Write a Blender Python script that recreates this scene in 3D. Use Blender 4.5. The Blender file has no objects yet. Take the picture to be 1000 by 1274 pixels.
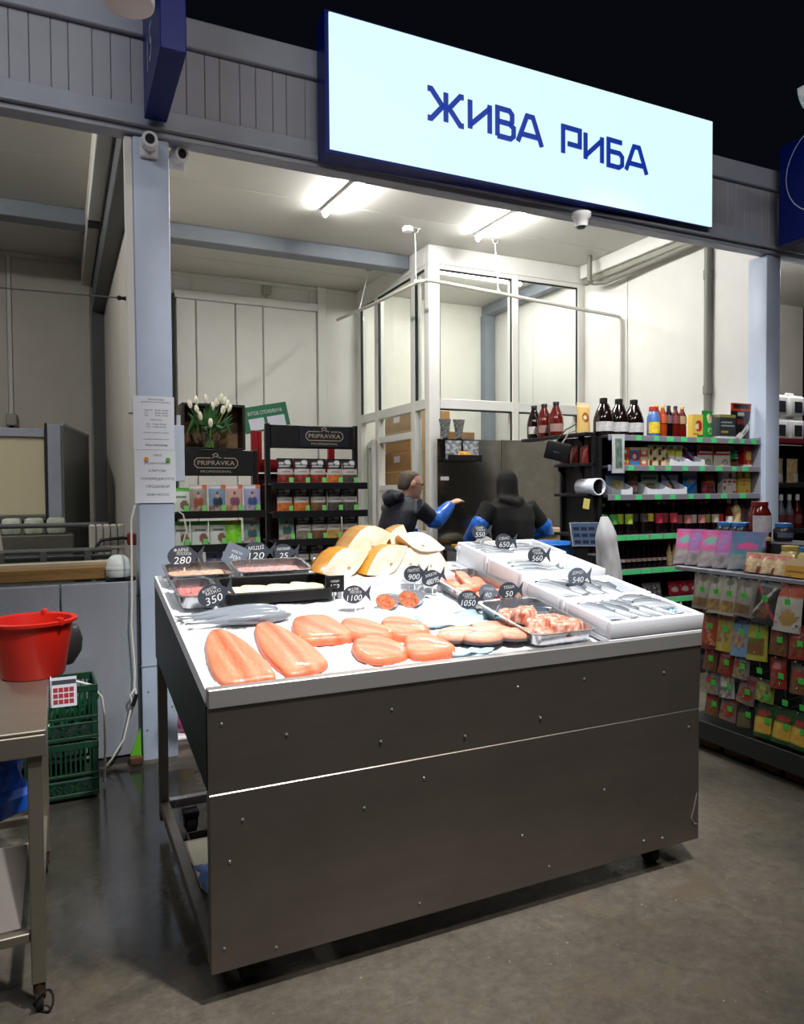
import bpy, bmesh, math, random
from mathutils import Vector, Matrix
random.seed(7)
R = math.radians
sc = bpy.context.scene
C = sc.collection

# ------------------------------------------------------------------ camera
cam_d = bpy.data.cameras.new('camera')
cam = bpy.data.objects.new('camera', cam_d); C.objects.link(cam)
cam_d.sensor_fit = 'HORIZONTAL'; cam_d.sensor_width = 36.0
cam_d.lens = 908.7 * 36.0 / 1000.0
cam_d.clip_start = .05; cam_d.clip_end = 200
YAW, PITCH, ROLL = .437517, .0289646, .0067497
fw = Vector((math.sin(YAW)*math.cos(PITCH), math.cos(YAW)*math.cos(PITCH), -math.sin(PITCH)))
rt = Vector((math.cos(YAW), -math.sin(YAW), 0)); dn = fw.cross(rt)
r2 = rt*math.cos(ROLL) + dn*math.sin(ROLL); d2 = dn*math.cos(ROLL) - rt*math.sin(ROLL)
mw = Matrix.Identity(4)
for i in range(3):
    mw[i][0] = r2[i]; mw[i][1] = -d2[i]; mw[i][2] = -fw[i]
mw.translation = Vector((0, 0, 1.55))
cam.matrix_world = mw
sc.camera = cam

# ------------------------------------------------------------------ world, lights, exposure
world = bpy.data.worlds.new('hall_dark'); sc.world = world
world.use_nodes = True
world.node_tree.nodes['Background'].inputs[0].default_value = (.10, .12, .2, 1)
world.node_tree.nodes['Background'].inputs[1].default_value = .022
sc.view_settings.view_transform = 'Standard'; sc.view_settings.look = 'None'
sc.view_settings.gamma = 1; sc.view_settings.use_curve_mapping = False
sc.view_settings.exposure = 0.0

def lamp(kind, name, loc, power, color=(1, 1, 1), target=None, **kw):
    d = bpy.data.lights.new(name, kind); d.energy = power; d.color = color
    for k, v in kw.items(): setattr(d, k, v)
    o = bpy.data.objects.new(name, d); C.objects.link(o); o.location = loc
    if target is not None:
        o.rotation_euler = (Vector(target)-Vector(loc)).to_track_quat('-Z', 'Y').to_euler()
    return o
# unseen lamps high up: one hall spot over the counter, the rest added fill
lamp('SPOT', 'hall_spot_counter', (1.5, .35, 5.3), 1300, (1, .985, .97), (1.3, 2.75, 1.0), spot_size=R(44), spot_blend=.8, shadow_soft_size=.12)
lamp('SPOT', 'fill_spot_shelves', (3.3, 3.2, 4.6), 640, (1, .97, .94), (4.45, 4.45, 1.2), spot_size=R(62), spot_blend=.85, shadow_soft_size=.12)  # added to brighten the product shelves
lamp('SPOT', 'fill_spot_racks', (1.1, 2.6, 4.9), 260, (1, .98, .96), (1.3, 5.1, 1.4), spot_size=R(34), spot_blend=.8, shadow_soft_size=.12)  # added to brighten the spice racks
lamp('AREA', 'fill_strip_aisle', (1.4, -1.2, 5.8), 105, (1, .955, .90), (1.4, .6, 0), shape='RECTANGLE', size=2.4, size_y=.3)  # unseen fill added for general hall light, like the next two
lamp('AREA', 'fill_strip_right', (4.6, .4, 5.8), 36, (1, .96, .92), (4.4, 1.6, 0), shape='RECTANGLE', size=2.4, size_y=.3)
lamp('AREA', 'fill_strip_left', (-1.8, 1.2, 5.8), 70, (.95, .97, 1), (-.6, 3.0, 0), shape='RECTANGLE', size=2.4, size_y=.3)

# ------------------------------------------------------------------ colour and materials
def lin(c):
    c = c/255.0
    return c/12.92 if c <= .04045 else ((c+.055)/1.055)**2.4
def S(r, g, b): return (lin(r), lin(g), lin(b), 1.0)
MATS = {}
def mat(name, col, rough=.5, metal=0.0, spec=.5, var=0.0, vscale=6.0, stretch=(1, 1, 1), bump=0.0, bscale=40.0,
        emit=None, estr=0.0, trans=0.0, alpha=1.0, sss=0.0, rvar=0.0, ior=1.45, coat=0.0, col2=None, detail=4):
    if name in MATS: return MATS[name]
    m = bpy.data.materials.new(name); m.use_nodes = True
    nt = m.node_tree; b = nt.nodes['Principled BSDF']; L = nt.links
    col = S(*col) if len(col) == 3 else col
    b.inputs['Base Color'].default_value = col
    b.inputs['Roughness'].default_value = rough; b.inputs['Metallic'].default_value = metal
    b.inputs['Specular IOR Level'].default_value = spec; b.inputs['IOR'].default_value = ior
    b.inputs['Transmission Weight'].default_value = trans; b.inputs['Alpha'].default_value = alpha
    if coat: b.inputs['Coat Weight'].default_value = coat; b.inputs['Coat Roughness'].default_value = .1
    if sss:
        b.inputs['Subsurface Weight'].default_value = sss
        b.inputs['Subsurface Radius'].default_value = (.02, .012, .008)
        b.inputs['Subsurface Scale'].default_value = .5
    if emit is not None:
        b.inputs['Emission Color'].default_value = S(*emit); b.inputs['Emission Strength'].default_value = estr
    if var or bump or rvar:
        tc = nt.nodes.new('ShaderNodeTexCoord'); mp = nt.nodes.new('ShaderNodeMapping')
        mp.inputs['Scale'].default_value = stretch; L.new(tc.outputs['Object'], mp.inputs[0])
        n = nt.nodes.new('ShaderNodeTexNoise'); n.inputs['Scale'].default_value = vscale
        n.inputs['Detail'].default_value = detail; n.inputs['Roughness'].default_value = .65
        L.new(mp.outputs[0], n.inputs['Vector'])
        if var:
            mx = nt.nodes.new('ShaderNodeMix'); mx.data_type = 'RGBA'
            rp = nt.nodes.new('ShaderNodeValToRGB')
            rp.color_ramp.elements[0].position = .32; rp.color_ramp.elements[1].position = .68
            L.new(n.outputs['Fac'], rp.inputs[0])
            c2 = S(*col2) if col2 else tuple(max(0, min(1, x*(1-var))) for x in col[:3])+(1,)
            c1 = col if col2 else tuple(max(0, min(1, x*(1+var*.6))) for x in col[:3])+(1,)
            L.new(rp.outputs[0], mx.inputs[0]); mx.inputs[6].default_value = c1; mx.inputs[7].default_value = c2
            L.new(mx.outputs[2], b.inputs['Base Color'])
        if rvar:
            mr = nt.nodes.new('ShaderNodeMapRange'); mr.inputs[3].default_value = max(.02, rough-rvar); mr.inputs[4].default_value = min(1, rough+rvar)
            L.new(n.outputs['Fac'], mr.inputs[0]); L.new(mr.outputs[0], b.inputs['Roughness'])
        if bump:
            n2 = nt.nodes.new('ShaderNodeTexNoise'); n2.inputs['Scale'].default_value = bscale; n2.inputs['Detail'].default_value = 3
            L.new(mp.outputs[0], n2.inputs['Vector'])
            bp = nt.nodes.new('ShaderNodeBump'); bp.inputs['Strength'].default_value = bump; bp.inputs['Distance'].default_value = .01
            L.new(n2.outputs['Fac'], bp.inputs['Height']); L.new(bp.outputs[0], b.inputs['Normal'])
    MATS[name] = m
    return m
def print_mat(name, rough, coat=0.0, metal=0.0, bump=0.0, bscale=60.0, stretch=(1, 1, 1)):
    m = bpy.data.materials.new(name); m.use_nodes = True
    b = m.node_tree.nodes['Principled BSDF']
    a = m.node_tree.nodes.new('ShaderNodeAttribute'); a.attribute_name = 'Col'
    m.node_tree.links.new(a.outputs['Color'], b.inputs['Base Color'])
    b.inputs['Roughness'].default_value = rough; b.inputs['Coat Weight'].default_value = coat
    b.inputs['Metallic'].default_value = metal
    if bump:
        N = m.node_tree.nodes.new; L = m.node_tree.links
        tc = N('ShaderNodeTexCoord'); mp = N('ShaderNodeMapping'); mp.inputs['Scale'].default_value = stretch
        n = N('ShaderNodeTexNoise'); n.inputs['Scale'].default_value = bscale; n.inputs['Detail'].default_value = 3
        bp = N('ShaderNodeBump'); bp.inputs['Strength'].default_value = bump; bp.inputs['Distance'].default_value = .006
        L.new(tc.outputs['Object'], mp.inputs[0]); L.new(mp.outputs[0], n.inputs['Vector']); L.new(n.outputs['Fac'], bp.inputs['Height']); L.new(bp.outputs[0], b.inputs['Normal'])
    MATS[name] = m
    return m
P_FOIL = print_mat('printed_foil', .30, .3, 0, .5, 26)
P_CARD = print_mat('printed_card', .55)
P_FLESH = print_mat('fish_flesh', .42, .15, 0, .45, 48, (1.6, .7, 1))
P_SKIN = print_mat('fish_skin', .22, .4)

# ------------------------------------------------------------------ mesh builder
class MB:
    def __init__(s): s.v = []; s.f = []; s.m = []; s.c = None; s.vc = None
    def add(s, vs, fs, mi=0, cols=None):
        o = len(s.v); s.v += [tuple(p) for p in vs]
        s.f += [tuple(o+i for i in f) for f in fs]; s.m += [mi]*len(fs)
        if cols is not None or s.c is not None:
            if s.c is None: s.c = [(1, 1, 1, 1)]*(len(s.f)-len(fs))
            s.c += cols if cols is not None else [(1, 1, 1, 1)]*len(fs)
        return s
    def box(s, x0, y0, z0, x1, y1, z1, mi=0, col=None):
        if x0 > x1: x0, x1 = x1, x0
        if y0 > y1: y0, y1 = y1, y0
        if z0 > z1: z0, z1 = z1, z0
        v = [(x0, y0, z0), (x1, y0, z0), (x1, y1, z0), (x0, y1, z0), (x0, y0, z1), (x1, y0, z1), (x1, y1, z1), (x0, y1, z1)]
        f = [(0, 3, 2, 1), (4, 5, 6, 7), (0, 1, 5, 4), (1, 2, 6, 5), (2, 3, 7, 6), (3, 0, 4, 7)]
        return s.add(v, f, mi, [col]*6 if col else None)
    def bbox(s, x0, y0, z0, x1, y1, z1, r=.005, seg=1, mi=0):
        bm = bmesh.new(); bmesh.ops.create_cube(bm, size=1)
        for v in bm.verts:
            v.co = Vector(((x0+x1)/2+v.co.x*(x1-x0), (y0+y1)/2+v.co.y*(y1-y0), (z0+z1)/2+v.co.z*(z1-z0)))
        bmesh.ops.bevel(bm, geom=list(bm.edges), offset=r, segments=seg, affect='EDGES', profile=.5)
        bm.verts.index_update()
        s.add([v.co[:] for v in bm.verts], [[v.index for v in f.verts] for f in bm.faces], mi); bm.free()
        return s
    def quad(s, a, b, c, d, mi=0): return s.add([a, b, c, d], [(0, 1, 2, 3)], mi)
    def hexa(s, p, mi=0):   # 8 corners: bottom 4, top 4 (counter clockwise from above)
        return s.add(p, [(0, 3, 2, 1), (4, 5, 6, 7), (0, 1, 5, 4), (1, 2, 6, 5), (2, 3, 7, 6), (3, 0, 4, 7)], mi)
    def prism(s, out, t0, t1, axis='y', mi=0):
        n = len(out)
        def P(a, b, t): return (a, t, b) if axis == 'y' else ((t, a, b) if axis == 'x' else (a, b, t))
        v = [P(a, b, t0) for a, b in out]+[P(a, b, t1) for a, b in out]
        f = [tuple(range(n)), tuple(range(2*n-1, n-1, -1))]+[(i, i+n, (i+1) % n+n, (i+1) % n) for i in range(n)]
        return s.add(v, f, mi)
    def tube(s, pts, r, n=8, mi=0, caps=True, cols=None):
        pts = [Vector(p) for p in pts]; rs = r if isinstance(r, (list, tuple)) else [r]*len(pts)
        rings = []; up = None
        for i, p in enumerate(pts):
            d = (pts[min(i+1, len(pts)-1)]-pts[max(i-1, 0)]).normalized()
            if up is None: up = Vector((0, 0, 1)) if abs(d.z) < .9 else Vector((1, 0, 0))
            a = d.cross(up).normalized(); up = a.cross(d).normalized()
            rings.append([p+(a*math.cos(2*math.pi*k/n)+up*math.sin(2*math.pi*k/n))*rs[i] for k in range(n)])
        return s.loft(rings, caps, mi, cols)
    def loft(s, rings, caps=True, mi=0, cols=None):
        n = len(rings[0]); v = [p for r in rings for p in r]; f = []
        for i in range(len(rings)-1):
            for k in range(n):
                f.append((i*n+k, i*n+(k+1) % n, (i+1)*n+(k+1) % n, (i+1)*n+k))
        if caps:
            f.append(tuple(range(n-1, -1, -1))); f.append(tuple((len(rings)-1)*n+k for k in range(n)))
        cc = None
        if cols is not None:
            cc = [cols(i/(len(rings)-1), k/n) for i in range(len(rings)-1) for k in range(n)]
            if caps: cc += [cols(0, 0), cols(1, 0)]
        return s.add(v, f, mi, cc)
    def lathe(s, prof, n=16, c=(0, 0, 0), mi=0, sx=1.0, sy=1.0, caps=True):
        rings = [[(c[0]+r*sx*math.cos(2*math.pi*k/n), c[1]+r*sy*math.sin(2*math.pi*k/n), c[2]+z) for k in range(n)] for r, z in prof]
        return s.loft(rings, caps, mi)
    def sphere(s, c, rx, ry=None, rz=None, n=12, m=8, mi=0):
        ry = rx if ry is None else ry; rz = rx if rz is None else rz
        pr = [(math.sin(math.pi*i/m) if 0 < i < m else .02, -math.cos(math.pi*i/m)) for i in range(m+1)]
        rings = [[(c[0]+r*rx*math.cos(2*math.pi*k/n), c[1]+r*ry*math.sin(2*math.pi*k/n), c[2]+z*rz) for k in range(n)] for r, z in pr]
        return s.loft(rings, True, mi)
    def xf(s, M, start=0):
        s.v[start:] = [tuple(M @ Vector(p)) for p in s.v[start:]]; return s
    def mesh(s, name, mats, smooth=None):
        me = bpy.data.meshes.new(name); me.from_pydata(s.v, [], s.f)
        if not isinstance(mats, (list, tuple)): mats = [mats]
        for m in mats: me.materials.append(m)
        me.polygons.foreach_set('material_index', s.m)
        if s.c is not None:
            ca = me.color_attributes.new('Col', 'FLOAT_COLOR', 'CORNER'); buf = []
            for p, c in zip(s.f, s.c):
                for q in p: buf += list(s.vc[q] if s.vc is not None and s.vc[q] is not None else c)
            ca.data.foreach_set('color', buf)
        if smooth is not None:
            me.polygons.foreach_set('use_smooth', [True]*len(me.polygons))
            me.set_sharp_from_angle(angle=R(smooth))
        me.update(); me.validate()
        return me
    def build(s, name, mats, parent=None, smooth=None, loc=None, rot=None):
        return obj(name, s.mesh(name, mats, smooth), parent, loc, rot)
def obj(name, me, parent=None, loc=None, rot=None):
    o = bpy.data.objects.new(name, me); C.objects.link(o)
    if parent is not None: o.parent = parent
    if loc is not None: o.location = loc
    if rot is not None: o.rotation_euler = rot
    return o
def tag(o, label=None, cat=None, group=None, kind=None):
    if label: o['label'] = label
    if cat: o['category'] = cat
    if group: o['group'] = group
    if kind: o['kind'] = kind
    return o
def thing(name, label, cat, loc=(0, 0, 0), rz=0.0, group=None, rot=None):
    o = bpy.data.objects.new(name, None); C.objects.link(o); o.empty_display_size = .1
    o.location = loc; o.rotation_euler = rot if rot else (0, 0, rz)
    return tag(o, label, cat, group)
def struct(name, mb, mats, parent=None, smooth=None, label=None):
    o = mb.build(name, mats, parent, smooth)
    if parent is None: o['kind'] = 'structure'
    if label: o['label'] = label
    return o
def dup(root, loc=None, rot=None, label=None, group=None, parent=None):
    c = root.copy(); C.objects.link(c); c.parent = parent
    if loc is not None: c.location = loc
    if rot is not None: c.rotation_euler = rot
    if label: c['label'] = label
    if group: c['group'] = group
    for ch in list(root.children): dup(ch, parent=c)
    return c
ORD = ['first', 'second', 'third', 'fourth', 'fifth', 'sixth', 'seventh', 'eighth', 'ninth', 'tenth', 'eleventh', 'twelfth',
       'thirteenth', 'fourteenth', 'fifteenth', 'sixteenth', 'seventeenth', 'eighteenth', 'nineteenth', 'twentieth']

_txt = {}
def text_data(body, bold=False):
    if body in _txt: return _txt[body]
    cu = bpy.data.curves.new('t', 'FONT'); cu.body = body; cu.size = 1; cu.align_x = 'CENTER'; cu.align_y = 'CENTER'
    cu.resolution_u = 3; cu.fill_mode = 'FRONT'
    o = bpy.data.objects.new('t', cu); C.objects.link(o)
    bpy.context.view_layer.update()
    me = bpy.data.meshes.new_from_object(o.evaluated_get(bpy.context.evaluated_depsgraph_get()))
    v = [tuple(p.co) for p in me.vertices]; f = [tuple(p.vertices) for p in me.polygons]
    bpy.data.objects.remove(o); bpy.data.curves.remove(cu); bpy.data.meshes.remove(me)
    if v:
        xs = [p[0] for p in v]; ys = [p[1] for p in v]
        cx, cy = (min(xs)+max(xs))/2, (min(ys)+max(ys))/2
        v = [(p[0]-cx, p[1]-cy, max(xs)-min(xs)) for p in v]
    _txt[body] = (v, f)
    return _txt[body]
def text(mb, body, x, z, h=None, w=None, y=0.0, shear=0.0, rot=0.0, mi=0):
    """flat lettering in the XZ plane facing -Y"""
    v, f = text_data(body)
    if not v: return
    W = v[0][2]; H = .72
    sx = sz = (h/H if h else w/W)
    if w: sx = w/W
    c, s_ = math.cos(rot), math.sin(rot)
    out = []
    for a, b, _ in v:
        a2 = a*sx+b*sz*shear; b2 = b*sz
        out.append((x+a2*c-b2*s_, y, z+a2*s_+b2*c))
    mb.add(out, f, mi)
def stroke(mb, pts, t, y0, y1, closed=False, mi=0):
    """thick polyline in XZ, extruded in Y"""
    n = len(pts); P = [Vector(p) for p in pts]; l, r = [], []
    for i in range(n):
        a = P[i-1] if (i or closed) else None; b = P[(i+1) % n] if (i < n-1 or closed) else None
        d1 = (P[i]-a).normalized() if a is not None else None; d2_ = (b-P[i]).normalized() if b is not None else None
        if d1 is None: d1 = d2_
        if d2_ is None: d2_ = d1
        n1 = Vector((-d1.y, d1.x)); n2 = Vector((-d2_.y, d2_.x)); m = (n1+n2)
        m = m.normalized() if m.length > 1e-4 else n1
        k = t/2/max(.45, m.dot(n1))
        l.append(P[i]+m*k); r.append(P[i]-m*k)
    m_ = n if closed else n-1
    for i in range(m_):
        j = (i+1) % n; q = [r[i], r[j], l[j], l[i]]
        mb.hexa([(p.x, y0, p.y) for p in (r[i], r[j])]+[(r[j].x, y1, r[j].y), (r[i].x, y1, r[i].y)]+
                [(l[i].x, y0, l[i].y), (l[j].x, y0, l[j].y), (l[j].x, y1, l[j].y), (l[i].x, y1, l[i].y)], mi)
# ------------------------------------------------------------------ common materials
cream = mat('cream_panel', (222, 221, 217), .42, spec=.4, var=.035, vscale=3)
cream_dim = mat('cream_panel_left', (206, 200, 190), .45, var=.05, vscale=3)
ceil_m = mat('ceiling_panel', (210, 208, 202), .5, var=.03, vscale=2)
grey_paint = mat('grey_blue_paint', (158, 164, 178), .45, var=.06, vscale=5, rvar=.1)
pillar_m = mat('pillar_paint', (184, 197, 218), .42, var=.05, vscale=4, rvar=.08)
beam_m = mat('beam_grey', (128, 136, 146), .5, var=.08, vscale=6)
dark_beam = mat('dark_beam', (92, 96, 96), .55, var=.1, vscale=5)
alu = mat('white_aluminium', (226, 226, 222), .38, spec=.5, var=.03, vscale=4)
gasket = mat('gasket', (38, 38, 38), .7)
fascia_m = mat('fascia_sheet', (160, 162, 174), .48, var=.06, vscale=3)
steel = mat('brushed_steel', (176, 174, 172), .40, .68, var=.10, vscale=5, stretch=(.4, 6, 6), rvar=.1, bump=.02, bscale=30)
steel_dark = mat('worn_steel', (134, 126, 119), .35, .88, var=.16, vscale=4, stretch=(.5, 1.5, 1.2), rvar=.1)
steel_lt = mat('bright_steel', (196, 196, 200), .28, .95, var=.08, vscale=8, rvar=.08)
black = mat('black_plastic', (24, 24, 26), .42, var=.1, vscale=9)
black_metal = mat('black_metal', (30, 30, 33), .38, .2, var=.12, vscale=7)
white_pl = mat('white_plastic', (235, 236, 238), .4, var=.02, vscale=5)
white_paper = mat('white_paper', (226, 230, 240), .5, var=.02, vscale=12)
ink = mat('grey_ink', (70, 72, 82), .7)
def glass_mat():
    m = bpy.data.materials.new('window_glass'); m.use_nodes = True; nt = m.node_tree
    for n in list(nt.nodes): nt.nodes.remove(n)
    out = nt.nodes.new('ShaderNodeOutputMaterial'); mx = nt.nodes.new('ShaderNodeMixShader'); fr = nt.nodes.new('ShaderNodeLayerWeight'); pw = nt.nodes.new('ShaderNodeMath'); ml = nt.nodes.new('ShaderNodeMath')
    tr = nt.nodes.new('ShaderNodeBsdfTransparent'); gl = nt.nodes.new('ShaderNodeBsdfGlossy')
    fr.inputs[0].default_value = .5; pw.operation = 'POWER'; pw.inputs[1].default_value = 4; ml.operation = 'MULTIPLY_ADD'; ml.inputs[1].default_value = .55; ml.inputs[2].default_value = .03; nt.links.new(fr.outputs['Facing'], pw.inputs[0]); nt.links.new(pw.outputs[0], ml.inputs[0]); tr.inputs[0].default_value = (.96, .98, .97, 1); gl.inputs['Roughness'].default_value = .02
    nt.links.new(ml.outputs[0], mx.inputs[0]); nt.links.new(tr.outputs[0], mx.inputs[1]); nt.links.new(gl.outputs[0], mx.inputs[2]); nt.links.new(mx.outputs[0], out.inputs[0])
    MATS['window_glass'] = m
    return m
glass = glass_mat()
blue_sign = mat('sign_blue', (8, 26, 112), .4, spec=.25, var=.04, vscale=3)
rubber = mat('rubber_black', (22, 21, 20), .8, var=.2, vscale=14)
# ================================================================== THE SETTING
XL0, XL1, XR0, XR1 = .405, .602, 5.54, 5.715
YF, YB, ZC, ZB = 4.405, 9.10, 4.187, 3.565
# floor ------------------------------------------------------------
def floor_mat():
    m = bpy.data.materials.new('wet_concrete'); m.use_nodes = True
    nt = m.node_tree; b = nt.nodes['Principled BSDF']; L = nt.links; N = nt.nodes.new
    tc = N('ShaderNodeTexCoord')
    def noise(sc_, det=6, rough=.6, dist=0):
        n = N('ShaderNodeTexNoise'); n.inputs['Scale'].default_value = sc_; n.inputs['Detail'].default_value = det
        n.inputs['Roughness'].default_value = rough; n.inputs['Distortion'].default_value = dist
        L.new(tc.outputs['Object'], n.inputs['Vector']); return n
    def ramp(src, p0, p1, c0=(0, 0, 0, 1), c1=(1, 1, 1, 1)):
        r = N('ShaderNodeValToRGB'); e = r.color_ramp.elements
        e[0].position = p0; e[1].position = p1; e[0].color = c0; e[1].color = c1
        L.new(src, r.inputs[0]); return r
    def mix(fac, a, b_):
        x = N('ShaderNodeMix'); x.data_type = 'RGBA'
        for i, q in ((0, fac), (6, a), (7, b_)):
            if isinstance(q, (tuple, float, int)): x.inputs[i].default_value = q
            else: L.new(q, x.inputs[i])
        return x.outputs[2]
    base = ramp(noise(1.3, 8, .7).outputs[0], .35, .68, S(78, 72, 63), S(114, 106, 94))
    fine = ramp(noise(22, 6, .75).outputs[0], .36, .64)
    c = mix(fine.outputs[0], mix(.5, base.outputs[0], S(54, 47, 38)), base.outputs[0])
    stain = ramp(noise(3.2, 5, .6, .6).outputs[0], .56, .70)
    c = mix(stain.outputs[0], c, S(92, 82, 66))
    speck = ramp(noise(60, 2, .5).outputs[0], .72, .76)
    c = mix(speck.outputs[0], c, S(150, 142, 130))
    # wet patch between the counter and the left stall: a stain with its own outline
    sep = N('ShaderNodeSeparateXYZ'); L.new(tc.outputs['Object'], sep.inputs[0])
    def mth(op, a, b_=0.0, c_=None):
        q = N('ShaderNodeMath'); q.operation = op
        for i, w in enumerate((a, b_)):
            if isinstance(w, (int, float)): q.inputs[i].default_value = w
            else: L.new(w, q.inputs[i])
        return q.outputs[0]
    dx = mth('DIVIDE', mth('SUBTRACT', sep.outputs[0], .26), .60)
    dy = mth('DIVIDE', mth('SUBTRACT', sep.outputs[1], 3.40), 1.10)
    dist = mth('SQRT', mth('ADD', mth('MULTIPLY', dx, dx), mth('MULTIPLY', dy, dy)))
    dist = mth('ADD', dist, mth('MULTIPLY', mth('SUBTRACT', noise(2.6, 5, .6).outputs[0], .5), 1.3))
    wet = ramp(dist, .78, 1.02, (1, 1, 1, 1), (0, 0, 0, 1))
    c = mix(wet.outputs[0], c, mix(.75, c, S(46, 46, 42)))
    L.new(c, b.inputs['Base Color'])
    rr = ramp(noise(9, 4, .6).outputs[0], .3, .7, (.52, .52, .52, 1), (.8, .8, .8, 1))
    wr = ramp(noise(14, 4, .6).outputs[0], .3, .75, (.05, .05, .05, 1), (.24, .24, .24, 1))
    rg = mix(wet.outputs[0], rr.outputs[0], wr.outputs[0]); L.new(rg, b.inputs['Roughness'])
    bp = N('ShaderNodeBump'); bp.inputs['Strength'].default_value = .5; bp.inputs['Distance'].default_value = .012
    inv = N('ShaderNodeMath'); inv.operation = 'MULTIPLY_ADD'; inv.inputs[1].default_value = -.46; inv.inputs[2].default_value = .5; L.new(wet.outputs[0], inv.inputs[0]); L.new(inv.outputs[0], bp.inputs['Strength'])
    L.new(noise(26, 6, .7).outputs[0], bp.inputs['Height']); L.new(bp.outputs[0], b.inputs['Normal'])
    return m
struct('floor', MB().box(-5, -3, -.1, 12, 12, 0), floor_mat(), label='worn concrete floor, wet beside the counter')

# walls ------------------------------------------------------------
wb = struct('wall_back', MB().box(XL1-.08, YB, 0, 3.6, YB+.1, ZC), cream, label='cream panelled back wall of the fish stall')
for x0, x1 in ((1.29, 1.512), (1.526, 1.987), (2.001, 2.330), (2.344, 3.04)):
    MB().bbox(x0, YB-.035, 0, x1, YB-.001, 3.865, .008).build('panel', cream, wb)
MB().bbox(1.27, YB-.06, 3.868, 3.05, YB-.001, 3.965, .006).build('head_rail', alu, wb)
MB().bbox(3.052, YB-.06, 0, 3.165, YB-.001, ZC-.002, .006).build('post', alu, wb)
for x in (1.50, 2.40, 2.98): MB().bbox(x-.03, YB-.02, 3.97, x+.0, YB-.001, ZC-.03, .004).build('strip', cream, wb)
MB().bbox(XL1, YB-.03, ZC-.05, 3.6, YB-.001, ZC-.002, .006).build('cornice', alu, wb)
MB().box(1.12, YB-.10, 0, 1.265, YB-.001, 3.9).build('dark_gap', gasket, wb)  # solid dark strip drawn where there is only a dark gap
jb = MB().bbox(2.33, YB-.07, ZC-.17, 2.45, YB-.004, ZC-.06, .012); jb.tube([(2.39, YB-.03, ZC-.17), (2.39, YB-.03, 3.965)], .012)
jb.build('junction_box', mat('grey_box', (176, 174, 164), .5), wb, 40)

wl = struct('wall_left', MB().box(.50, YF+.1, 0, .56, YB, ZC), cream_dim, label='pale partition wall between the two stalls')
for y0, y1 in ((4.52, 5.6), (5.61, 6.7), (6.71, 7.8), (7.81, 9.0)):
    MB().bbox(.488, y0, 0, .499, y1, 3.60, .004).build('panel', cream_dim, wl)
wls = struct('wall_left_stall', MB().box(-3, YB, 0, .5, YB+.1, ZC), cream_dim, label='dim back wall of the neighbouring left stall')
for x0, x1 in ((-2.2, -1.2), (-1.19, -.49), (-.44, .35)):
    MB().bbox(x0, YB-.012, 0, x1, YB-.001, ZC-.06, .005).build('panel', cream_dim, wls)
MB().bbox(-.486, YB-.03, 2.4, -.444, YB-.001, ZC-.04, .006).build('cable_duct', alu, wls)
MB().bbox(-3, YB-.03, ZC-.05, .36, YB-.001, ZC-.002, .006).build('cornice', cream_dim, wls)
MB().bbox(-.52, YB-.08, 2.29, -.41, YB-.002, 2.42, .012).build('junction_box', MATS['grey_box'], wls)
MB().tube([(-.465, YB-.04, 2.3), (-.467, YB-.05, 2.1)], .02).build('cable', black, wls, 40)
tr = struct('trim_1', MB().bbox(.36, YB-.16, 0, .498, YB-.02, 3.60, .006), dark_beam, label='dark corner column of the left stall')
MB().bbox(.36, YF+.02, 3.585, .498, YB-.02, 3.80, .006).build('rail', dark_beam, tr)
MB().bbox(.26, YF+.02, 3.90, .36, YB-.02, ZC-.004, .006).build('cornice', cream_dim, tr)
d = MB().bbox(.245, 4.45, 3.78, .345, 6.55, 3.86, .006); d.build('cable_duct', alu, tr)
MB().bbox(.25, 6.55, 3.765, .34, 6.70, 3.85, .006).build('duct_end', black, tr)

wr = struct('wall_right', MB().box(5.70, YF+.1, 0, 5.78, YB, ZC), cream, label='cream side wall behind the product shelves')
for y0, y1 in ((4.52, 5.18), (5.19, 6.27), (6.28, 6.985), (7.1, 8.05), (8.06, 9.05)):
    MB().bbox(5.688, y0, 0, 5.699, y1, 3.96, .004).build('panel', cream, wr)
MB().bbox(5.60, YF+.1, 4.03, 5.699, 6.98, ZC-.003, .008).build('cornice', alu, wr)
MB().bbox(5.64, YF+.1, 3.965, 5.699, 6.98, 4.028, .008).build('cable_duct', mat('duct_grey', (150, 148, 138), .5), wr)
pp = MB().tube([(5.655, 5.14, .2), (5.655, 5.14, 3.95)], .036, 10)
for z in (2.5, 3.6): pp.tube([(5.655, 5.14, z-.04), (5.655, 5.14, z+.04)], .044, 10)
pp.build('drain_pipe', mat('pipe_grey', (128, 126, 118), .5), wr, 40)
pp = MB().tube([(5.60, 5.20, 3.92), (5.60, 5.8, 3.90), (5.56, 6.5, 3.865)], .03, 10)
pp.tube([(5.56, 6.5, 3.865), (5.5, 6.62, 3.885), (5.45, 6.62, 3.90), (5.45, 6.62, 4.18)], .028, 10)
pp.build('ceiling_pipe', MATS['pipe_grey'], wr, 40)
wbb = struct('wall_booth_back', MB().box(3.6, YB, 0, 5.7, YB+.1, ZC), mat('booth_cream', (230, 228, 218), .45, var=.03), label='cream wall inside the glazed cubicle')
MB().bbox(5.52, YB-.14, 0, 5.685, YB-.001, ZC-.14, .006).build('column', beam_m, wbb)
MB().bbox(5.54, 7.12, ZC-.14, 5.685, YB-.001, ZC-.003, .006).build('beam', beam_m, wbb)

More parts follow.
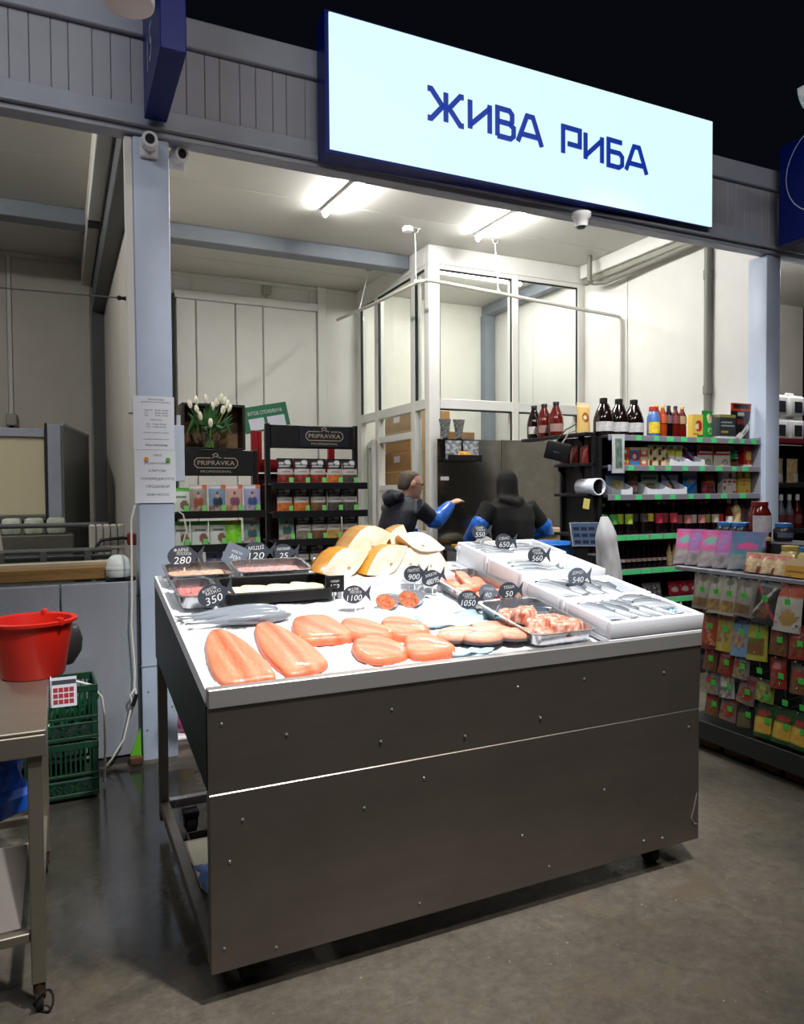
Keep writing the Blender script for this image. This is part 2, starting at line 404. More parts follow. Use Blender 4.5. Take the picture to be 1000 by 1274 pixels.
# ceilings ---------------------------------------------------------
ce = struct('ceiling', MB().box(-3, YF+.09, ZC+.03, 5.8, YB+.1, ZC+.12), ceil_m, label='cream panelled ceiling over both stalls')
ys = [YF+.09, 5.40, 6.42, 7.44, 8.46, YB]
for a, b_ in zip(ys, ys[1:]):
    MB().bbox(.56, a+.004, ZC, 5.70, b_-.004, ZC+.029, .005).build('panel', ceil_m, ce)
    MB().bbox(-3, a+.004, ZC, .50, b_-.004, ZC+.029, .005).build('panel', ceil_m, ce)
b1 = struct('trim_2', MB().bbox(.56, 7.46, ZC-.15, 3.60, 7.66, ZC-.002, .006), beam_m, label='grey steel cross beam under the fish stall ceiling')
b2_ = struct('trim_3', MB().bbox(-3, 7.46, ZC-.15, .355, 7.66, ZC-.002, .006), beam_m, label='grey steel cross beam under the left stall ceiling')

# facade -----------------------------------------------------------
fa = struct('wall_front', MB().box(-3, YF+.02, 3.62, 9, YF+.08, 4.25), fascia_m, label='grey ribbed fascia above the stall fronts')
MB().bbox(-3, YF-.03, 4.105, 9, YF+.12, 4.272, .006).build('cap', grey_paint, fa)
x = -2.94
i = 0
while x < 8.9:   # ribbed sheet: raised flutes of uneven width
    w = (.105, .085, .12, .095)[i % 4]
    MB().bbox(x, YF+.002, 3.727, x+w-.002, YF+.019, 4.104, .0035).build('rib', fascia_m, fa); x += w; i += 1
MB().bbox(-3, YF-.02, 3.622, 9, YF+.10, 3.726, .006).build('flange', grey_paint, fa)
lipm = MB().bbox(-3, YF-.05, 3.60, 9, YF+.10, 3.621, .004); lipm.bbox(-3, YF-.02, ZB, 9, YF+.09, 3.60, .004)
lipm.build('beam', grey_paint, fa)
sc_ = MB().sphere((.80, YF-.006, 3.70), .022, .012, .016); sc_.build('bolt', steel_lt, fa, 40)

def pillar(name, x0, x1, label):
    o = struct(name, MB().bbox(x0, YF, 0, x1, YF+.19, ZB-.001, .012, 2), pillar_m, None, 40, label)
    return o
pl = pillar('wall_pillar_left', XL0, XL1, 'pale grey-blue steel pillar with paper notices')
for z in (.55,):
    MB().box(XL0-.002, YF-.003, z-.003, XL1+.002, YF+.1, z+.003).build('seam', beam_m, pl)
for x, z in ((.43, .18), (.57, .30), (.44, .40)): MB().sphere((x, YF, z), .006, .003, .006, 8, 6).build('rivet', dark_beam, pl)
MB().bbox(XL0-.045, YF+.01, 2.0, XL0-.001, YF+.06, ZB-.01, .005).build('edge_strip', cream, pl)
pillar('wall_pillar_right', XR0, XR1, 'pale grey-blue pillar right of the product shelves')
# neighbouring stall on the right
struct('wall_right_stall', MB().box(5.78, 6.6, 0, 9, 6.7, ZC), cream_dim, label='pale back wall of the right neighbour stall')
struct('ceiling_right_stall', MB().box(5.78, YF+.1, 3.95, 9, 6.7, 4.05), ceil_m)

# glazed cubicle ---------------------------------------------------
BX, BY = 3.61, 7.01
bf = struct('wall_booth_front', MB().bbox(BX, BY, 3.99, 5.699, BY+.10, ZC-.002, .004), alu, label='front of the glazed white cubicle')
def bar(par, x0, y0, z0, x1, y1, z1, n='frame_bar'): return MB().bbox(x0, y0, z0, x1, y1, z1, .005).build(n, alu, par)
bar(bf, BX, BY, 0, BX+.135, BY+.10, 3.989, 'corner_post')
bar(bf, 4.675, BY, 0, 4.76, BY+.10, 3.989, 'mullion')
bar(bf, 5.60, BY, 0, 5.699, BY+.10, 3.989, 'post')
for a, b_ in ((BX+.136, 4.674), (4.761, 5.599)):
    bar(bf, a, BY+.005, 2.44, b_, BY+.095, 2.55, 'transom')
    bar(bf, a, BY+.005, 3.94, b_, BY+.095, 3.988, 'transom')
    bar(bf, a, BY+.005, .9, b_, BY+.095, 1.0, 'transom')
    MB().bbox(a+.001, BY+.02, 0, b_-.001, BY+.07, .898, .004).build('infill_panel', alu, bf)
    for z0, z1 in ((1.001, 2.439), (2.551, 3.939)):
        g = MB().box(a+.001, BY+.035, z0, b_-.001, BY+.045, z1); g.build('pane', glass, bf)
        k = MB()
        k.box(a, BY+.012, z1-.014, b_, BY+.034, z1); k.box(a, BY+.012, z0, a+.010, BY+.034, z1); k.box(b_-.010, BY+.012, z0, b_, BY+.034, z1)
        k.build('gasket', gasket, bf)
bs = struct('wall_booth_side', MB().bbox(BX, BY+.101, 3.99, BX+.09, YB-.001, ZC-.002, .004), alu, label='glazed side of the white cubicle with its doorway')
posts = (7.36, 7.46), (8.40, 8.50), (8.98, 9.098)
for y0, y1 in posts: bar(bs, BX, y0, 0, BX+.09, y1, 3.989, 'post')
for a, b_ in ((7.111, 7.359), (7.461, 8.399), (8.501, 8.979)):
    bar(bs, BX+.004, a, 2.44, BX+.086, b_, 2.55, 'transom')
    bar(bs, BX+.004, a, 3.95, BX+.086, b_, 3.988, 'transom')
    MB().box(BX+.04, a+.001, 2.551, BX+.05, b_-.001, 3.949).build('pane', glass, bs)
    k = MB(); k.box(BX+.006, a, 3.937, BX+.039, b_, 3.949); k.box(BX+.006, a, 2.551, BX+.039, a+.012, 3.949); k.box(BX+.006, b_-.012, 2.551, BX+.039, b_, 3.949)
    k.build('gasket', gasket, bs)
bar(bs, BX+.004, 7.461, 2.14, BX+.086, 8.399, 2.22, 'door_head')
MB().box(BX+.04, 7.462, 2.221, BX+.05, 8.398, 2.439).build('pane', glass, bs)
for a, b_ in ((7.111, 7.359), (8.501, 8.979)):
    bar(bs, BX+.004, a, 1.0, BX+.086, b_, 1.1, 'transom')
    MB().box(BX+.04, a+.001, 1.101, BX+.05, b_-.001, 2.439).build('pane', glass, bs)
    MB().bbox(BX+.02, a+.001, 0, BX+.07, b_-.001, .999, .004).build('infill_panel', alu, bs)
# inner white half panel in the doorway and the open door leaf
MB().bbox(BX+.03, 7.462, 0, BX+.06, 8.398, 1.55, .004).build('infill_panel', cream, bs)
bar(bs, BX+.01, 7.461, 1.551, BX+.08, 8.399, 1.62, 'transom')
dr = thing('door_1', 'open white glazed door leaf behind the spice rack', 'door', (3.595, 8.44, 0), R(-18)); dr['kind'] = 'structure'
for a in (0, .62): MB().bbox(-.05, a, .02, 0, a+.09, 2.20, .005).build('stile', alu, dr)
for z in (.02, 1.0, 2.11): MB().bbox(-.046, .091, z, -.004, .619, z+.09, .005).build('rail', alu, dr)
MB().box(-.03, .092, 1.091, -.02, .618, 2.109).build('pane', glass, dr)
MB().bbox(-.036, .092, .111, -.014, .618, .999, .004).build('door_panel', alu, dr)

# fluorescent tubes ------------------------------------------------
tube_e = mat('tube_glow', (255, 255, 255), .4, emit=(255, 253, 248), estr=215)
tube_soft = mat('tube_glow_soft', (255, 255, 255), .4, emit=(255, 253, 248), estr=62)
def tube_lamp(a, b_, label, group='ceiling tubes', z=ZC-.075, gm=None):
    t = thing('tube_lamp', label, 'lamp', (a[0], a[1], z), 0, group)
    va = Vector((0, 0, 0)); vb = Vector((b_[0]-a[0], b_[1]-a[1], 0)); n = vb.normalized()
    side = Vector((-n.y, n.x, 0))*.038
    p = [va-side, vb-side, vb+side, va+side]
    MB().hexa([(q.x, q.y, .045) for q in p]+[(q.x, q.y, .0745) for q in p]).build('housing', white_pl, t)
    rings = []
    for q in (va+n*.012, vb-n*.012):      # half-round diffuser that shines downwards
        rings.append([q+side.normalized()*(.033*math.cos(a))+Vector((0, 0, .0445+.032*math.sin(a))) for a in [math.pi+math.pi*k/8 for k in range(9)]])
    MB().loft(rings).build('diffuser', gm or tube_e, t, 40)
    for q, s_ in ((va, 1), (vb, -1)): MB().tube([q+Vector((0, 0, .02)), q+n*.0115*s_+Vector((0, 0, .02))], .024, 10).build('end_cap', white_pl, t, 40)
    return t
tube_lamp((2.29, 6.56), (2.36, 5.50), 'glowing ceiling tube left of centre, under the big sign')
tube_lamp((3.94, 6.55), (3.98, 5.50), 'glowing ceiling tube nearer the right wall, by the curtain rail')
tube_lamp((3.98, 7.56), (5.3, 7.60), 'glowing tube inside the glazed cubicle, the one nearer its front pane', gm=tube_soft)
tube_lamp((3.98, 7.72), (5.3, 7.76), 'added glowing tube inside the glazed cubicle, the one behind', gm=tube_soft)  # second tube added to widen the bright band behind the pane
t = tube_lamp((-1.6, 5.2), (-1.6, 6.3), 'unseen added tube lamp on the ceiling of the left neighbouring stall')  # added out of view to light the left stall
tube_lamp((6.15, 4.75), (7.2, 4.75), 'glowing tube on the right neighbour stall ceiling', z=3.87)
# ================================================================== SIGNS AND FIXINGS ON THE FACADE
sg = thing('lightbox_sign', 'large glowing white lightbox sign with blue Cyrillic lettering', 'sign', (0, 0, 0))
FL, FR = (1.502, 4.20), (4.80, 4.34)          # front face edge, left and right
def sgp(t, z, off=0.0):
    nx, ny = (FR[1]-FL[1]), -(FR[0]-FL[0]); l = math.hypot(nx, ny)
    return (FL[0]+(FR[0]-FL[0])*t+nx/l*off, FL[1]+(FR[1]-FL[1])*t+ny/l*off, z)
ZS0, ZS1 = 3.60, 4.405
MB().hexa([sgp(-.008, ZS0-.02), sgp(1.004, 3.655), (4.82, YF-.055, 3.655), (1.48, YF-.055, ZS0-.02),
           sgp(-.008, ZS1+.015), sgp(1.004, 4.505), (4.82, YF-.055, 4.505), (1.48, YF-.055, ZS1+.015)]).build('case', blue_sign, sg)
glow = mat('sign_glow', (120, 130, 134), .5, emit=(214, 246, 250), estr=1.02)
MB().hexa([sgp(0, ZS0, .012), sgp(1, 3.662, .012), sgp(1, 3.662, .001), sgp(0, ZS0, .001),
           sgp(0, ZS1, .012), sgp(1, 4.497, .012), sgp(1, 4.497, .001), sgp(0, ZS1, .001)]).build('face', glow, sg)
GL = {'Ж': [[(.0, 1), (.10, 1), (.41, .5), (.10, 0), (.0, 0)], [(.5, 1), (.5, 0)], [(1, 1), (.90, 1), (.59, .5), (.90, 0), (1, 0)], [(.36, .5), (.64, .5)]],
      'И': [[(.08, 1), (.08, 0)], [(.92, 1), (.92, 0)], [(.08, .12), (.92, .88)]],
      'В': [[(.08, 0), (.08, 1), (.72, 1), (.86, .88), (.86, .62), (.72, .53), (.08, .53)], [(.72, .53), (.94, .42), (.94, .12), (.78, 0), (.08, 0)]],
      'А': [[(.02, 0), (.38, 1), (.62, 1), (.98, 0)], [(.2, .3), (.8, .3)]],
      'Р': [[(.08, 0), (.08, 1), (.95, 1), (.95, .40), (.32, .40)]],
      'Б': [[(.9, 1), (.08, 1), (.08, 0), (.72, 0), (.92, .12), (.92, .44), (.76, .56), (.08, .56)]]}
HL = .185
lblue = mat('letter_blue', (14, 52, 160), .4, emit=(18, 58, 172), estr=.55)
nrm = Vector((FR[0]-FL[0], FR[1]-FL[1], 0)).normalized(); per = Vector((nrm.y, -nrm.x, 0)); FLEN = math.hypot(FR[0]-FL[0], FR[1]-FL[1])
def word(w, xs, z0):
    for ch, (x0, x1) in zip(w, xs):
        m = MB()
        for st in GL[ch]: stroke(m, [(x0+(x1-x0)*a, z0+HL*b_) for a, b_ in st], .034, -.004, .004)
        # place the letter on the slightly turned front face
        m.v = [tuple(Vector((FL[0], FL[1], 0))+nrm*((v[0]-FL[0])/(FR[0]-FL[0])*FLEN)+per*(.0165-v[1])+Vector((0, 0, v[2]))) for v in m.v]
        m.build('letter', lblue, sg)
word('ЖИВА', ((2.17, 2.44), (2.475, 2.66), (2.695, 2.85), (2.872, 3.085)), 3.934)
word('РИБА', ((3.255, 3.43), (3.46, 3.645), (3.68, 3.84), (3.862, 4.08)), 3.934)

# blue projecting number signs (board runs along Y, printed on its sides)
def number_sign(x0, x1, y0, y1, z0, z1, num, label, fish=True):
    t = thing('number_sign', label, 'sign', ((x0+x1)/2, y1, z0), 0, 'blue projecting number signs')
    hx = (x1-x0)/2
    MB().bbox(-hx, y0-y1, 0, hx, 0, z1-z0, .004).build('board', blue_sign, t)
    m = MB(); W = y1-y0; Hh = z1-z0
    text(m, num, W*.42, Hh*.17, h=W*.26)
    text(m, 'SHUVAR', W*.5, Hh*.53, h=W*.085)
    text(m, 'Львів', W*.5, Hh*.42, h=W*.07, shear=.3)
    text(m, 'Shuvar', W*.5, Hh*.90, h=W*.07, shear=.3)
    cx, cz, r = W*.5, Hh*.64, W*.42
    stroke(m, [(cx+r*math.cos(a*math.pi/14), cz+r*math.sin(a*math.pi/14)) for a in range(28)], .008, -.001, 0, True)
    # wing emblem: three rising feather strokes
    for k in range(3):
        stroke(m, [(cx-W*.22+k*W*.05, cz+W*.04-k*.01), (cx-W*.10+k*W*.08, cz+W*.06), (cx-W*.02+k*W*.09, cz+W*.16-k*W*.03), (cx+W*.08+k*W*.07, cz+W*.14-k*W*.04)], .022, -.001, 0)
    # rotate so that it reads on the -X side: local x -> towards the camera (-Y)
    m.v = [(-hx-.002+v[1]*.5, -v[0], v[2]) for v in m.v]
    m.build('print', mat('sign_print', (190, 200, 225), .5), t)
    return t
number_sign(.463, .583, 3.62, 4.34, 3.63, 5.0, '15', 'blue number sign above the papered left pillar')
number_sign(5.545, 5.665, 3.45, 4.30, 3.60, 4.42, '14', 'blue number sign on the right, above the far pillar')

# hall spot lamps that show at the frame edges
def spot_lamp(loc, rot, label, s=1.0):
    t = thing('spot_lamp', label, 'lamp', loc, 0, 'hall spot lamps', rot)
    MB().lathe([(.055*s, 0), (.078*s, .004), (.08*s, .02), (.08*s, .16*s), (.06*s, .19*s)], 24).build('shade', white_pl, t, 40)
    MB().lathe([(.054*s, .001), (.054*s, .003)], 24).build('lens', mat('lens_off', (225, 205, 205), .3), t, 40)
    MB().tube([(0, 0, .19*s), (0, 0, .6*s)], .01).build('stem', white_pl, t, 40)
    return t
spot_lamp((.237, 2.6, 3.155), (0, 0, 0), 'white cylindrical lamp at the upper left edge')
spot_lamp((4.72, 3.5, 4.26), (R(50), R(60), 0), 'small white spot lamp at the right edge above the number sign', .9)

# cameras
def camera_ball(loc, label, look, plate=True):
    t = thing('security_camera', label, 'camera', loc, 0, 'security cameras')
    if plate: MB().bbox(-.05, -.022, -.055, .05, 0, .055, .008).build('base_plate', white_pl, t)
    else: MB().tube([(0, 0, 0), (0, 0, -.03)], .05, 16).build('base_plate', white_pl, t, 40)
    c = Vector((0, -.05, .02)) if plate else Vector((0, -.0, -.07))
    MB().sphere(c, .048).build('body', white_pl, t, 60)
    d = Vector(look).normalized()
    MB().tube([c+d*.02, c+d*.052], .042, 16).build('collar', white_pl, t, 40)
    MB().tube([c+d*.045, c+d*.056], .026, 16).build('lens', black, t, 40)
    return t
camera_ball((.49, YF-.001, 3.495), 'white ball camera on a square plate atop the left pillar', (-.05, -1, -.1))
t = camera_ball((.665, 4.56, 3.52), 'white ball camera on a bracket beside the left pillar', (.35, -.9, -.2))
MB().tube([(-.02, -.02, .0), (-.062, -.03, .0)], .022, 8).build('bracket', white_pl, t, 40)
t = thing('security_camera', 'white dome camera under the big lightbox sign', 'camera', (3.50, 4.345, 3.575), 0, 'security cameras')
MB().lathe([(.03, -.10), (.045, -.098), (.052, -.05), (.07, -.03), (.072, 0)], 20).build('body', white_pl, t, 40)
MB().lathe([(.026, -.108), (.03, -.1005)], 16).build('lens', black, t, 40)

# smoke detector, hook and curtain rail
t = thing('smoke_detector', 'white smoke detector on the ceiling by the cubicle corner', 'detector', (3.20, 6.66, ZC))
MB().lathe([(.03, -.055), (.055, -.045), (.06, -.012), (.05, 0)], 20).build('body', white_pl, t, 40)
t = thing('curtain_rail', 'thin white curtain rail bent around the cubicle corner', 'rail', (3.33, 6.55, 3.65))
ox = Vector((3.33, 6.55, 3.65))
pts = [(3.12, 8.5, 3.65), (3.22, 7.7, 3.65), (3.29, 6.75, 3.65), (3.31, 6.62, 3.65), (3.36, 6.55, 3.65), (3.45, 6.55, 3.65), (4.25, 6.62, 3.635), (5.10, 6.50, 3.54), (5.55, 6.36, 3.47), (5.62, 6.33, 3.45), (5.645, 6.32, 3.40), (5.645, 6.32, 2.2)]
MB().tube([Vector(p)-ox for p in pts], .019, 8).build('pipe', mat('rail_white', (196, 194, 186), .45), t, 40)
for a, b_ in (((3.27, 6.64, ZC-.05), (3.29, 6.66, 3.66)), ((3.33, 8.0, ZC-.05), (3.19, 7.95, 3.66)), ((4.18, 6.59, ZC-.05), (4.24, 6.62, 3.65))):
    m = MB().tube([Vector(a)-ox, Vector(b_)-ox], .006, 6); m.sphere(Vector(b_)-ox, .022, n=8, m=6)
    m.build('hanger', white_pl, t, 40)
    m = MB(); av = Vector(a)-ox
    m.tube([av+Vector((-.035, 0, .04)), av+Vector((-.02, 0, .0)), av, av+Vector((.02, 0, 0)), av+Vector((.035, 0, .04))], .008, 6)
    m.box(av.x-.06, av.y-.01, av.z+.035, av.x+.06, av.y+.01, av.z+.049)
    m.build('hook', steel, t, 40)

# ================================================================== THE FISH COUNTER
CX0, CX1, CY0, CY1 = .382, 2.362, 2.18, 3.47
def tz(y): return .955+.165*(y-2.2)          # tilted ice bed
ct = thing('fish_counter', 'long stainless steel fish counter with ice tray in front', 'counter', (CX0, CY0, 0))
O = Vector((CX0, CY0, 0)); W = CX1-CX0; D = CY1-CY0
def cbox(x0, y0, z0, x1, y1, z1, n, m=steel_dark, r=.003): return MB().bbox(x0, y0, z0, x1, y1, z1, r).build(n, m, ct)
cbox(0, 0, .107, W, .014, .650, 'front_panel')
MB().hexa([(0, .002, .6515), (W, .002, .6515), (W, .014, .6515), (0, .014, .6515), (0, -.006, .909), (W, -.006, .909), (W, .012, .909), (0, .012, .909)]).build('front_panel', steel_dark, ct)
m = MB().bbox(0, -.012, .9105, W, .030, .968, .003); m.build('front_lip', steel, ct)
cbox(.002, .015, .62, W-.002, .035, .66, 'edge_strip', steel_lt)
# tray bottom, sides
trb = MB().hexa([(.012, .031, tz(CY0)-.07), (W-.012, .031, tz(CY0)-.07), (W-.012, D, tz(CY1)-.07), (.012, D, tz(CY1)-.07),
                 (.012, .031, tz(CY0)-.045), (W-.012, .031, tz(CY0)-.045), (W-.012, D, tz(CY1)-.045), (.012, D, tz(CY1)-.045)])
trb.build('tray_bottom', steel, ct)
dk = mat('trough_side', (44, 52, 48), .4, .6, var=.3, vscale=7)
for x0, x1 in ((0, .011), (W-.011, W)):
    MB().hexa([(x0, .031, .655), (x1, .031, .655), (x1, D, .80), (x0, D, .80), (x0, .031, tz(CY0)-.03), (x1, .031, tz(CY0)-.03), (x1, D, tz(CY1)-.03), (x0, D, tz(CY1)-.03)]).build('trough_side', dk, ct)
MB().hexa([(0, D+.001, .80), (W, D+.001, .80), (W, D+.014, .80), (0, D+.014, .80), (0, D+.001, tz(CY1)), (W, D+.001, tz(CY1)), (W, D+.014, tz(CY1)), (0, D+.014, tz(CY1))]).build('rear_panel', steel, ct)
lf = mat('liner_white', (240, 242, 246), .35)
for x0, x1 in ((-.004, .03), (W-.03, W+.004)):
    MB().hexa([(x0, .016, tz(CY0)-.028), (x1, .016, tz(CY0)-.028), (x1, D, tz(CY1)-.028), (x0, D, tz(CY1)-.028),
               (x0+.004, .016, tz(CY0)+.006), (x1, .016, tz(CY0)+.006), (x1, D, tz(CY1)+.006), (x0+.004, D, tz(CY1)+.006)]).build('liner_edge', lf, ct)
# frame
for x in (.002, W-.042):
    cbox(x, D-.045, .06, x+.04, D-.004, .80, 'leg'); cbox(x+.002, .016, .10, x+.042, .056, .65, 'leg')
    cbox(x, .057, .108, x+.04, D-.046, .148, 'side_rail')
cbox(.043, D-.045, .108, W-.043, D-.005, .148, 'rear_rail', steel_lt)
for x in (.13, W-.16):
    for y in (.12, D-.08):
        m = MB().bbox(x-.035, y-.03, .075, x+.035, y+.03, .106, .004); m.box(x-.03, y-.02, .03, x-.022, y+.02, .075); m.box(x+.022, y-.02, .03, x+.03, y+.02, .075)
        c_ = m.build('caster', black_metal, ct)
        MB().tube([(x-.02, y-.01, .036), (x+.02, y-.01, .036)], .036, 16).build('wheel', rubber, c_, 40)
random.seed(3)
for fx, fz in ((.02, .86), (.05, .56), (.03, .44), (.10, .14), (.35, .155), (.62, .16), (.9, .15), (.02, .18), (.36, .58), (.75, .40), (.97, .58), (.85, .16), (.25, .52), (.56, .30), (.30, .83), (.55, .845), (.7, .84), (.9, .82), (.12, .80), (.44, .70), (.28, .73), (.6, .72)):
    MB().sphere((fx*W, -.001 if fz < .65 else -.004, fz), .0055, .004, .0055, 8, 6).build('rivet', steel_lt if random.random() < .5 else dark_beam, ct)
dent = mat('dent_line', (150, 142, 132), .45, .6)
MB().tube([(W-.012, .0, .30), (W-.03, -.002, .24), (W-.045, -.002, .20), (W-.03, -.002, .175), (W-.01, 0, .17)], .003, 6).build('crease', dent, ct, 40)
# things lying under the counter on the left
t = tag(MB().bbox(.425, 2.60, .149, .95, 2.93, .175, .004).build('foam_board', mat('foam_board', (205, 196, 176), .7, var=.1)), 'cream board lying on the low rails under the counter', 'board')
def crumple(name, mb_mat, x0, x1, y0, y1, z0, h, seed, label, cat):
    random.seed(seed); n = 9; g = []
    for j in range(n):
        for i in range(n):
            u, v = i/(n-1), j/(n-1)
            e = min(u, 1-u, v, 1-v)*2
            g.append((x0+(x1-x0)*u+random.uniform(-.012, .012), y0+(y1-y0)*v+random.uniform(-.012, .012), z0+.004+(h*(e**.6))*random.uniform(.35, 1)))
    f = [(j*n+i, j*n+i+1, (j+1)*n+i+1, (j+1)*n+i) for j in range(n-1) for i in range(n-1)]
    o = MB().add(g, f).build(name, mb_mat, None, 25)
    md = o.modifiers.new('s', 'SOLIDIFY'); md.thickness = .003; md.offset = -1
    return tag(o, label, cat)
blue_bag = mat('blue_film', (88, 122, 178), .25, alpha=1, coat=.3, var=.2, vscale=14)
crumple('plastic_bag', blue_bag, .425, .64, 2.42, 2.72, .176, .07, 4, 'crumpled pale blue plastic bag under the counter', 'bag')
t = thing('scrap_box', 'dark broken carton on the floor under the counter', 'box', (.60, 3.12, 0))
m = MB().box(-.13, -.12, 0, .13, .12, .006)
for a in ((-.13, -.12, .13, -.114), (-.13, .114, .13, .12), (-.13, -.113, -.124, .113), (.124, -.113, .13, .113)): m.box(a[0], a[1], .007, a[2], a[3], .07)
m.build('carton', mat('dark_card', (58, 48, 38), .8, var=.3, vscale=12), t)
MB().bbox(-.16, -.17, .075, .04, .02, .082, .002).build('flap', mat('grey_card', (130, 128, 122), .7), t)

# ice ---------------------------------------------------------------
random.seed(11)
from mathutils import noise as mnoise
def ice_bed(x0, x1, y0, y1, nx, ny, name, label):
    g = []
    for j in range(ny+1):
        for i in range(nx+1):
            u, v = i/nx, j/ny; x = x0+(x1-x0)*u; y = y0+(y1-y0)*v
            h = mnoise.noise((x*9, y*9, 1.3))*.007+mnoise.noise((x*34, y*34, 4))*.005+random.uniform(-.0022, .0022)
            g.append((x, y, tz(y)-.004+h))
    n = nx+1
    f = [(j*n+i, j*n+i+1, (j+1)*n+i+1, (j+1)*n+i) for j in range(ny) for i in range(nx)]
    b0 = len(g)
    edge = [i for i in range(n)]+[j*n+nx for j in range(1, ny+1)]+[ny*n+i for i in range(nx-1, -1, -1)]+[j*n for j in range(ny-1, 0, -1)]
    for e in edge: g.append((g[e][0], g[e][1], tz(g[e][1])-.043))
    k = len(edge)
    f += [(edge[(q+1) % k], edge[q], b0+q, b0+(q+1) % k) for q in range(k)]
    o = MB().add(g, f).build(name, mat('crushed_ice', (244, 248, 252), .35, sss=.15, bump=.6, bscale=130), None, 50)
    return tag(o, label, 'ice', kind='stuff')
ice_bed(CX0+.033, CX1-.033, CY0+.033, CY1-.004, 150, 110, 'crushed_ice', 'bed of white crushed ice filling the counter tray')

# price tags --------------------------------------------------------
slate = mat('slate_board', (62, 68, 78), .6, var=.1, vscale=20)
slate_lt = mat('slate_board_pale', (118, 128, 142), .6, var=.1, vscale=20)
chalk = mat('chalk_white', (235, 238, 240), .8)
def fish_outline(w):
    b = []
    for k in range(22):
        a = math.radians(28+(332-28)*k/21); b.append((-.10*w+math.cos(a)*.37*w, math.sin(a)*.30*w))
    return b+[(.33*w, -.05*w), (.50*w, -.27*w), (.45*w, 0), (.52*w, .27*w), (.33*w, .06*w)]
def price_tag(loc, foot_z, word_, num, label, w=.15, m=None, rz=0.0, tilt=0.0, shape='fish', clip='rod'):
    t = thing('price_tag', label, 'price tag', (loc[0], loc[1], foot_z), rz, 'chalked price tags')
    h = loc[2]-foot_z
    bt = MB()
    if shape == 'fish': bt.prism(fish_outline(w), -.003, .003)
    else: bt.box(-w/2, -.003, -w*.42, w/2, .003, w*.42)
    tx = MB(); ws = word_.split('|')
    if len(ws) == 1: text(tx, ws[0], -.09*w if shape == 'fish' else 0, .13*w, w=.46*w, h=.10*w, y=-.0042, rot=.04)
    else:
        text(tx, ws[0], -.12*w if shape == 'fish' else 0, .175*w, w=.38*w, h=.085*w, y=-.0042, rot=.05)
        text(tx, ws[1], -.04*w if shape == 'fish' else 0, .075*w, w=.40*w, h=.08*w, y=-.0042, rot=-.03)
    nw = .15*w*len(num)
    text(tx, num, -.08*w if shape == 'fish' else 0, -.11*w, w=min(.52*w, nw), h=.20*w, y=-.0042, shear=.18)
    Mx = Matrix.Translation((0, 0, h)) @ Matrix.Rotation(tilt, 4, 'Y')
    bt.xf(Mx); tx.xf(Mx)
    bt.build('board', m or slate, t); tx.build('chalk_writing', chalk, t)
    st = MB()
    if clip == 'rod':
        st.tube([(-.03*w, .004, 0.001), (-.03*w, .004, max(.002, h-.2*w))], .0035, 6)
        st.build('stem', white_pl, t, 40)
    else:
        st.tube([(-.02*w, .006, .001), (-.02*w, .006, h-.24*w)], .009, 8); st.tube([(-.02*w-.02, .006, h*.35), (-.02*w+.02, .006, h*.40)], .012, 6)
        st.build('stem', black, t, 40)
    return t
price_tag((.508, 3.40, 1.262), 1.135, 'ФАРШ|ЛОСОСЬ', '280', 'fish-shaped slate price tag reading 280 at the left pillar', .165)
price_tag((.546, 2.90, 1.150), tz(2.90), 'ФОРЕЛЬ|МІКС', '350', 'fish-shaped price tag reading 350 in front of the black tray', .15, tilt=R(-18))
price_tag((.765, 3.535, 1.245), 1.10, 'КРЕВЕТКА', '300', 'tilted square grey price tag reading 300', .115, slate_lt, tilt=R(25), shape='sq')
price_tag((.885, 3.56, 1.254), 1.10, 'МІДІЇ', '120', 'fish-shaped price tag reading 120 behind the steel pans', .165)
price_tag((1.02, 3.56, 1.246), 1.10, 'РАПАНИ', '25', 'small fish-shaped price tag reading 25, right of the tag reading 120', .14)
price_tag((1.068, 2.975, 1.150), tz(2.975), 'ХОЛОДКИ', '180', 'square black price tag reading 180 in front of the pale chunks', .085, black, shape='sq')
price_tag((1.100, 2.80, 1.125), tz(2.80), 'ФІЛЕ|ЛОСОСЯ', '1100', 'fish-shaped price tag reading 1100 standing in the ice', .125)
price_tag((1.448, 2.955, 1.176), tz(2.955), 'ПАЛТУС', '900', 'fish-shaped price tag reading 900 right of the pale chunks', .125)
price_tag((1.528, 2.935, 1.156), tz(2.935), 'ХРЕБТИ', '480/95', 'fish-shaped price tag reading 480/95 by the salmon slabs', .125, tilt=R(-12))
price_tag((1.560, 2.66, 1.090), tz(2.66), 'СТЕЙК|ЛОСОСЯ', '1050', 'fish-shaped price tag reading 1050 on the salmon slab pan', .13, tilt=R(4))
price_tag((1.690, 2.715, 1.106), tz(2.715), 'СУПОВИЙ', '40', 'pale grey fish-shaped price tag reading 40', .115, slate_lt, tilt=R(10), clip='clip')
price_tag((1.775, 2.68, 1.112), tz(2.68), 'ТЕША', '50', 'dark fish-shaped price tag reading 50 above the trimmings pan', .125, clip='clip')
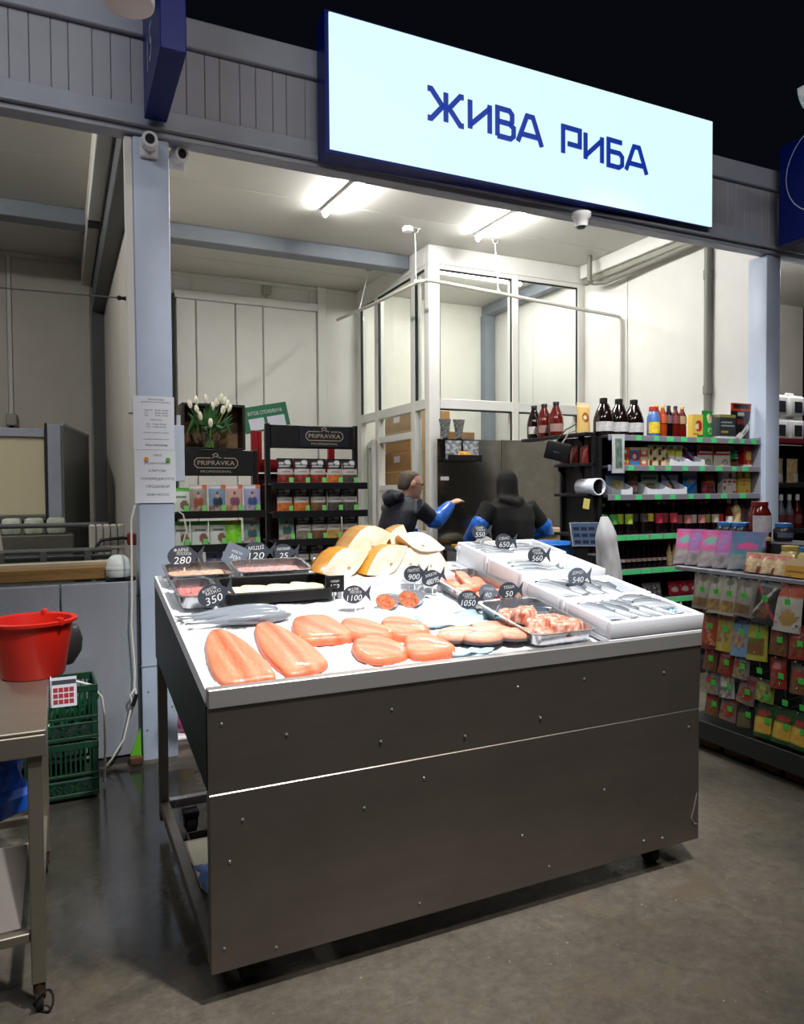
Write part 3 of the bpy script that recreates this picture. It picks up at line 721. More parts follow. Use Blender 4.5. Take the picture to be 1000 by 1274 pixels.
# ================================================================== FOAM BOXES AND FISH
foam = mat('white_foam', (236, 238, 244), .6, var=.02, vscale=30, bump=.15, bscale=160)
SL = math.atan(.165)
FX0, FX1 = 1.884, 2.366
def foam_box(y0, y1, h, label):
    """open foam box resting on the tilted tray; local frame lies in the tray plane"""
    t = thing('foam_box', label, 'foam box', ((FX0+FX1)/2, y0, tz(y0)+.006), 0, 'white foam fish boxes', (SL, 0, 0))
    L_ = (y1-y0)/math.cos(SL)-.004; hw = (FX1-FX0)/2; w = .026
    m = MB().bbox(-hw, 0, 0, hw, L_, .022, .004); m.build('base', foam, t)
    for a in ((-hw, 0, hw, w), (-hw, L_-w, hw, L_), (-hw, w+.0005, -hw+w, L_-w-.0005), (hw-w, w+.0005, hw, L_-w-.0005)):
        MB().bbox(a[0], a[1], .0225, a[2], a[3], h, .006, 2).build('wall', foam, t, 40)
    return t
FB = [(2.172, 2.462, .088, 'front'), (2.466, 2.756, .092, 'second'), (2.770, 3.068, .118, 'third'), (3.072, 3.372, .128, 'rear')]
foam_box(*FB[0][:3], 'frontmost white foam box holding small silver fish')
foam_box(*FB[1][:3], 'white foam box second from the front, with rounded bream')
foam_box(*FB[2][:3], 'white foam box third from the front, with the price 560')
foam_box(*FB[3][:3], 'rearmost white foam box with striped mackerel-like fish')
for i, (y0, y1, h, n) in enumerate(FB):     # ice inside
    random.seed(20+i); g = []; nx, ny = 26, 16; f = []
    for b_ in range(ny+1):
        for a in range(nx+1):
            x = FX0+.028+(FX1-FX0-.056)*a/nx; y = y0+.030+(y1-y0-.062)*b_/ny
            g.append((x, y, tz(y)+h-.050+random.uniform(-.006, .006)))
    k = nx+1
    f = [(b_*k+a, b_*k+a+1, (b_+1)*k+a+1, (b_+1)*k+a) for b_ in range(ny) for a in range(nx)]
    o = MB().add(g, f).build('box_ice', MATS['crushed_ice'], None, 50)
    tag(o, ('crushed ice in the front foam box', 'crushed ice in the second foam box', 'crushed ice in the third foam box', 'crushed ice in the rear foam box')[i], 'ice', kind='stuff')

def lerp(a, b_, t): return tuple(x+(y-x)*t for x, y in zip(a, b_))
def fish_mesh(name, L_, hgt, wid, style, bend=.0):
    """fish along +X (head at +X), belly down local -Z, lying flat is done by rotation"""
    prof = [(0, .10, .10), (.05, .13, .2), (.12, .18, .3), (.22, .30, .5), (.36, .62, .78), (.52, .92, .96), (.66, 1.0, 1.0), (.78, .95, .95), (.88, .74, .8), (.95, .46, .55), (1.0, .12, .18)]
    if style == 'slim': prof = [(a, b_*(.85 if .1 < a < .8 else 1), c) for a, b_, c in prof]
    n = 14; rings = []
    for a, hh, ww in prof:
        x = (a-.5)*L_; by = bend*math.sin(math.pi*a)
        rings.append([(x, by+math.cos(2*math.pi*k/n)*wid/2*ww, math.sin(2*math.pi*k/n)*hgt/2*hh) for k in range(n)])
    back = {'slim': S(64, 76, 90), 'bream': S(92, 97, 104), 'bass': S(80, 88, 97), 'salmon': S(140, 148, 158)}[style]
    belly = S(212, 216, 220); mid = S(150, 157, 165)
    def col(t, u):
        s_ = math.sin(2*math.pi*(u+.5/n))
        if t > .93 : return S(110, 112, 116)
        c = lerp(mid, back, min(1, max(0, s_*1.5))) if s_ > -.05 else lerp(mid, belly, min(1, -s_*1.6))
        if style == 'slim' and s_ > .25 and int(t*34) % 3 == 0: c = S(38, 44, 52)
        if .80 < t < .86: c = lerp(c, S(70, 72, 78), .6)
        if t > .86: c = lerp(c, S(150, 152, 156), .6)
        return c
    m = MB(); m.loft(rings, True, 0, col)
    # tail, dorsal and pelvic fins as thin prisms, eyes as small spheres
    tw = hgt*.62
    def fin(pts, c):
        s0 = len(m.v); q = len(m.f)
        k = len(pts)
        v = [(a, -.0015, b_) for a, b_ in pts]+[(a, .0015, b_) for a, b_ in pts]
        ff = [tuple(range(k)), tuple(range(2*k-1, k-1, -1))]+[(i, i+k, (i+1) % k+k, (i+1) % k) for i in range(k)]
        m.add(v, ff, 0, [c]*len(ff))
    fin([(-.49*L_, -.06*hgt), (-.60*L_, -.55*tw), (-.565*L_, 0), (-.60*L_, .55*tw), (-.49*L_, .06*hgt)], S(120, 122, 128))
    fin([(.15*L_, .46*hgt), (-.02*L_, .62*hgt), (-.2*L_, .44*hgt), (-.2*L_, .3*hgt), (.15*L_, .40*hgt)], S(110, 114, 122))
    fin([(.12*L_, -.42*hgt), (.05*L_, -.58*hgt), (.0*L_, -.42*hgt)], S(170, 172, 176))
    for sgn in (-1, 1):
        m2 = MB().sphere((.415*L_, sgn*wid*.40*.75, .06*hgt), hgt*.075, hgt*.04, hgt*.075, 8, 6)
        m.add(m2.v, m2.f, 0, [S(30, 30, 32)]*len(m2.f))
    return m.mesh(name, P_SKIN, 50)
ME_SLIM = fish_mesh('slim_fish', .27, .062, .050, 'slim'); ME_BREAM = fish_mesh('bream', .235, .105, .052, 'bream'); ME_BASS = fish_mesh('bass', .235, .074, .054, 'bass')
ME_SALMON = fish_mesh('trout', .36, .075, .052, 'salmon')
def lay(name, me, x, y, z, rz, roll, label, group, pitch=0.0):
    o = obj(name, me); o.rotation_mode = 'XYZ'
    Mx = Matrix.Translation((x, y, z)) @ Matrix.Rotation(SL, 4, 'X') @ Matrix.Rotation(rz, 4, 'Z') @ Matrix.Rotation(pitch, 4, 'Y') @ Matrix.Rotation(roll, 4, 'X')
    o.matrix_world = Mx
    return tag(o, label, 'fish', group)
def zin(i, y): return tz(y)+FB[i][2]-.042
random.seed(5)
for k in range(5):      # rear box: striped slim fish, heads at upper left
    y = 3.125+.045*k
    lay('slim_fish', ME_SLIM, 2.03+.015*k-.006*k*k, y, zin(3, y)+.024, R(166+random.uniform(-4, 4)), R(62), 'dark-striped slim silver fish, %s row from the front in the rear foam box' % ORD[k], 'slim fish in the rear box')
for k in range(3):
    y = 3.15+.06*k
    lay('slim_fish', ME_SLIM, 2.22+.008*k, y, zin(3, y)+.024, R(172), R(62), 'striped slim fish on the right half of the rear foam box, %s from the front' % ORD[k], 'slim fish in the rear box')
for k in range(3):
    y = 2.835+.06*k
    lay('slim_fish', ME_SLIM, 2.03+.02*k, y, zin(2, y)+.024, R(168), R(62), 'striped slim fish in the third foam box, %s from its front wall' % ORD[k], 'slim fish in the third box')
for k in range(4):      # second box: bream
    x = 1.985+.072*k; y = 2.632-.018*k
    lay('bream', ME_BREAM, x, y, zin(1, y)+.030, R(118+random.uniform(-5, 5)), R(64), 'plump silver bream, %s from the left in the second foam box' % ORD[k], 'bream in the second box')
for k in range(5):      # front box: bass
    x = 1.985+.062*k; y = 2.335-.012*(k % 2)
    lay('bass', ME_BASS, x, y, zin(0, y)+.026, R(122+random.uniform(-5, 4)), R(60), 'small silver bass, %s from the left in the front foam box' % ORD[k], 'bass in the front box')
for k in range(2):
    y = 2.37-.05*k
    lay('bass', ME_BASS, 2.235+.012*k, y, zin(0, y)+.040, R(158+8*k), R(60), ('silver bass lying crosswise at the back right of the front foam box', 'silver bass lying crosswise at the front right of the front foam box')[k], 'bass in the front box')
# blue film scraps among the fish
film = mat('blue_ice_film', (196, 232, 246), .3, coat=.3, var=.1, vscale=20)
def scrap(x, y, z, w, d, seed, label):
    random.seed(seed); n = 7; g = []
    for j in range(n):
        for i in range(n):
            u, v = i/(n-1)-.5, j/(n-1)-.5
            g.append((x+w*u+random.uniform(-.01, .01), y+d*v+random.uniform(-.008, .008), z+.165*d*v+random.uniform(0, .018)))
    f = [(j*n+i, j*n+i+1, (j+1)*n+i+1, (j+1)*n+i) for j in range(n-1) for i in range(n-1)]
    o = MB().add(g, f).build('plastic_film', film, None, 40); md = o.modifiers.new('s', 'SOLIDIFY'); md.thickness = .002
    tag(o, label, 'film', 'scraps of blue film')
scrap(2.00, 2.80, zin(2, 2.80)+.012, .12, .05, 1, 'blue film scrap at the left front of the third foam box')
scrap(2.23, 2.86, zin(2, 2.86)+.012, .13, .06, 2, 'blue film scrap at the right side of the third foam box')
scrap(2.25, 2.62, zin(1, 2.62)+.012, .12, .07, 3, 'blue film scrap right of the bream')
scrap(2.315, 2.30, zin(0, 2.30)+.014, .03, .04, 4, 'tiny blue film scrap in the front foam box corner')
scrap(1.43, 2.58, tz(2.58)+.004, .30, .15, 5, 'pale blue film sheet on the ice behind the salmon steaks')
scrap(1.33, 2.265, tz(2.265)+.002, .16, .05, 8, 'pale blue film peeking out under the salmon steaks')
price_tag((2.005, 3.30, 1.332), zin(3, 3.30), 'СКУМБР|СВІЖА', '550', 'price tag reading 550 at the rear left foam box corner', .125)
price_tag((2.090, 3.20, 1.284), zin(3, 3.20), 'СІБАС', '650', 'dark fish-shaped price tag reading 650 on the rear foam box', .135)
price_tag((2.125, 2.96, 1.230), zin(2, 2.96), 'ДОРАДО|СВІЖА', '560', 'dark fish-shaped price tag reading 560 on the third foam box', .135)
price_tag((2.085, 2.60, 1.165), zin(1, 2.60)+.02, 'ДОРАДО', '540', 'grey fish-shaped price tag reading 540 on the bream', .13, mat('slate_mid', (92, 100, 112), .6))

# salmon fillets ----------------------------------------------------
def slab(name, pts, th, colf, label, cat='fillet', group=None, crown=.35, nseg=9, mt=None, base=None, rnd=0.0, seed=1):
    """a slab of flesh: outline (world x, y) domed over the tilted ice; colf(u,v) gives the print of the flesh"""
    random.seed(seed); n = len(pts); P = [Vector((p[0], p[1])) for p in pts]
    # densify outline with Catmull-Rom
    out = []
    for i in range(n):
        a, b_, c, d_ = P[i-1], P[i], P[(i+1) % n], P[(i+2) % n]
        for k in range(6):
            t_ = k/6; out.append(.5*((2*b_)+(c-a)*t_+(2*a-5*b_+4*c-d_)*t_*t_+(3*b_-a-3*c+d_)*t_**3))
    ctr = sum(out, Vector((0, 0)))/len(out); mx = max((p-ctr).length for p in out)
    rings = []; levels = [(1.0, 0.0), (1.012, .3), (1.0, .62), (.965, .84), (.91, .94), (.82, .99), (.70, 1.02), (.57, 1.04), (.44, 1.05), (.31, 1.06), (.18, 1.06), (.03, 1.06)]
    z0 = base if base is not None else 0.0
    for s_, hh in levels:
        ring = []
        for p in out:
            q = ctr+(p-ctr)*s_
            ring.append((q.x, q.y, tz(q.y)+z0-.003+th*hh+random.uniform(-1, 1)*rnd))
        rings.append(ring)
    m = MB(); vcs = []
    x0 = min(p.x for p in out); x1 = max(p.x for p in out); y0 = min(p.y for p in out); y1 = max(p.y for p in out)
    k = len(out); vs = [p for r_ in rings for p in r_]; fs = []
    for i in range(len(rings)):
        for j in range(k):
            q = rings[i][j]; vcs.append(colf((q[0]-x0)/(x1-x0), (q[1]-y0)/(y1-y0), levels[i][1]))
            if i < len(rings)-1: fs.append((i*k+j, i*k+(j+1) % k, (i+1)*k+(j+1) % k, (i+1)*k+j))
    fs.append(tuple((len(rings)-1)*k+j for j in range(k))); fs.append(tuple(range(k-1, -1, -1)))
    m.add(vs, fs, 0, [(1, 1, 1, 1)]*len(fs)); m.vc = vcs
    o = m.build(name, mt or P_FLESH, None, 60)
    return tag(o, label, cat, group)
def salmon(seed, axis=0.0, dark=None):
    rr = random.Random(seed); ph = rr.random()*6
    ca, sa = math.cos(axis), math.sin(axis)
    def f(u, v, h):
        a = (u-.5)*ca+(v-.5)*sa; b_ = (v-.5)*ca-(u-.5)*sa
        a += .05*math.sin(b_*3+ph)
        w = .5+.5*mnoise.noise((a*9+ph, b_*3.2, ph))
        c = lerp(S(226, 110, 68), S(240, 150, 112), min(1, max(0, w+.5*abs(a)-.1)))
        g = math.exp(-((a+.03)/.055)**2); c = lerp(c, S(216, 88, 46), .75*g)
        g = math.exp(-((a-.13)/.03)**2)+math.exp(-((a+.20)/.03)**2); c = lerp(c, S(244, 178, 148), .45*g)
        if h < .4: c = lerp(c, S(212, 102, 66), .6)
        return c
    return f
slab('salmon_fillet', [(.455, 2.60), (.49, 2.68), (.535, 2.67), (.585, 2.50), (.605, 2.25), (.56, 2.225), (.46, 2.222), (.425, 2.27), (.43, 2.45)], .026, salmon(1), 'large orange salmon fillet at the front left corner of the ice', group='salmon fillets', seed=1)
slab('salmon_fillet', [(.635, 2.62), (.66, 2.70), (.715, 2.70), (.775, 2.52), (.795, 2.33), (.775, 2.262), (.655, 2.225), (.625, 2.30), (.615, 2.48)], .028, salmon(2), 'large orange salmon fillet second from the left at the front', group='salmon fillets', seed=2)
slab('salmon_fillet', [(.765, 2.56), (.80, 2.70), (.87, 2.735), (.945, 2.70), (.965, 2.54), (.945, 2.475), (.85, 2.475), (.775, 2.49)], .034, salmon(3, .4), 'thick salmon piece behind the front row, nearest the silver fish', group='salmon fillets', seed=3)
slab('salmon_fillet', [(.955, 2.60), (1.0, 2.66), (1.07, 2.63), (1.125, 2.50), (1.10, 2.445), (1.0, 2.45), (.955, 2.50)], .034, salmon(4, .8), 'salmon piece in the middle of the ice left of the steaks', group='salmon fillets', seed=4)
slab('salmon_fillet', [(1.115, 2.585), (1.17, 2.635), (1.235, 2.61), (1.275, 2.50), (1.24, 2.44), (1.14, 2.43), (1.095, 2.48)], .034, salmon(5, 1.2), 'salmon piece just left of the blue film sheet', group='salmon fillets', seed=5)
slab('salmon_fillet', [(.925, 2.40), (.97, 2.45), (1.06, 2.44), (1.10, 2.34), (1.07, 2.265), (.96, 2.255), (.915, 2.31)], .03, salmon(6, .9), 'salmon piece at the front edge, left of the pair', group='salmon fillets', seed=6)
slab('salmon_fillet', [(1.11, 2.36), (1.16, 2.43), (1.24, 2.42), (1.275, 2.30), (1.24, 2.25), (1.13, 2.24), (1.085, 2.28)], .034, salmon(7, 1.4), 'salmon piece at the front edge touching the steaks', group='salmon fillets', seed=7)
# steaks: overlapping flat slices with dark skin edge
def steak_col(seed):
    rr = random.Random(seed)
    def f(u, v, h):
        if h < .55: return S(92, 84, 86) if v < .7 else S(150, 104, 92)
        return lerp(S(224, 136, 104), S(238, 176, 150), .5+.5*mnoise.noise((u*5+seed, v*7, seed*2.3)))
    return f
sk = [((1.38, 2.44), .0), ((1.53, 2.45), .004), ((1.33, 2.365), .016), ((1.47, 2.37), .020), ((1.60, 2.375), .012), ((1.40, 2.29), .030), ((1.55, 2.30), .026)]
for i, ((x, y), b_) in enumerate(sk):
    if x > 1.57: x = 1.50
    slab('salmon_steak', [(x-.085, y), (x-.05, y+.035), (x+.03, y+.04), (x+.085, y+.01), (x+.05, y-.035), (x-.03, y-.04)], .026, steak_col(i), 'pink salmon steak in the overlapping pile, ' + ['back left', 'back right', 'second row left', 'second row middle', 'second row right', 'front left', 'front right'][i], 'steak', 'salmon steaks', base=b_, seed=30+i)

# steel pans ---------------------------------------------------------
def pan(x0, y0, x1, y1, h, label, m=steel_lt, wall=.004, rim=.012, name='steel_pan', lift=.0, depth=None):
    t = thing(name, label, 'pan', ((x0+x1)/2, y0, tz(y0)+lift), 0, None, (SL, 0, 0))
    hw = (x1-x0)/2; L_ = (y1-y0)/math.cos(SL); s_ = .018
    def rr(hx, ya, yb, r_, z):
        o_ = []
        for cx, cy, a0 in ((hx-r_, ya+r_, -90), (hx-r_, yb-r_, 0), (-hx+r_, yb-r_, 90), (-hx+r_, ya+r_, 180)):
            for k in range(5):
                a = R(a0+22.5*k); o_.append((cx+r_*math.cos(a), cy+r_*math.sin(a), z))
        return o_
    rings = [rr(hw-s_-.004, s_+.004, L_-s_-.004, .03, 0), rr(hw-s_, s_, L_-s_, .03, .004), rr(hw-rim, rim, L_-rim, .032, h-.004), rr(hw, 0, L_, .036, h-.003), rr(hw, 0, L_, .036, h),
             rr(hw-rim-.001, rim+.001, L_-rim-.001, .032, h), rr(hw-s_-wall, s_+wall, L_-s_-wall, .03, .010), rr(hw-s_-wall-.006, s_+wall+.006, L_-s_-wall-.006, .026, .007)]
    m_ = MB().loft(rings, True); m_.build('body', m, t, 40)
    return t, hw, L_
def heap(par, hw, L_, z, hgt, matr, name, label_part=None, seed=1, y0=.02, n=22, amp=.008):
    random.seed(seed); g = []
    for j in range(n+1):
        for i in range(n+1):
            u, v = i/n*2-1, j/n*2-1
            e = max(0, 1-max(abs(u), abs(v))**3)
            g.append((u*hw, y0+(v+1)/2*(L_-2*y0), z+hgt*e+e*(mnoise.noise((u*5+seed, v*5, 0))*amp+random.uniform(-amp, amp)*.4)))
    k = n+1
    f = [(j*k+i, j*k+i+1, (j+1)*k+i+1, (j+1)*k+i) for j in range(n) for i in range(n)]
    edge = [i for i in range(k)]+[j*k+n for j in range(1, k)]+[n*k+i for i in range(n-1, -1, -1)]+[j*k for j in range(n-1, 0, -1)]
    b0 = len(g)
    g += [(g[e][0], g[e][1], z-.004) for e in edge]; q = len(edge)
    f += [(edge[(a+1) % q], edge[a], b0+a, b0+(a+1) % q) for a in range(q)]
    return MB().add(g, f).build(name, matr, par, 60)
pinkmince = mat('minced_fish', (226, 176, 168), .4, var=.2, vscale=60, col2=(206, 120, 112), bump=.5, bscale=120)
palemince = mat('pale_mince', (236, 196, 170), .4, var=.2, vscale=40, col2=(222, 160, 128), bump=.5, bscale=100)
redmince = mat('red_mince', (214, 150, 146), .4, var=.3, vscale=50, col2=(182, 72, 74), bump=.5, bscale=110)
roe = mat('pale_roe', (246, 236, 208), .45, var=.1, vscale=30, col2=(240, 214, 150), bump=.4, bscale=80)
for (x0, y0, x1, y1), mm, lab, sd in (((.405, 3.225, .70, 3.455), palemince, 'steel pan of pale orange minced fish at the left rear corner', 1), ((.705, 3.23, 1.06, 3.46), pinkmince, 'wide steel pan of pale pink minced fish at the rear', 2), ((.405, 2.93, .575, 3.195), redmince, 'small steel pan of red fish mince at the left edge', 3)):
    t, hw, L_ = pan(x0, y0, x1, y1, .055, lab, lift=.012)
    o = heap(None, hw-.026, L_, .0, .012, mm, 'fish_mince', seed=sd, y0=.026)
    o.matrix_world = Matrix.Translation((t.location.x, t.location.y, t.location.z)) @ Matrix.Rotation(SL, 4, 'X') @ Matrix.Translation((0, 0, .020))
    tag(o, lab.replace('steel pan of ', 'heap of ').replace('small ', '').replace('wide ', ''), 'mince', kind='stuff')
t, hw, L_ = pan(.585, 2.935, 1.075, 3.195, .05, 'long black tray with pale roe behind the silver fish', m=black, lift=.012, rim=.02, name='black_tray')
for k in range(7):
    x = -.17+.055*k+.01*(k % 2)
    pts = [(x-.05, .07), (x-.035, .14+.01*(k % 3)), (x+.02, .15), (x+.055, .11), (x+.03, .06)]
    o = slab('roe_piece', [(.83+a, 2.95+b_) for a, b_ in pts], .02, (lambda rr: (lambda u, v, h: lerp(S(246, 238, 214), S(240, 214, 150), rr.random()**2)))(random.Random(k)), 'cream roe piece, %s from the left in the black tray' % ORD[k], 'roe', 'roe in the black tray', base=.028+.004*(k % 2), seed=60+k)
for k, (x, y, a) in enumerate(((.60, 2.845, 3), (.61, 2.80, -2), (.63, 2.755, 2))):
    lay('trout', ME_SALMON, x, y, tz(y)+.022, R(a), R(78), 'long silver fish on the ice, ' + ['nearest the black tray', 'in the middle of the three', 'nearest the salmon fillets'][k], 'silver fish on the ice')
# cut tail pieces with orange faces, in the ice
def cut_piece(loc, rz, L_, r, label, group):
    t = thing('salmon_tail', label, 'fish piece', loc, 0, group, (SL, 0, rz))
    n = 16; prof = [(0, 1.0), (.25, .96), (.5, .74), (.72, .42), (.85, .22), (.92, .20)]
    rings = [[(a*L_, math.cos(2*math.pi*k/n)*r*b_*.95, r*.72+math.sin(2*math.pi*k/n)*r*.72*(b_*.7+.3 if a else 1)) for k in range(n)] for a, b_ in prof]
    m = MB(); m.loft(rings, True, 0, lambda q, u: lerp(S(120, 128, 140), S(206, 210, 216), .5-.5*math.sin(2*math.pi*u)))
    k2 = [(L_*.90, 0), (L_*1.08, .05), (L_*1.04, 0), (L_*1.08, -.05)]
    v = [(a, b_, r*.70) for a, b_ in k2]+[(a, b_, r*.76) for a, b_ in k2]
    ff = [(0, 3, 2, 1), (4, 5, 6, 7)]+[(i, (i+1) % 4, (i+1) % 4+4, i+4) for i in range(4)]
    m.add(v, ff, 0, [S(96, 100, 108)]*6)
    m.build('body', P_SKIN, t, 50)
    m = MB(); rings = [[(-.0015-.002*(1-s_), math.cos(2*math.pi*k/n)*r*.9*s_, r*.72+math.sin(2*math.pi*k/n)*r*.66*s_) for k in range(n)] for s_ in (1, .8, .6, .4, .2, .02)]
    m.loft(rings, False, 0, lambda q, u: lerp(S(214, 92, 48), S(240, 156, 112), min(1, max(0, .5+1.2*mnoise.noise((math.cos(u*6.283)*(1-q)*3+loc[0]*9, math.sin(u*6.283)*(1-q)*3, 1.7))))))
    m.build('cut_face', P_FLESH, t, 60)
cut_piece((1.225, 2.80, tz(2.80)-.004), R(45), .16, .048, 'cut salmon tail with orange face in the ice, the left one', 'cut salmon tails')
cut_piece((1.335, 2.805, tz(2.805)-.004), R(40), .18, .052, 'cut salmon tail with orange face in the ice, the right one', 'cut salmon tails')

# middle foam box with pale chunks ------------------------------------
t = thing('foam_box', 'white foam box under the pale fish chunks at the rear', 'foam box', (1.40, 3.02, tz(3.02)+.002), 0, 'white foam fish boxes', (SL, 0, 0))
hw = .285; L_ = .42; w = .026
MB().bbox(-hw, 0, 0, hw, L_, .02, .004).build('base', foam, t)
for a in ((-hw, 0, hw, w), (-hw, L_-w, hw, L_), (-hw, w+.001, -hw+w, L_-w-.001), (hw-w, w+.001, hw, L_-w-.001)):
    MB().bbox(a[0], a[1], .021, a[2], a[3], .068, .006, 2).build('wall', foam, t, 40)
MB().bbox(-hw+w+.001, w+.001, .021, hw-w-.001, L_-w-.001, .060, .01).build('ice_fill', MATS['crushed_ice'], t)
for k, (x0, x1) in enumerate(((1.09, 1.28), (1.285, 1.50), (1.505, 1.60))):
    tag(MB().hexa([(x0, 2.995, tz(2.98)), (x1, 2.975, tz(2.97)), (x1, 3.016, tz(3.01)), (x0, 3.016, tz(3.01)), (x0, 3.000, tz(2.98)+.05), (x1, 2.982, tz(2.97)+.045-.01*k), (x1, 3.016, tz(3.01)+.045-.01*k), (x0, 3.016, tz(3.01)+.05)]).build('ice_block', MATS['crushed_ice'], None), 'white ice slab leaning on the middle foam box, ' + ['left one', 'middle one', 'right one'][k], 'ice slab', 'ice slabs')
def chunk(c, L_, h, d, rz, ry, rx, skin, label, cutside=.5):
    """large fish quarter: cream cut face with a tan skin on the far side"""
    t = thing('fish_chunk', label, 'fish piece', c, 0, 'pale fish chunks')
    n = 20
    def sec(s_, half):
        o_ = []
        for k in range(n):
            a = 2*math.pi*k/n; x = math.cos(a)*L_/2*s_; z = math.sin(a)*h/2*s_
            z *= (1-.80*min(1, abs(x/(L_/2)))**1.9)
            o_.append((x, half, z))
        return o_
    rings = [sec(.985, -d*.5), sec(1.0, -d*.45), sec(1.0, -d*.1), sec(.93, d*.2), sec(.74, d*.42), sec(.35, d*.5), sec(.03, d*.51)]
    sk_ = {'tan': (S(206, 160, 92), S(176, 122, 60)), 'gold': (S(232, 168, 52), S(206, 132, 32)), 'pale': (S(224, 204, 172), S(196, 168, 128))}[skin]
    rnd = random.Random(int(c[0]*1000))
    m = MB(); m.loft(rings, True, 0, lambda q, u: lerp(sk_[0], sk_[1], .5+.5*math.sin(u*19+c[0]*40)*math.sin(q*4)))
    M4 = Matrix.Rotation(rz, 4, 'Z') @ Matrix.Rotation(rx, 4, 'X') @ Matrix.Rotation(ry, 4, 'Y')
    m.xf(M4); m.build('skin', P_SKIN, t, 60)
    m = MB(); rings = [[(p[0], -d*.5-.001-.003*(1-s_), p[2]) for p in sec(s_, 0)] for s_ in (.985, .9, .7, .5, .3, .1, .02)]
    m.loft(rings, False, 0, lambda q, u: lerp(S(255, 246, 228), S(250, 234, 208), .5+.5*math.sin(u*13+q*6)) if not (.45 < q < .6 and .7 < u < .78) else S(196, 150, 118))
    m.xf(M4); m.build('cut_face', P_FLESH, t, 60)
bz = tz(3.2)+.075
chunk((1.135, 3.14, bz+.036), .27, .14, .15, R(16), R(-16), R(2), 'gold', 'golden-skinned fish chunk at the left of the heap')
chunk((1.345, 3.14, bz+.038), .27, .135, .14, R(14), R(-26), R(2), 'gold', 'gold-edged fish chunk in the middle of the bottom row')
chunk((1.475, 3.17, bz+.020), .22, .12, .12, R(4), R(-30), R(-4), 'pale', 'pale fish chunk third in the bottom row')
chunk((1.610, 3.16, bz+.014), .21, .12, .11, R(-4), R(26), R(-4), 'pale', 'pale fish chunk at the right end of the heap')
chunk((1.280, 3.20, bz+.124), .27, .15, .15, R(14), R(-12), R(2), 'tan', 'big tan-skinned fish chunk on top of the heap')
chunk((1.455, 3.22, bz+.128), .14, .12, .10, R(14), R(-68), R(0), 'tan', 'small upright wedge of fish beside the big top chunk')
chunk((1.560, 3.16, bz+.094), .25, .095, .10, R(0), R(18), R(-20), 'pale', 'flat white fish chunk sloping down on the right of the heap')

# pan of salmon slabs, pan of trimmings ------------------------------
t, hw, L_ = pan(1.575, 2.66, 1.868, 3.16, .045, 'steel pan of salmon belly slabs beside the foam boxes', lift=.006)
for k, (x, y, l, wd, a, b_) in enumerate(((1.66, 3.02, .2, .07, 80, .02), (1.73, 3.00, .22, .06, 75, .035), (1.78, 2.95, .2, .06, 70, .02), (1.68, 2.88, .18, .08, 30, .03), (1.76, 2.80, .17, .08, 10, .02), (1.67, 2.76, .15, .07, -10, .022))):
    ca, sa = math.cos(R(a)), math.sin(R(a)); pts = [(-l/2, -wd/3), (-l/2, wd/3), (0, wd/2), (l/2, wd/3), (l/2, -wd/3), (0, -wd/2)]
    slab('salmon_slab', [(x+p*ca-q*sa, y+p*sa+q*ca) for p, q in pts], .022, salmon(40+k, 1.57 if a > 50 else 0), 'striped salmon belly slab, %s from the back of its pan' % ORD[k], 'fish piece', 'salmon belly slabs', base=b_, seed=80+k)
t, hw, L_ = pan(1.565, 2.215, 1.868, 2.64, .05, 'steel pan of salmon trimmings at the counter front', lift=.008)
random.seed(14)
tri = [(1.645, 2.50), (1.715, 2.475), (1.665, 2.42), (1.745, 2.40), (1.665, 2.335), (1.735, 2.32), (1.805, 2.385), (1.80, 2.30), (1.73, 2.265), (1.655, 2.275)]
for k, (x, y) in enumerate(tri):
    a = random.uniform(0, 3); pts = [(math.cos(a+q*.785)*random.uniform(.036, .056), math.sin(a+q*.785)*random.uniform(.032, .046)) for q in range(8)]
    def cf(u, v, h, k=k):
        n1 = .5+.5*mnoise.noise((u*4+k*3.1, v*4, k)); n2 = mnoise.noise((u*7, v*7+k*1.7, h*2))
        c = lerp(S(224, 106, 62), S(236, 182, 160), min(1, max(0, n1*1.3-.1)))
        if n2 > .18: c = lerp(c, S(150, 44, 40), .65)
        if n2 < -.28: c = lerp(c, S(246, 222, 206), .7)
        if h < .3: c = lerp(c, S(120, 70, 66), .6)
        return c
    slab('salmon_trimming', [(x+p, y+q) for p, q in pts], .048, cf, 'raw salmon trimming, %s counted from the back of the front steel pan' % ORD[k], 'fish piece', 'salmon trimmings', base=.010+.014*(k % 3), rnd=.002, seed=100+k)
for k, (x, y, a) in enumerate(((1.60, 2.54, 50), (1.80, 2.53, -35), (1.74, 2.50, -10))):
    o = obj('fish_tail', ME_SLIM); o.matrix_world = Matrix.Translation((x+.02, y, tz(y)+.042)) @ Matrix.Rotation(SL, 4, 'X') @ Matrix.Rotation(R(a), 4, 'Z') @ Matrix.Scale(.62, 4)
    tag(o, 'small dark fish among the salmon trimmings, ' + ['leftmost', 'rightmost', 'middle one'][k], 'fish', 'small fish among trimmings')
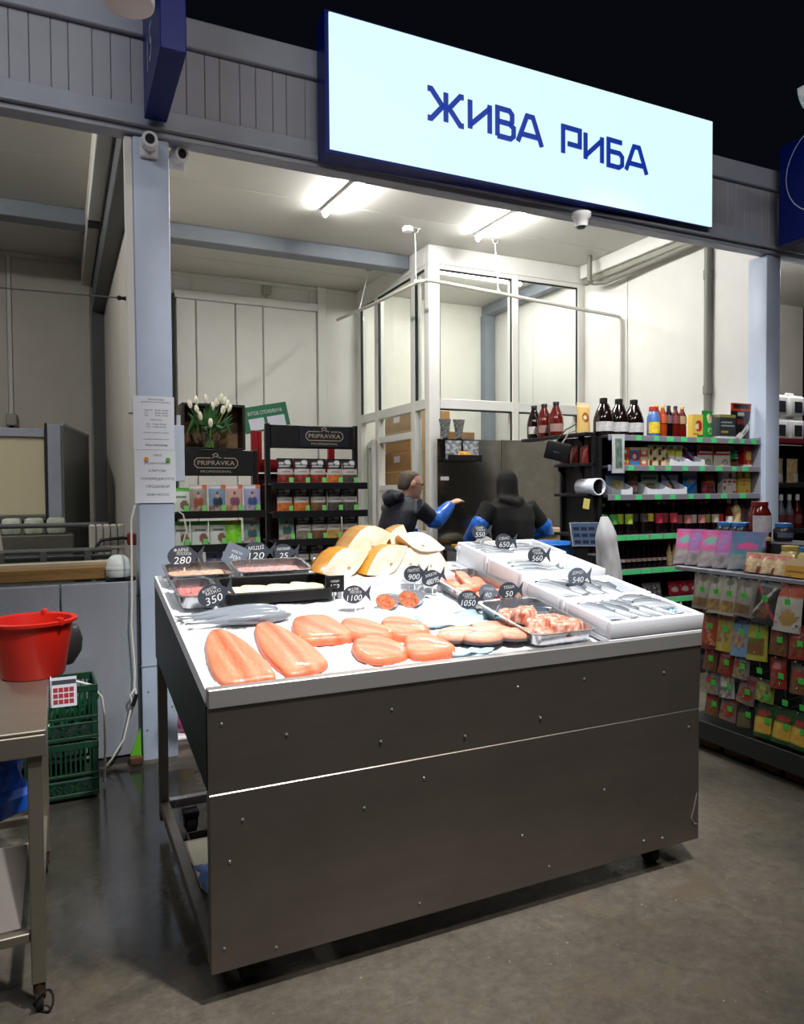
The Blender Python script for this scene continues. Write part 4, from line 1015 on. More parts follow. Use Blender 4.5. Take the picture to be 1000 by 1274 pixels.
# ================================================================== PACKAGING KIT
def paint(layers, u, v, base):
    c = base
    for l in layers:
        if l[0] == 'r':
            if l[1] <= u <= l[3] and l[2] <= v <= l[4]: c = l[5]
        elif l[0] == 'e':
            if ((u-l[1])/l[3])**2+((v-l[2])/l[4])**2 <= 1: c = l[5]
        elif l[0] == 'n':      # mottled food picture: ('n', u0,v0,u1,v1,c1,c2,seed)
            if l[1] <= u <= l[3] and l[2] <= v <= l[4]:
                c = lerp(l[5], l[6], min(1, max(0, .5+1.1*mnoise.noise((u*5.5+l[7]*3.7, v*7.5, l[7]*1.9)))))
        elif l[0] == 't':      # lines of print: ('t', u0, v, u1, height, colour)
            if l[1] <= u <= l[3] and abs(v-l[2]) <= l[4] and (int(u*46) % 3): c = l[5]
        elif l[0] == 'd':      # diagonal band
            if abs((v-l[2])-(u-.5)*l[3]) < l[4]: c = l[5]
    return c
DIM = .82  # darkens pack colours to offset strong light on the gondola
def pouch_mesh(name, w, h, d, base, layers, nx=16, nz=22, kind='pouch', back=None, mt=None):
    """upright flat pouch/box in XZ, front facing -Y, base at z=0"""
    m = MB(); vs, fs, cs, vcs = [], [], [], []
    for side in (-1, 1):
        o = len(vs)
        for j in range(nz+1):
            for i in range(nx+1):
                u, v = i/nx, j/nz
                if kind == 'box': y = side*d/2; ww = w
                else:
                    e = math.sin(math.pi*min(1, max(0, u)))**.55
                    vv = (1-max(0, (v-.12)/.80)**1.6) if v < .92 else 0
                    y = side*(d/2*e*max(0, vv)+.0015); ww = w*(1-.05*math.sin(math.pi*v))
                    if v > .92: ww = w
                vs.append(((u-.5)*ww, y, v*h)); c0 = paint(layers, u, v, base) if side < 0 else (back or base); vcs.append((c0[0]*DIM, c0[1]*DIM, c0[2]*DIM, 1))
        for j in range(nz):
            for i in range(nx):
                a = o+j*(nx+1)+i
                q = (a, a+1, a+nx+2, a+nx+1)
                fs.append(q if side < 0 else q[::-1])
                cs.append(paint(layers, (i+.5)/nx, (j+.5)/nz, base) if side < 0 else (back or base))
    n = (nx+1)*(nz+1)
    rim = [i for i in range(nx+1)]+[j*(nx+1)+nx for j in range(1, nz+1)]+[nz*(nx+1)+i for i in range(nx-1, -1, -1)]+[j*(nx+1) for j in range(nz-1, 0, -1)]
    k = len(rim)
    for q in range(k):
        fs.append((rim[(q+1) % k], rim[q], n+rim[q], n+rim[(q+1) % k])); cs.append(back or base)
    m.add(vs, fs, 0, cs); m.vc = vcs
    return m.mesh(name, mt or (P_CARD if kind == 'box' else P_FOIL), 40)
def put(name, me, loc, rz, label, cat, group=None, tilt=0.0, parent=None, lean=0.0):
    o = obj(name, me, parent); o.rotation_euler = (lean, tilt, rz); o.location = loc
    return tag(o, label, cat, group) if parent is None else o
# bottles ----------------------------------------------------------
def bottle(prof, body, cap, label_rng, label_m, cap_rng, text_lbl, cat, loc, group, n=14, name='bottle', handle=False):
    t = thing(name, text_lbl, cat, loc, 0, group)
    MB().lathe(prof, n).build('body', body, t, 45)
    r0 = max(p[0] for p in prof if label_rng[0]-.03 <= p[1] <= label_rng[1]+.03)+.0012
    if label_m:     # label patch wrapped around the front of the bottle
        lm = MB(); na = 8; vs = []
        for q in range(na+1):
            a = R(185+125*q/na)
            for z in label_rng: vs.append((r0*math.cos(a), r0*math.sin(a), z))
            for z in label_rng[::-1]: vs.append(((r0-.001)*math.cos(a), (r0-.001)*math.sin(a), z))
        fs = [(4*q+e, 4*q+4+e, 4*q+4+(e+1) % 4, 4*q+(e+1) % 4) for q in range(na) for e in range(4)]+[(3, 2, 1, 0), (4*na, 4*na+1, 4*na+2, 4*na+3)]
        lm.add(vs, fs).build('label', label_m, t, 45)
    rc = cap_rng[2]
    MB().lathe([(rc, cap_rng[0]), (rc, cap_rng[1]-.003), (rc*.9, cap_rng[1])], n).build('cap', cap, t, 45)
    if handle: MB().tube([(prof[-2][0]+.004, 0, cap_rng[0]-.005), (.06, 0, cap_rng[0]-.04), (.07, 0, cap_rng[0]-.075)], .008, 6).build('handle', cap, t, 45)
    return t
dark_liq = mat('dark_soy', (20, 9, 8), .10, coat=.5); red_liq = mat('red_brown_sauce', (86, 18, 12), .15, coat=.5); amber = mat('amber_sauce', (150, 58, 22), .15, coat=.5)
beige_liq = mat('beige_sauce', (206, 180, 126), .25, coat=.3); blue_pl = mat('blue_bottle', (70, 110, 170), .3, coat=.3); black_cap = mat('black_cap', (24, 24, 24), .4); red_cap = mat('red_cap', (190, 40, 34), .4)
gold_cap = mat('gold_cap', (200, 176, 96), .35, .4); white_cap = mat('white_cap', (228, 230, 232), .4); green_cap = mat('green_cap', (60, 150, 60), .4)
def lblm(r, g, b_): return mat('label_%d_%d_%d' % (r, g, b_), (r, g, b_), .5, var=.25, vscale=26)
tagg = mat('green_price_card', (84, 214, 132), .5, var=.12, vscale=18)
lipg = mat('shelf_lip_grey', (150, 152, 164), .4, .3)
shelf_dark = mat('shelf_dark', (42, 42, 46), .45)

# ================================================================== RIGHT PRODUCT SHELVES (facing the aisle)
SX0, SX1, SYF, SYB = 3.84, 5.52, 4.45, 4.86
SZ = [1.972, 1.736, 1.506, 1.188, .917, .668]
sh = thing('product_shelves', 'tall grey shelving unit with green price strips by the right pillar', 'shelf', (SX0, SYF, 0))
def sbox(x0, y0, z0, x1, y1, z1, n, m_): return MB().bbox(x0-SX0, y0-SYF, z0, x1-SX0, y1-SYF, z1, .003).build(n, m_, sh)
sbox(SX0, SYB, 0, SX1, SYB+.03, SZ[0]-.01, 'back_panel', shelf_dark)
sbox(SX1, SYF, 0, SX1+.018, SYB+.03, SZ[0]+.02, 'side_panel', lipg)
sbox(SX0-.03, SYF+.06, 0, SX0-.001, SYB+.03, SZ[0]-.012, 'upright', black_metal)
random.seed(8)
for k, z in enumerate(SZ):
    sbox(SX0, SYF, z-.022, SX1-.001, SYB-.001, z, 'board', shelf_dark)
    lp = sbox(SX0, SYF-.014, z-.042, SX1-.001, SYF-.001, z+.004, 'price_strip', lipg)
    x = SX0+.06
    while x < SX1-.09:
        w = random.uniform(.05, .075) if k < 3 else random.uniform(.09, .16)
        MB().box(x-SX0, -.0165, z-.038, x-SX0+w, -.0145, z+.0).build('price_card', tagg, lp)
        x += w+(random.uniform(.06, .16) if k < 3 else random.uniform(.004, .02))
sbox(SX0, SYF+.02, 0, SX1, SYB-.001, .12, 'plinth', shelf_dark)

YI = 4.535
jug = [(.005, 0), (.072, .002), (.078, .02), (.078, .12), (.074, .15), (.058, .20), (.034, .245), (.028, .262)]
for k, x in enumerate((3.905, 4.06, 4.215)):
    bottle([(r*1.02, z) for r, z in jug], dark_liq, black_cap, (.035, .11), lblm(196, 196, 198), (.262, .30, .031), 'black soy sauce jug on the top shelf, %s of three' % ('leftmost', 'middle', 'rightmost')[k], 'jug', (x, YI+.04, SZ[0]), 'black jugs on the top shelf', 18, 'sauce_jug', True)
for k, (x, y) in enumerate(((3.865, 5.30), (3.855, 5.12), (3.85, 4.93))):
    pass
slimb = [(.005, 0), (.034, .002), (.036, .015), (.036, .10), (.033, .115), (.036, .13), (.034, .19), (.018, .225), (.014, .245)]
bottle([(.005, 0), (.05, .003), (.052, .02), (.052, .16), (.036, .20), (.03, .215)], blue_pl, red_cap, (.03, .12), lblm(226, 196, 60), (.215, .248, .036), 'pale blue bottle with red cap and yellow label on the top shelf', 'bottle', (4.385, YI, SZ[0]), None)
for k, (x, bd, cp, lb) in enumerate(((4.45, amber, gold_cap, (170, 70, 40)), (4.515, amber, gold_cap, (190, 90, 50)), (4.58, dark_liq, black_cap, (110, 84, 90)), (4.655, red_liq, black_cap, (130, 60, 66)), (4.73, red_liq, gold_cap, (160, 140, 100)))):
    bottle(slimb, bd, cp, (.12, .185), lblm(*lb), (.245, .268, .016), ['amber sauce bottle just right of the blue bottle', 'amber sauce bottle second right of the blue bottle', 'dark sauce bottle with mauve label on the top shelf', 'dark red sauce bottle with red label on the top shelf', 'gold-capped dark sauce bottle beside the yellow packet'][k], 'bottle', (x, YI+.03, SZ[0]), 'slim bottles on the top shelf')
Wh, Rd, Ye, Gn, Bk = S(236, 236, 234), S(190, 34, 34), S(236, 202, 90), S(36, 140, 56), S(26, 26, 30)
Cr = S(236, 222, 176); Bl = S(70, 130, 200); Or = S(222, 104, 44); Br = S(120, 76, 44); Gy = S(150, 150, 156); Pu = S(90, 46, 110); Pk = S(226, 110, 150)
PK = {}
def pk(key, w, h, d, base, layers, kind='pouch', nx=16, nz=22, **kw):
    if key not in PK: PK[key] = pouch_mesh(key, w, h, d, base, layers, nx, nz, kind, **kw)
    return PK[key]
def put_s(name, key, shelf, x, y, label, cat, rz=0.0, lean=0.0, zo=0.0, group=None):
    return put(name, PK[key], (x, y, SZ[shelf]+zo+.001), rz, label, cat, group, lean=lean)
pk('cream_bag', .13, .24, .06, S(222, 188, 118), [('e', .55, .5, .28, .16, S(150, 70, 40)), ('e', .5, .5, .14, .08, Cr), ('r', .0, .85, 1, 1, Cr)])
pk('yellow_packet', .12, .20, .05, Ye, [('e', .6, .52, .32, .24, Rd), ('e', .45, .5, .16, .13, Cr), ('r', .5, .02, 1, .14, Gn), ('t', .1, .2, .6, .02, Rd)], 'box')
pk('green_pouch', .12, .24, .06, Gn, [('e', .62, .72, .24, .16, Cr), ('n', .45, .6, .8, .82, S(160, 60, 50), Cr, 2), ('e', .6, .28, .24, .12, S(150, 220, 150)), ('e', .6, .27, .15, .07, Gn)])
pk('dark_rice_box', .19, .21, .08, S(44, 52, 58), [('r', 0, .88, 1, 1, S(150, 140, 70)), ('t', .1, .68, .8, .03, S(170, 176, 176)), ('t', .1, .56, .9, .03, S(170, 176, 176)), ('r', .1, .24, .5, .34, S(170, 140, 60)), ('r', 0, 0, 1, .1, Wh)], 'box')
pk('black_red_bag', .25, .32, .09, Bk, [('r', 0, .78, 1, 1, S(206, 62, 26)), ('d', .5, .25, .6, .05, Wh), ('d', .5, .15, .6, .03, Wh), ('t', .1, .9, .9, .06, Bk), ('e', .4, .5, .2, .08, S(110, 40, 36)), ('r', .3, .66, .6, .74, S(170, 174, 180))])
put_s('snack_bag', 'cream_bag', 0, 3.795+.08, YI-.01, 'cream and brown bag left of the black jugs', 'bag', zo=.0)
bpy.data.objects['snack_bag'].location = (3.775, 4.66, 2.001)
put_s('rice_packet', 'yellow_packet', 0, 4.85, YI, 'yellow packet with a red disc on the top shelf', 'packet')
put_s('seaweed_pouch', 'green_pouch', 0, 4.995, YI+.01, 'bright green pouch on the top shelf', 'pouch')
put_s('rice_box', 'dark_rice_box', 0, 5.185, YI, 'dark grey box with white edges on the top shelf', 'box')
put_s('noodle_bag', 'black_red_bag', 0, 5.39, YI+.02, 'large black bag with orange-red top on the top shelf', 'bag', lean=R(4))
# white display cartons (open tray with cut-away front)
def carton(w, h, d, m_=white_paper, cut=.55):
    key = 'carton_%.2f_%.2f' % (w, h)
    if key in PK: return PK[key]
    m = MB(); t_ = .003
    m.box(-w/2, -d/2, 0, w/2, d/2, t_); m.box(-w/2, d/2-t_, t_, w/2, d/2, h)
    m.prism([(-d/2, t_), (d/2-t_, t_), (d/2-t_, h), (0, h*.8), (-d/2, h*cut)], -w/2, -w/2+t_, 'x'); m.prism([(-d/2, t_), (d/2-t_, t_), (d/2-t_, h), (0, h*.8), (-d/2, h*cut)], w/2-t_, w/2, 'x')
    m.prism([(-w/2+t_, t_), (w/2-t_, t_), (w/2-t_, h*cut), (w*.25, h*.42), (-w*.25, h*.42), (-w/2+t_, h*cut)], -d/2, -d/2+t_, 'y')
    PK[key] = m.mesh('carton', m_); return PK[key]
# shelf 2 ----------------------------------------------------------
pk('orange_box', .12, .15, .06, S(206, 70, 36), [('r', 0, .55, 1, .95, Or), ('e', .5, .75, .3, .1, Wh), ('n', .1, .1, .9, .45, Br, Ye, 3)], 'box')
pk('blue_box', .10, .15, .06, Bl, [('e', .5, .5, .38, .25, S(180, 40, 44)), ('e', .45, .5, .2, .14, Wh), ('r', 0, .86, 1, 1, Cr)], 'box')
pk('noodle_cup', .075, .075, .06, Or, [('r', 0, .7, 1, 1, Cr), ('e', .5, .4, .3, .2, Wh)], 'box', 10, 10)
pk('cow_box', .09, .085, .06, Cr, [('e', .3, .3, .2, .3, S(60, 60, 60)), ('e', .75, .7, .2, .2, S(60, 60, 60)), ('e', .5, .5, .15, .15, Or)], 'box', 12, 12)
pk('tofu_box', .075, .175, .05, Wh, [('r', 0, .50, 1, .78, S(226, 220, 96)), ('r', .15, .82, .85, .98, S(150, 140, 70)), ('e', .5, .2, .2, .1, S(120, 130, 90))], 'box', 10, 18)
pk('plum_pouch', .15, .18, .05, Pu, [('e', .3, .75, .25, .2, S(70, 30, 30)), ('e', .3, .8, .13, .1, Cr), ('d', .5, .6, -.8, .08, Gy)])
pk('red_white_pouch', .2, .19, .05, S(232, 224, 208), [('r', 0, .52, 1, .86, Rd), ('t', .1, .66, .95, .05, Wh), ('e', .55, .2, .2, .13, Gy), ('e', .55, .2, .12, .07, Cr), ('r', 0, .86, 1, 1, S(214, 80, 60))])
pk('green_black_pouch', .11, .18, .05, Bk, [('r', 0, .4, .5, 1, Gn), ('t', .45, .75, 1, .03, Wh), ('t', .45, .6, 1, .03, Wh), ('t', .45, .45, 1, .03, Wh), ('r', 0, 0, 1, .25, S(120, 90, 50))])
pk('red_tall_box', .1, .18, .06, S(196, 26, 26), [('r', .3, .35, .9, .75, Ye), ('e', .6, .2, .2, .12, S(232, 120, 80)), ('r', 0, 0, 1, .12, Wh)], 'box')
s2 = [('noodle_packet', 'orange_box', 4.05, 'orange-red noodle box on the second shelf'), ('noodle_packet', 'blue_box', 4.165, 'blue box with a red disc on the second shelf')]
for n, key, x, l in s2: put_s(n, key, 1, x, YI, l, 'box')
for k, (x, zz) in enumerate(((4.26, 0), (4.26, .077))): put_s('noodle_cup', 'noodle_cup', 1, x, YI, ('orange cup at the bottom of its stack on the second shelf', 'orange cup on top of its stack on the second shelf')[k], 'cup', zo=zz, group='orange noodle cups')
for k, (x, zz) in enumerate(((4.35, 0), (4.35, .087), (4.445, 0), (4.445, .087))): put_s('milk_box', 'cow_box', 1, x, YI, 'cream box with dark spots on the second shelf, ' + ('lower left', 'upper left', 'lower right', 'upper right')[k], 'box', zo=zz, group='spotted cream boxes')
bottle([(r*.75, z*.66) for r, z in slimb], beige_liq, black_cap, (.06, .11), lblm(120, 110, 70), (.16, .178, .012), 'small dull bottle left of the yellow tofu packs', 'bottle', (4.51, YI, SZ[1]), None)
for k, x in enumerate((4.575, 4.66)): put_s('tofu_packet', 'tofu_box', 1, x, YI+.02, ('left', 'right')[k]+' white packet with a yellow band on the second shelf', 'packet', group='yellow banded packets')
put('display_carton', carton(.17, .09, .1), (4.62, YI-.02, SZ[1]+.001), 0, 'low white carton in front of the yellow banded packets', 'carton', 'white display cartons')
put_s('plum_pouch', 'plum_pouch', 1, 4.79, YI+.02, 'dark purple pouch in a white carton, second shelf', 'pouch')
put('display_carton', carton(.17, .085, .1), (4.80, YI-.02, SZ[1]+.001), 0, 'low white carton holding the purple pouch', 'carton', 'white display cartons')
put_s('rice_paper', 'red_white_pouch', 1, 4.975, YI+.01, 'red and white pouch, left of two on the second shelf', 'pouch', rz=R(3)); put_s('rice_paper', 'red_white_pouch', 1, 5.175, YI+.01, 'red and white pouch, right of two on the second shelf', 'pouch', rz=R(-2))
put_s('seaweed_pouch', 'green_black_pouch', 1, 5.33, YI+.02, 'green and black pouch on the second shelf', 'pouch'); put_s('noodle_packet', 'red_tall_box', 1, 5.455, YI+.01, 'red box at the right end of the second shelf', 'box')
# shelf 3 ----------------------------------------------------------
pk('blue_white_bag', .2, .19, .04, S(160, 186, 214), [('r', 0, .8, 1, 1, S(60, 90, 140)), ('n', .25, .25, .85, .6, Cr, S(176, 170, 60), 1), ('r', 0, 0, 1, .2, Wh)])
pk('brown_pouch', .12, .19, .04, S(96, 78, 62), [('n', .2, .5, .9, .9, S(60, 44, 36), S(150, 120, 90), 4), ('r', .1, .1, .9, .4, S(176, 160, 140))])
pk('green_mush_bag', .19, .18, .04, S(150, 176, 160), [('n', .2, .25, .8, .5, S(140, 80, 50), S(110, 130, 110), 5), ('t', .1, .75, .9, .03, S(60, 90, 80)), ('r', 0, .9, 1, 1, S(70, 100, 90))])
pk('lilac_bag', .19, .18, .04, S(172, 172, 206), [('n', .2, .25, .7, .5, S(170, 120, 100), Cr, 6), ('d', .85, .5, -1.5, .12, Bk), ('r', 0, .9, 1, 1, S(40, 40, 80))])
pk('bright_blue_pouch', .17, .19, .05, S(60, 140, 210), [('n', .2, .5, .8, .75, S(190, 90, 50), S(150, 200, 230), 7), ('r', 0, .8, 1, 1, S(170, 150, 160)), ('d', .5, .3, .5, .05, S(30, 90, 180))])
pk('nut_pouch', .17, .19, .05, S(96, 36, 34), [('n', .05, 0, .95, .5, S(50, 26, 30), S(190, 90, 100), 8), ('r', .25, .5, .75, .85, S(206, 110, 60)), ('n', .25, .55, .7, .8, S(206, 110, 60), S(120, 40, 36), 2)])
pk('white_rice_box', .155, .195, .06, S(240, 236, 228), [('e', .55, .80, .16, .13, Rd), ('t', .05, .52, .95, .03, Rd), ('t', .2, .42, .8, .02, Gy), ('e', .12, .25, .1, .08, Rd), ('e', .85, .06, .1, .06, Rd)], 'box', 18, 22)
pk('yellow_rice_box', .155, .195, .06, S(238, 204, 84), [('e', .45, .82, .16, .13, Rd), ('t', .1, .54, .95, .03, S(196, 110, 50)), ('t', .2, .42, .8, .025, Rd), ('e', .75, .12, .1, .06, Or)], 'box', 18, 22)
for k, (nm, key, x, l, c_) in enumerate((('fish_pack', 'blue_white_bag', 4.005, 'blue and white pack in a white carton, left on the third shelf', 'pack'), ('mushroom_pouch', 'brown_pouch', 4.185, 'brown pouch between two white cartons on the third shelf', 'pouch'), ('mushroom_pack', 'green_mush_bag', 4.365, 'sage green pack in a white carton on the third shelf', 'pack'), ('mushroom_pack', 'lilac_bag', 4.585, 'lilac pack with a black edge in a white carton', 'pack'), ('fish_pouch', 'bright_blue_pouch', 4.81, 'bright blue pouch on the third shelf', 'pouch'), ('nut_pouch', 'nut_pouch', 5.025, 'dark red nut pouch on the third shelf', 'pouch'), ('rice_box', 'white_rice_box', 5.245, 'white box with a red seal on the third shelf', 'box'), ('rice_box', 'yellow_rice_box', 5.425, 'yellow box with a red seal at the right of the third shelf', 'box'))):
    put_s(nm, key, 2, x, YI+.02, l, c_)
for k, x in enumerate((4.005, 4.365, 4.585)): put('display_carton', carton(.21, .10, .11), (x, YI-.01, SZ[2]+.001), 0, ('white carton around the blue and white pack', 'white carton around the sage green pack', 'white carton around the lilac pack')[k], 'carton', 'white display cartons')
o = tag(MB().tube([(3.80, 4.50, 1.571), (3.80, 4.72, 1.571)], .058, 18, 0, False).build('paper_roll', white_paper, None, 50), 'white paper roll at the left end of the third shelf', 'roll')
o.modifiers.new('s', 'SOLIDIFY').thickness = .01
# shelf 4: bottles ---------------------------------------------------
b4 = [(.005, 0), (.036, .002), (.038, .015), (.038, .12), (.034, .15), (.018, .195), (.014, .235), (.016, .24)]
cols4 = [((96, 170, 90), green_cap), ((86, 176, 80), green_cap), ((170, 200, 60), black_cap), ((176, 206, 70), gold_cap), ((60, 50, 50), black_cap), ((90, 80, 76), black_cap), ((214, 200, 60), black_cap), ((204, 50, 90), gold_cap), ((150, 60, 60), gold_cap), ((210, 70, 84), red_cap), ((150, 90, 90), black_cap), ((190, 120, 120), red_cap), ((206, 196, 190), black_cap), ((200, 130, 130), red_cap), ((170, 160, 90), gold_cap), ((200, 190, 170), black_cap), ((190, 50, 50), red_cap)]
names4 = ['green', 'bright green', 'lime', 'lime yellow', 'blackish', 'dark grey', 'yellow', 'crimson', 'brick red', 'rose', 'mauve', 'pale rose', 'off-white', 'salmon pink', 'olive', 'beige', 'red']
for k in range(17):
    x = 3.885+.0795*k
    h = 1.0 if k % 3 else .95
    bottle([(r*.94, z*h) for r, z in b4], dark_liq, cols4[k][1], ((.085, .165) if k < 10 else (.075, .145)) if k not in (4, 5, 6) else (.10, .165), lblm(*cols4[k][0]), (.24*h, .262*h, .017), '%s-labelled dark bottle, %s from left, fourth shelf' % (names4[k], ORD[k]), 'bottle', (x, YI+(.0 if k % 2 else .02), SZ[3]), 'bottles on the fourth shelf', 12)
bottle([(r*.95, z*1.05) for r, z in b4], red_liq, white_cap, (.06, .125), lblm(220, 214, 214), (.235, .275, .016), 'white-capped dark bottle near the right of the fourth shelf', 'bottle', (5.235, YI-.01, SZ[3]), None)
bottle([(.005, 0), (.05, .002), (.052, .02), (.045, .09), (.05, .14), (.044, .19), (.02, .225), (.018, .24)], beige_liq, gold_cap, (.02, .085), lblm(214, 196, 150), (.24, .262, .02), 'stout beige sauce bottle at the right of the fourth shelf', 'bottle', (5.325, YI, SZ[3]), None)
pk('grey_purple_pouch', .14, .22, .05, S(86, 72, 80), [('e', .7, .75, .2, .13, S(150, 60, 70)), ('n', .1, .15, .8, .5, S(60, 50, 52), S(120, 100, 104), 3), ('r', 0, 0, 1, .12, S(196, 190, 186))])
put_s('seaweed_pouch', 'grey_purple_pouch', 3, 5.43, YI+.03, 'grey-purple pouch at the right end of the fourth shelf', 'pouch')
# shelf 5 ------------------------------------------------------------
b5 = [(.005, 0), (.022, .002), (.024, .012), (.024, .085), (.012, .125), (.010, .165)]
for k in range(9):
    x = 4.065+.055*k
    bottle(b5, dark_liq, red_cap if k == 0 else black_cap, (.05, .075), lblm(196, 170, 160) if k else lblm(226, 226, 226), (.165, .182, .012), ('red-capped small dark bottle at the left of the fifth shelf' if k == 0 else 'small dark bottle, %s right of the red-capped one, fifth shelf' % ORD[k-1]), 'bottle', (x, YI, SZ[4]), 'small bottles on the fifth shelf', 10)
for k, x in enumerate((4.56, 4.62)): bottle([(r*1.15, z*1.05) for r, z in b5], beige_liq, red_cap if k == 0 else green_cap, (.04, .085), lblm(220, 206, 150), (.173, .195, .014), ('red', 'green')[k]+'-capped pale bottle on the fifth shelf', 'bottle', (x, YI, SZ[4]), None)
pk('green_small', .085, .16, .03, S(60, 150, 50), [('e', .5, .7, .3, .15, S(180, 220, 70)), ('r', 0, .0, 1, .4, Bk)]); pk('red_chip', .095, .19, .04, S(206, 60, 30), [('e', .5, .72, .3, .12, S(120, 190, 50)), ('n', .2, .1, .8, .5, Or, Rd, 2)]); pk('white_green', .08, .17, .03, S(220, 226, 210), [('e', .5, .65, .32, .18, S(110, 190, 60)), ('n', .2, .2, .8, .5, S(120, 180, 70), Wh, 5)])
for key, x, l in (('green_small', 4.72, 'small green snack pouch in a carton on the fifth shelf'), ('red_chip', 4.82, 'red-orange snack pouch on the fifth shelf'), ('white_green', 4.915, 'white and green snack pouch on the fifth shelf')): put_s('snack_pouch', key, 4, x, YI+.02, l, 'pouch')
put('display_carton', carton(.29, .075, .1), (4.815, YI-.01, SZ[4]+.001), 0, 'wide white carton on the fifth shelf', 'carton', 'white display cartons')
# shelf 6 ------------------------------------------------------------
pk('red_pack', .12, .11, .05, S(176, 30, 44), [('e', .5, .4, .35, .2, S(220, 190, 190)), ('n', .1, .6, .9, .9, S(120, 20, 30), S(210, 90, 100), 3)]); pk('grey_pack', .1, .12, .05, S(120, 116, 122), [('n', .1, .2, .9, .8, S(60, 50, 60), S(190, 190, 196), 2)])
for k, (key, x) in enumerate((('grey_pack', 4.33), ('grey_pack', 4.43), ('red_pack', 4.62), ('red_pack', 4.735), ('red_pack', 4.85), ('red_pack', 4.965))):
    put_s('candy_pack', key, 5, x, YI, ('grey pack on the lowest lit shelf, left one', 'grey pack on the lowest lit shelf, right one', 'red pack on the lowest lit shelf, first', 'red pack on the lowest lit shelf, second', 'red pack on the lowest lit shelf, third', 'red pack on the lowest lit shelf, fourth')[k], 'pack', group='packs on the lowest lit shelf', lean=R(-8))

# black end unit ------------------------------------------------------
eu = thing('end_shelf', 'black end shelf unit beside the steel splash panel', 'shelf', (3.72, 4.55, 0))
MB().bbox(-.02, 0, 1.973, .088, .87, 1.998, .003).build('board', black_metal, eu)
for z in (1.76, 1.52, 1.2, .8): MB().bbox(0, 0, z-.025, .088, .42, z, .003).build('board', black_metal, eu)
for y in (.0, .392): MB().bbox(.06, y, 0, .087, y+.028, 1.972, .003).build('upright', black_metal, eu)
for y in (.1, .36):
    for z in (1.972, 1.734): MB().prism([(0, z-.001), (.059, z-.001), (.059, z-.16), (.05, z-.10), (.03, z-.05), (.0, z-.025)], y, y+.008, 'y').build('bracket', black_metal, eu)
MB().bbox(.0885, .0, .02, .094, .42, 1.97, .002).build('back_panel', black_metal, eu)
for k, (y) in enumerate((5.31, 5.165, 5.0)):
    bottle([(r*.80, z*.98) for r, z in jug], red_liq if k else dark_liq, black_cap, (.035, .10), lblm(150, 120, 116) if k else lblm(206, 200, 196), (.257, .285, .026), 'dark red sauce jug on the black end shelf, %s of three' % ('farthest', 'middle', 'nearest')[k], 'jug', (3.765, y, 1.999), 'red jugs on the end shelf', 18, 'sauce_jug')
pk('red_row', .1, .14, .05, S(110, 26, 26), [('n', .1, .2, .9, .9, S(70, 16, 18), S(150, 60, 56), 4)])
for k in range(3): put('sauce_packet', PK['red_row'], (3.765, 4.64+.12*k, 1.761), R(-90), 'dark red packet on the black end shelf, %s from the aisle' % ORD[k], 'packet', 'dark red packets on the end shelf')
pk('silver_bag', .10, .30, .05, S(196, 200, 204), [('n', .2, .1, .8, .9, S(70, 92, 84), S(120, 140, 130), 9)])
put('hanging_bag', PK['silver_bag'], (3.90, 4.40, 1.675), R(-25), 'silvery green bag hanging at the shelf end', 'bag')
t = thing('display_device', 'black tilted box device with cables hung on the end shelf', 'device', (3.63, 4.80, 1.86), 0, None, (R(8), R(14), R(-38)))
MB().bbox(-.10, -.03, -.075, .10, .03, .075, .015, 2).build('casing', black, t, 40); MB().box(-.03, -.0325, -.01, .02, -.0305, -.004).build('mark', mat('mark_grey', (90, 90, 94), .5), t)
MB().tube([(.02, 0, .07), (.05, .02, .16), (.12, .05, .20), (.15, .06, .34)], .006, 6).build('cable', mat('cable_grey', (150, 140, 130), .5), t, 40)
MB().tube([(-.03, 0, .07), (.02, .02, .18), (.09, .04, .24), (.10, .05, .33)], .005, 6).build('cable', black, t, 40)
t = tag(MB().box(-.03, -.001, -.04, .03, .001, .04).build('note', mat('yellow_note', (214, 200, 120), .6), None, loc=(3.70, 4.53, 1.44), rot=(0, R(10), 0)), 'small yellow paper note on the black end shelf', 'note')

# ================================================================== GONDOLA WITH HANGING SNACKS (right foreground)
GX, GY0, GY1 = 3.47, 2.25, 3.26
go = thing('snack_gondola', 'dark gondola with hooks of hanging snack bags at the right', 'gondola', (GX, GY0, 0))
gl = GY1-GY0
gd = mat('gondola_dark', (52, 54, 52), .5, .3, var=.15)
def gb(x0, y0, z0, x1, y1, z1, n, m_=gd): return MB().bbox(x0, y0, z0, x1, y1, z1, .003).build(n, m_, go)
gb(.16, 0, .19, .19, gl, 1.05, 'back_panel')
gb(-.075, 0, .075, .55, gl, .185, 'base'); gb(-.02, 0, 1.05, .56, gl+.12, 1.075, 'top_board', lipg)
gb(.26, 0, 1.0755, .56, gl+.1, 1.235, 'riser', shelf_dark)
gb(.19, 0, .19, .55, gl, 1.049, 'core', shelf_dark)
wood = mat('rough_wood', (104, 74, 48), .8, var=.3, vscale=9, stretch=(1, 5, 1))
for k in range(5): MB().bbox(.02, .02+.2*k, 0.0, .5, .19+.2*k, .084, .004).build('block', wood, go)
hookm = mat('chrome_hook', (170, 172, 174), .25, .9); gtag = mat('green_hook_tag', (70, 190, 70), .5)
SN = []
def dull(c): g = (c[0]+c[1]+c[2])/3; return tuple((x*.88+g*.12)*.82 for x in c[:3])+(1,)  # bag colours darkened and greyed in place of weak light on the gondola
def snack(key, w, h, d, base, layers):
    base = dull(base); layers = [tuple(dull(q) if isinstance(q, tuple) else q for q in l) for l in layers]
    pk(key, w, h, d, base, layers, nx=15, nz=20); SN.append(key)
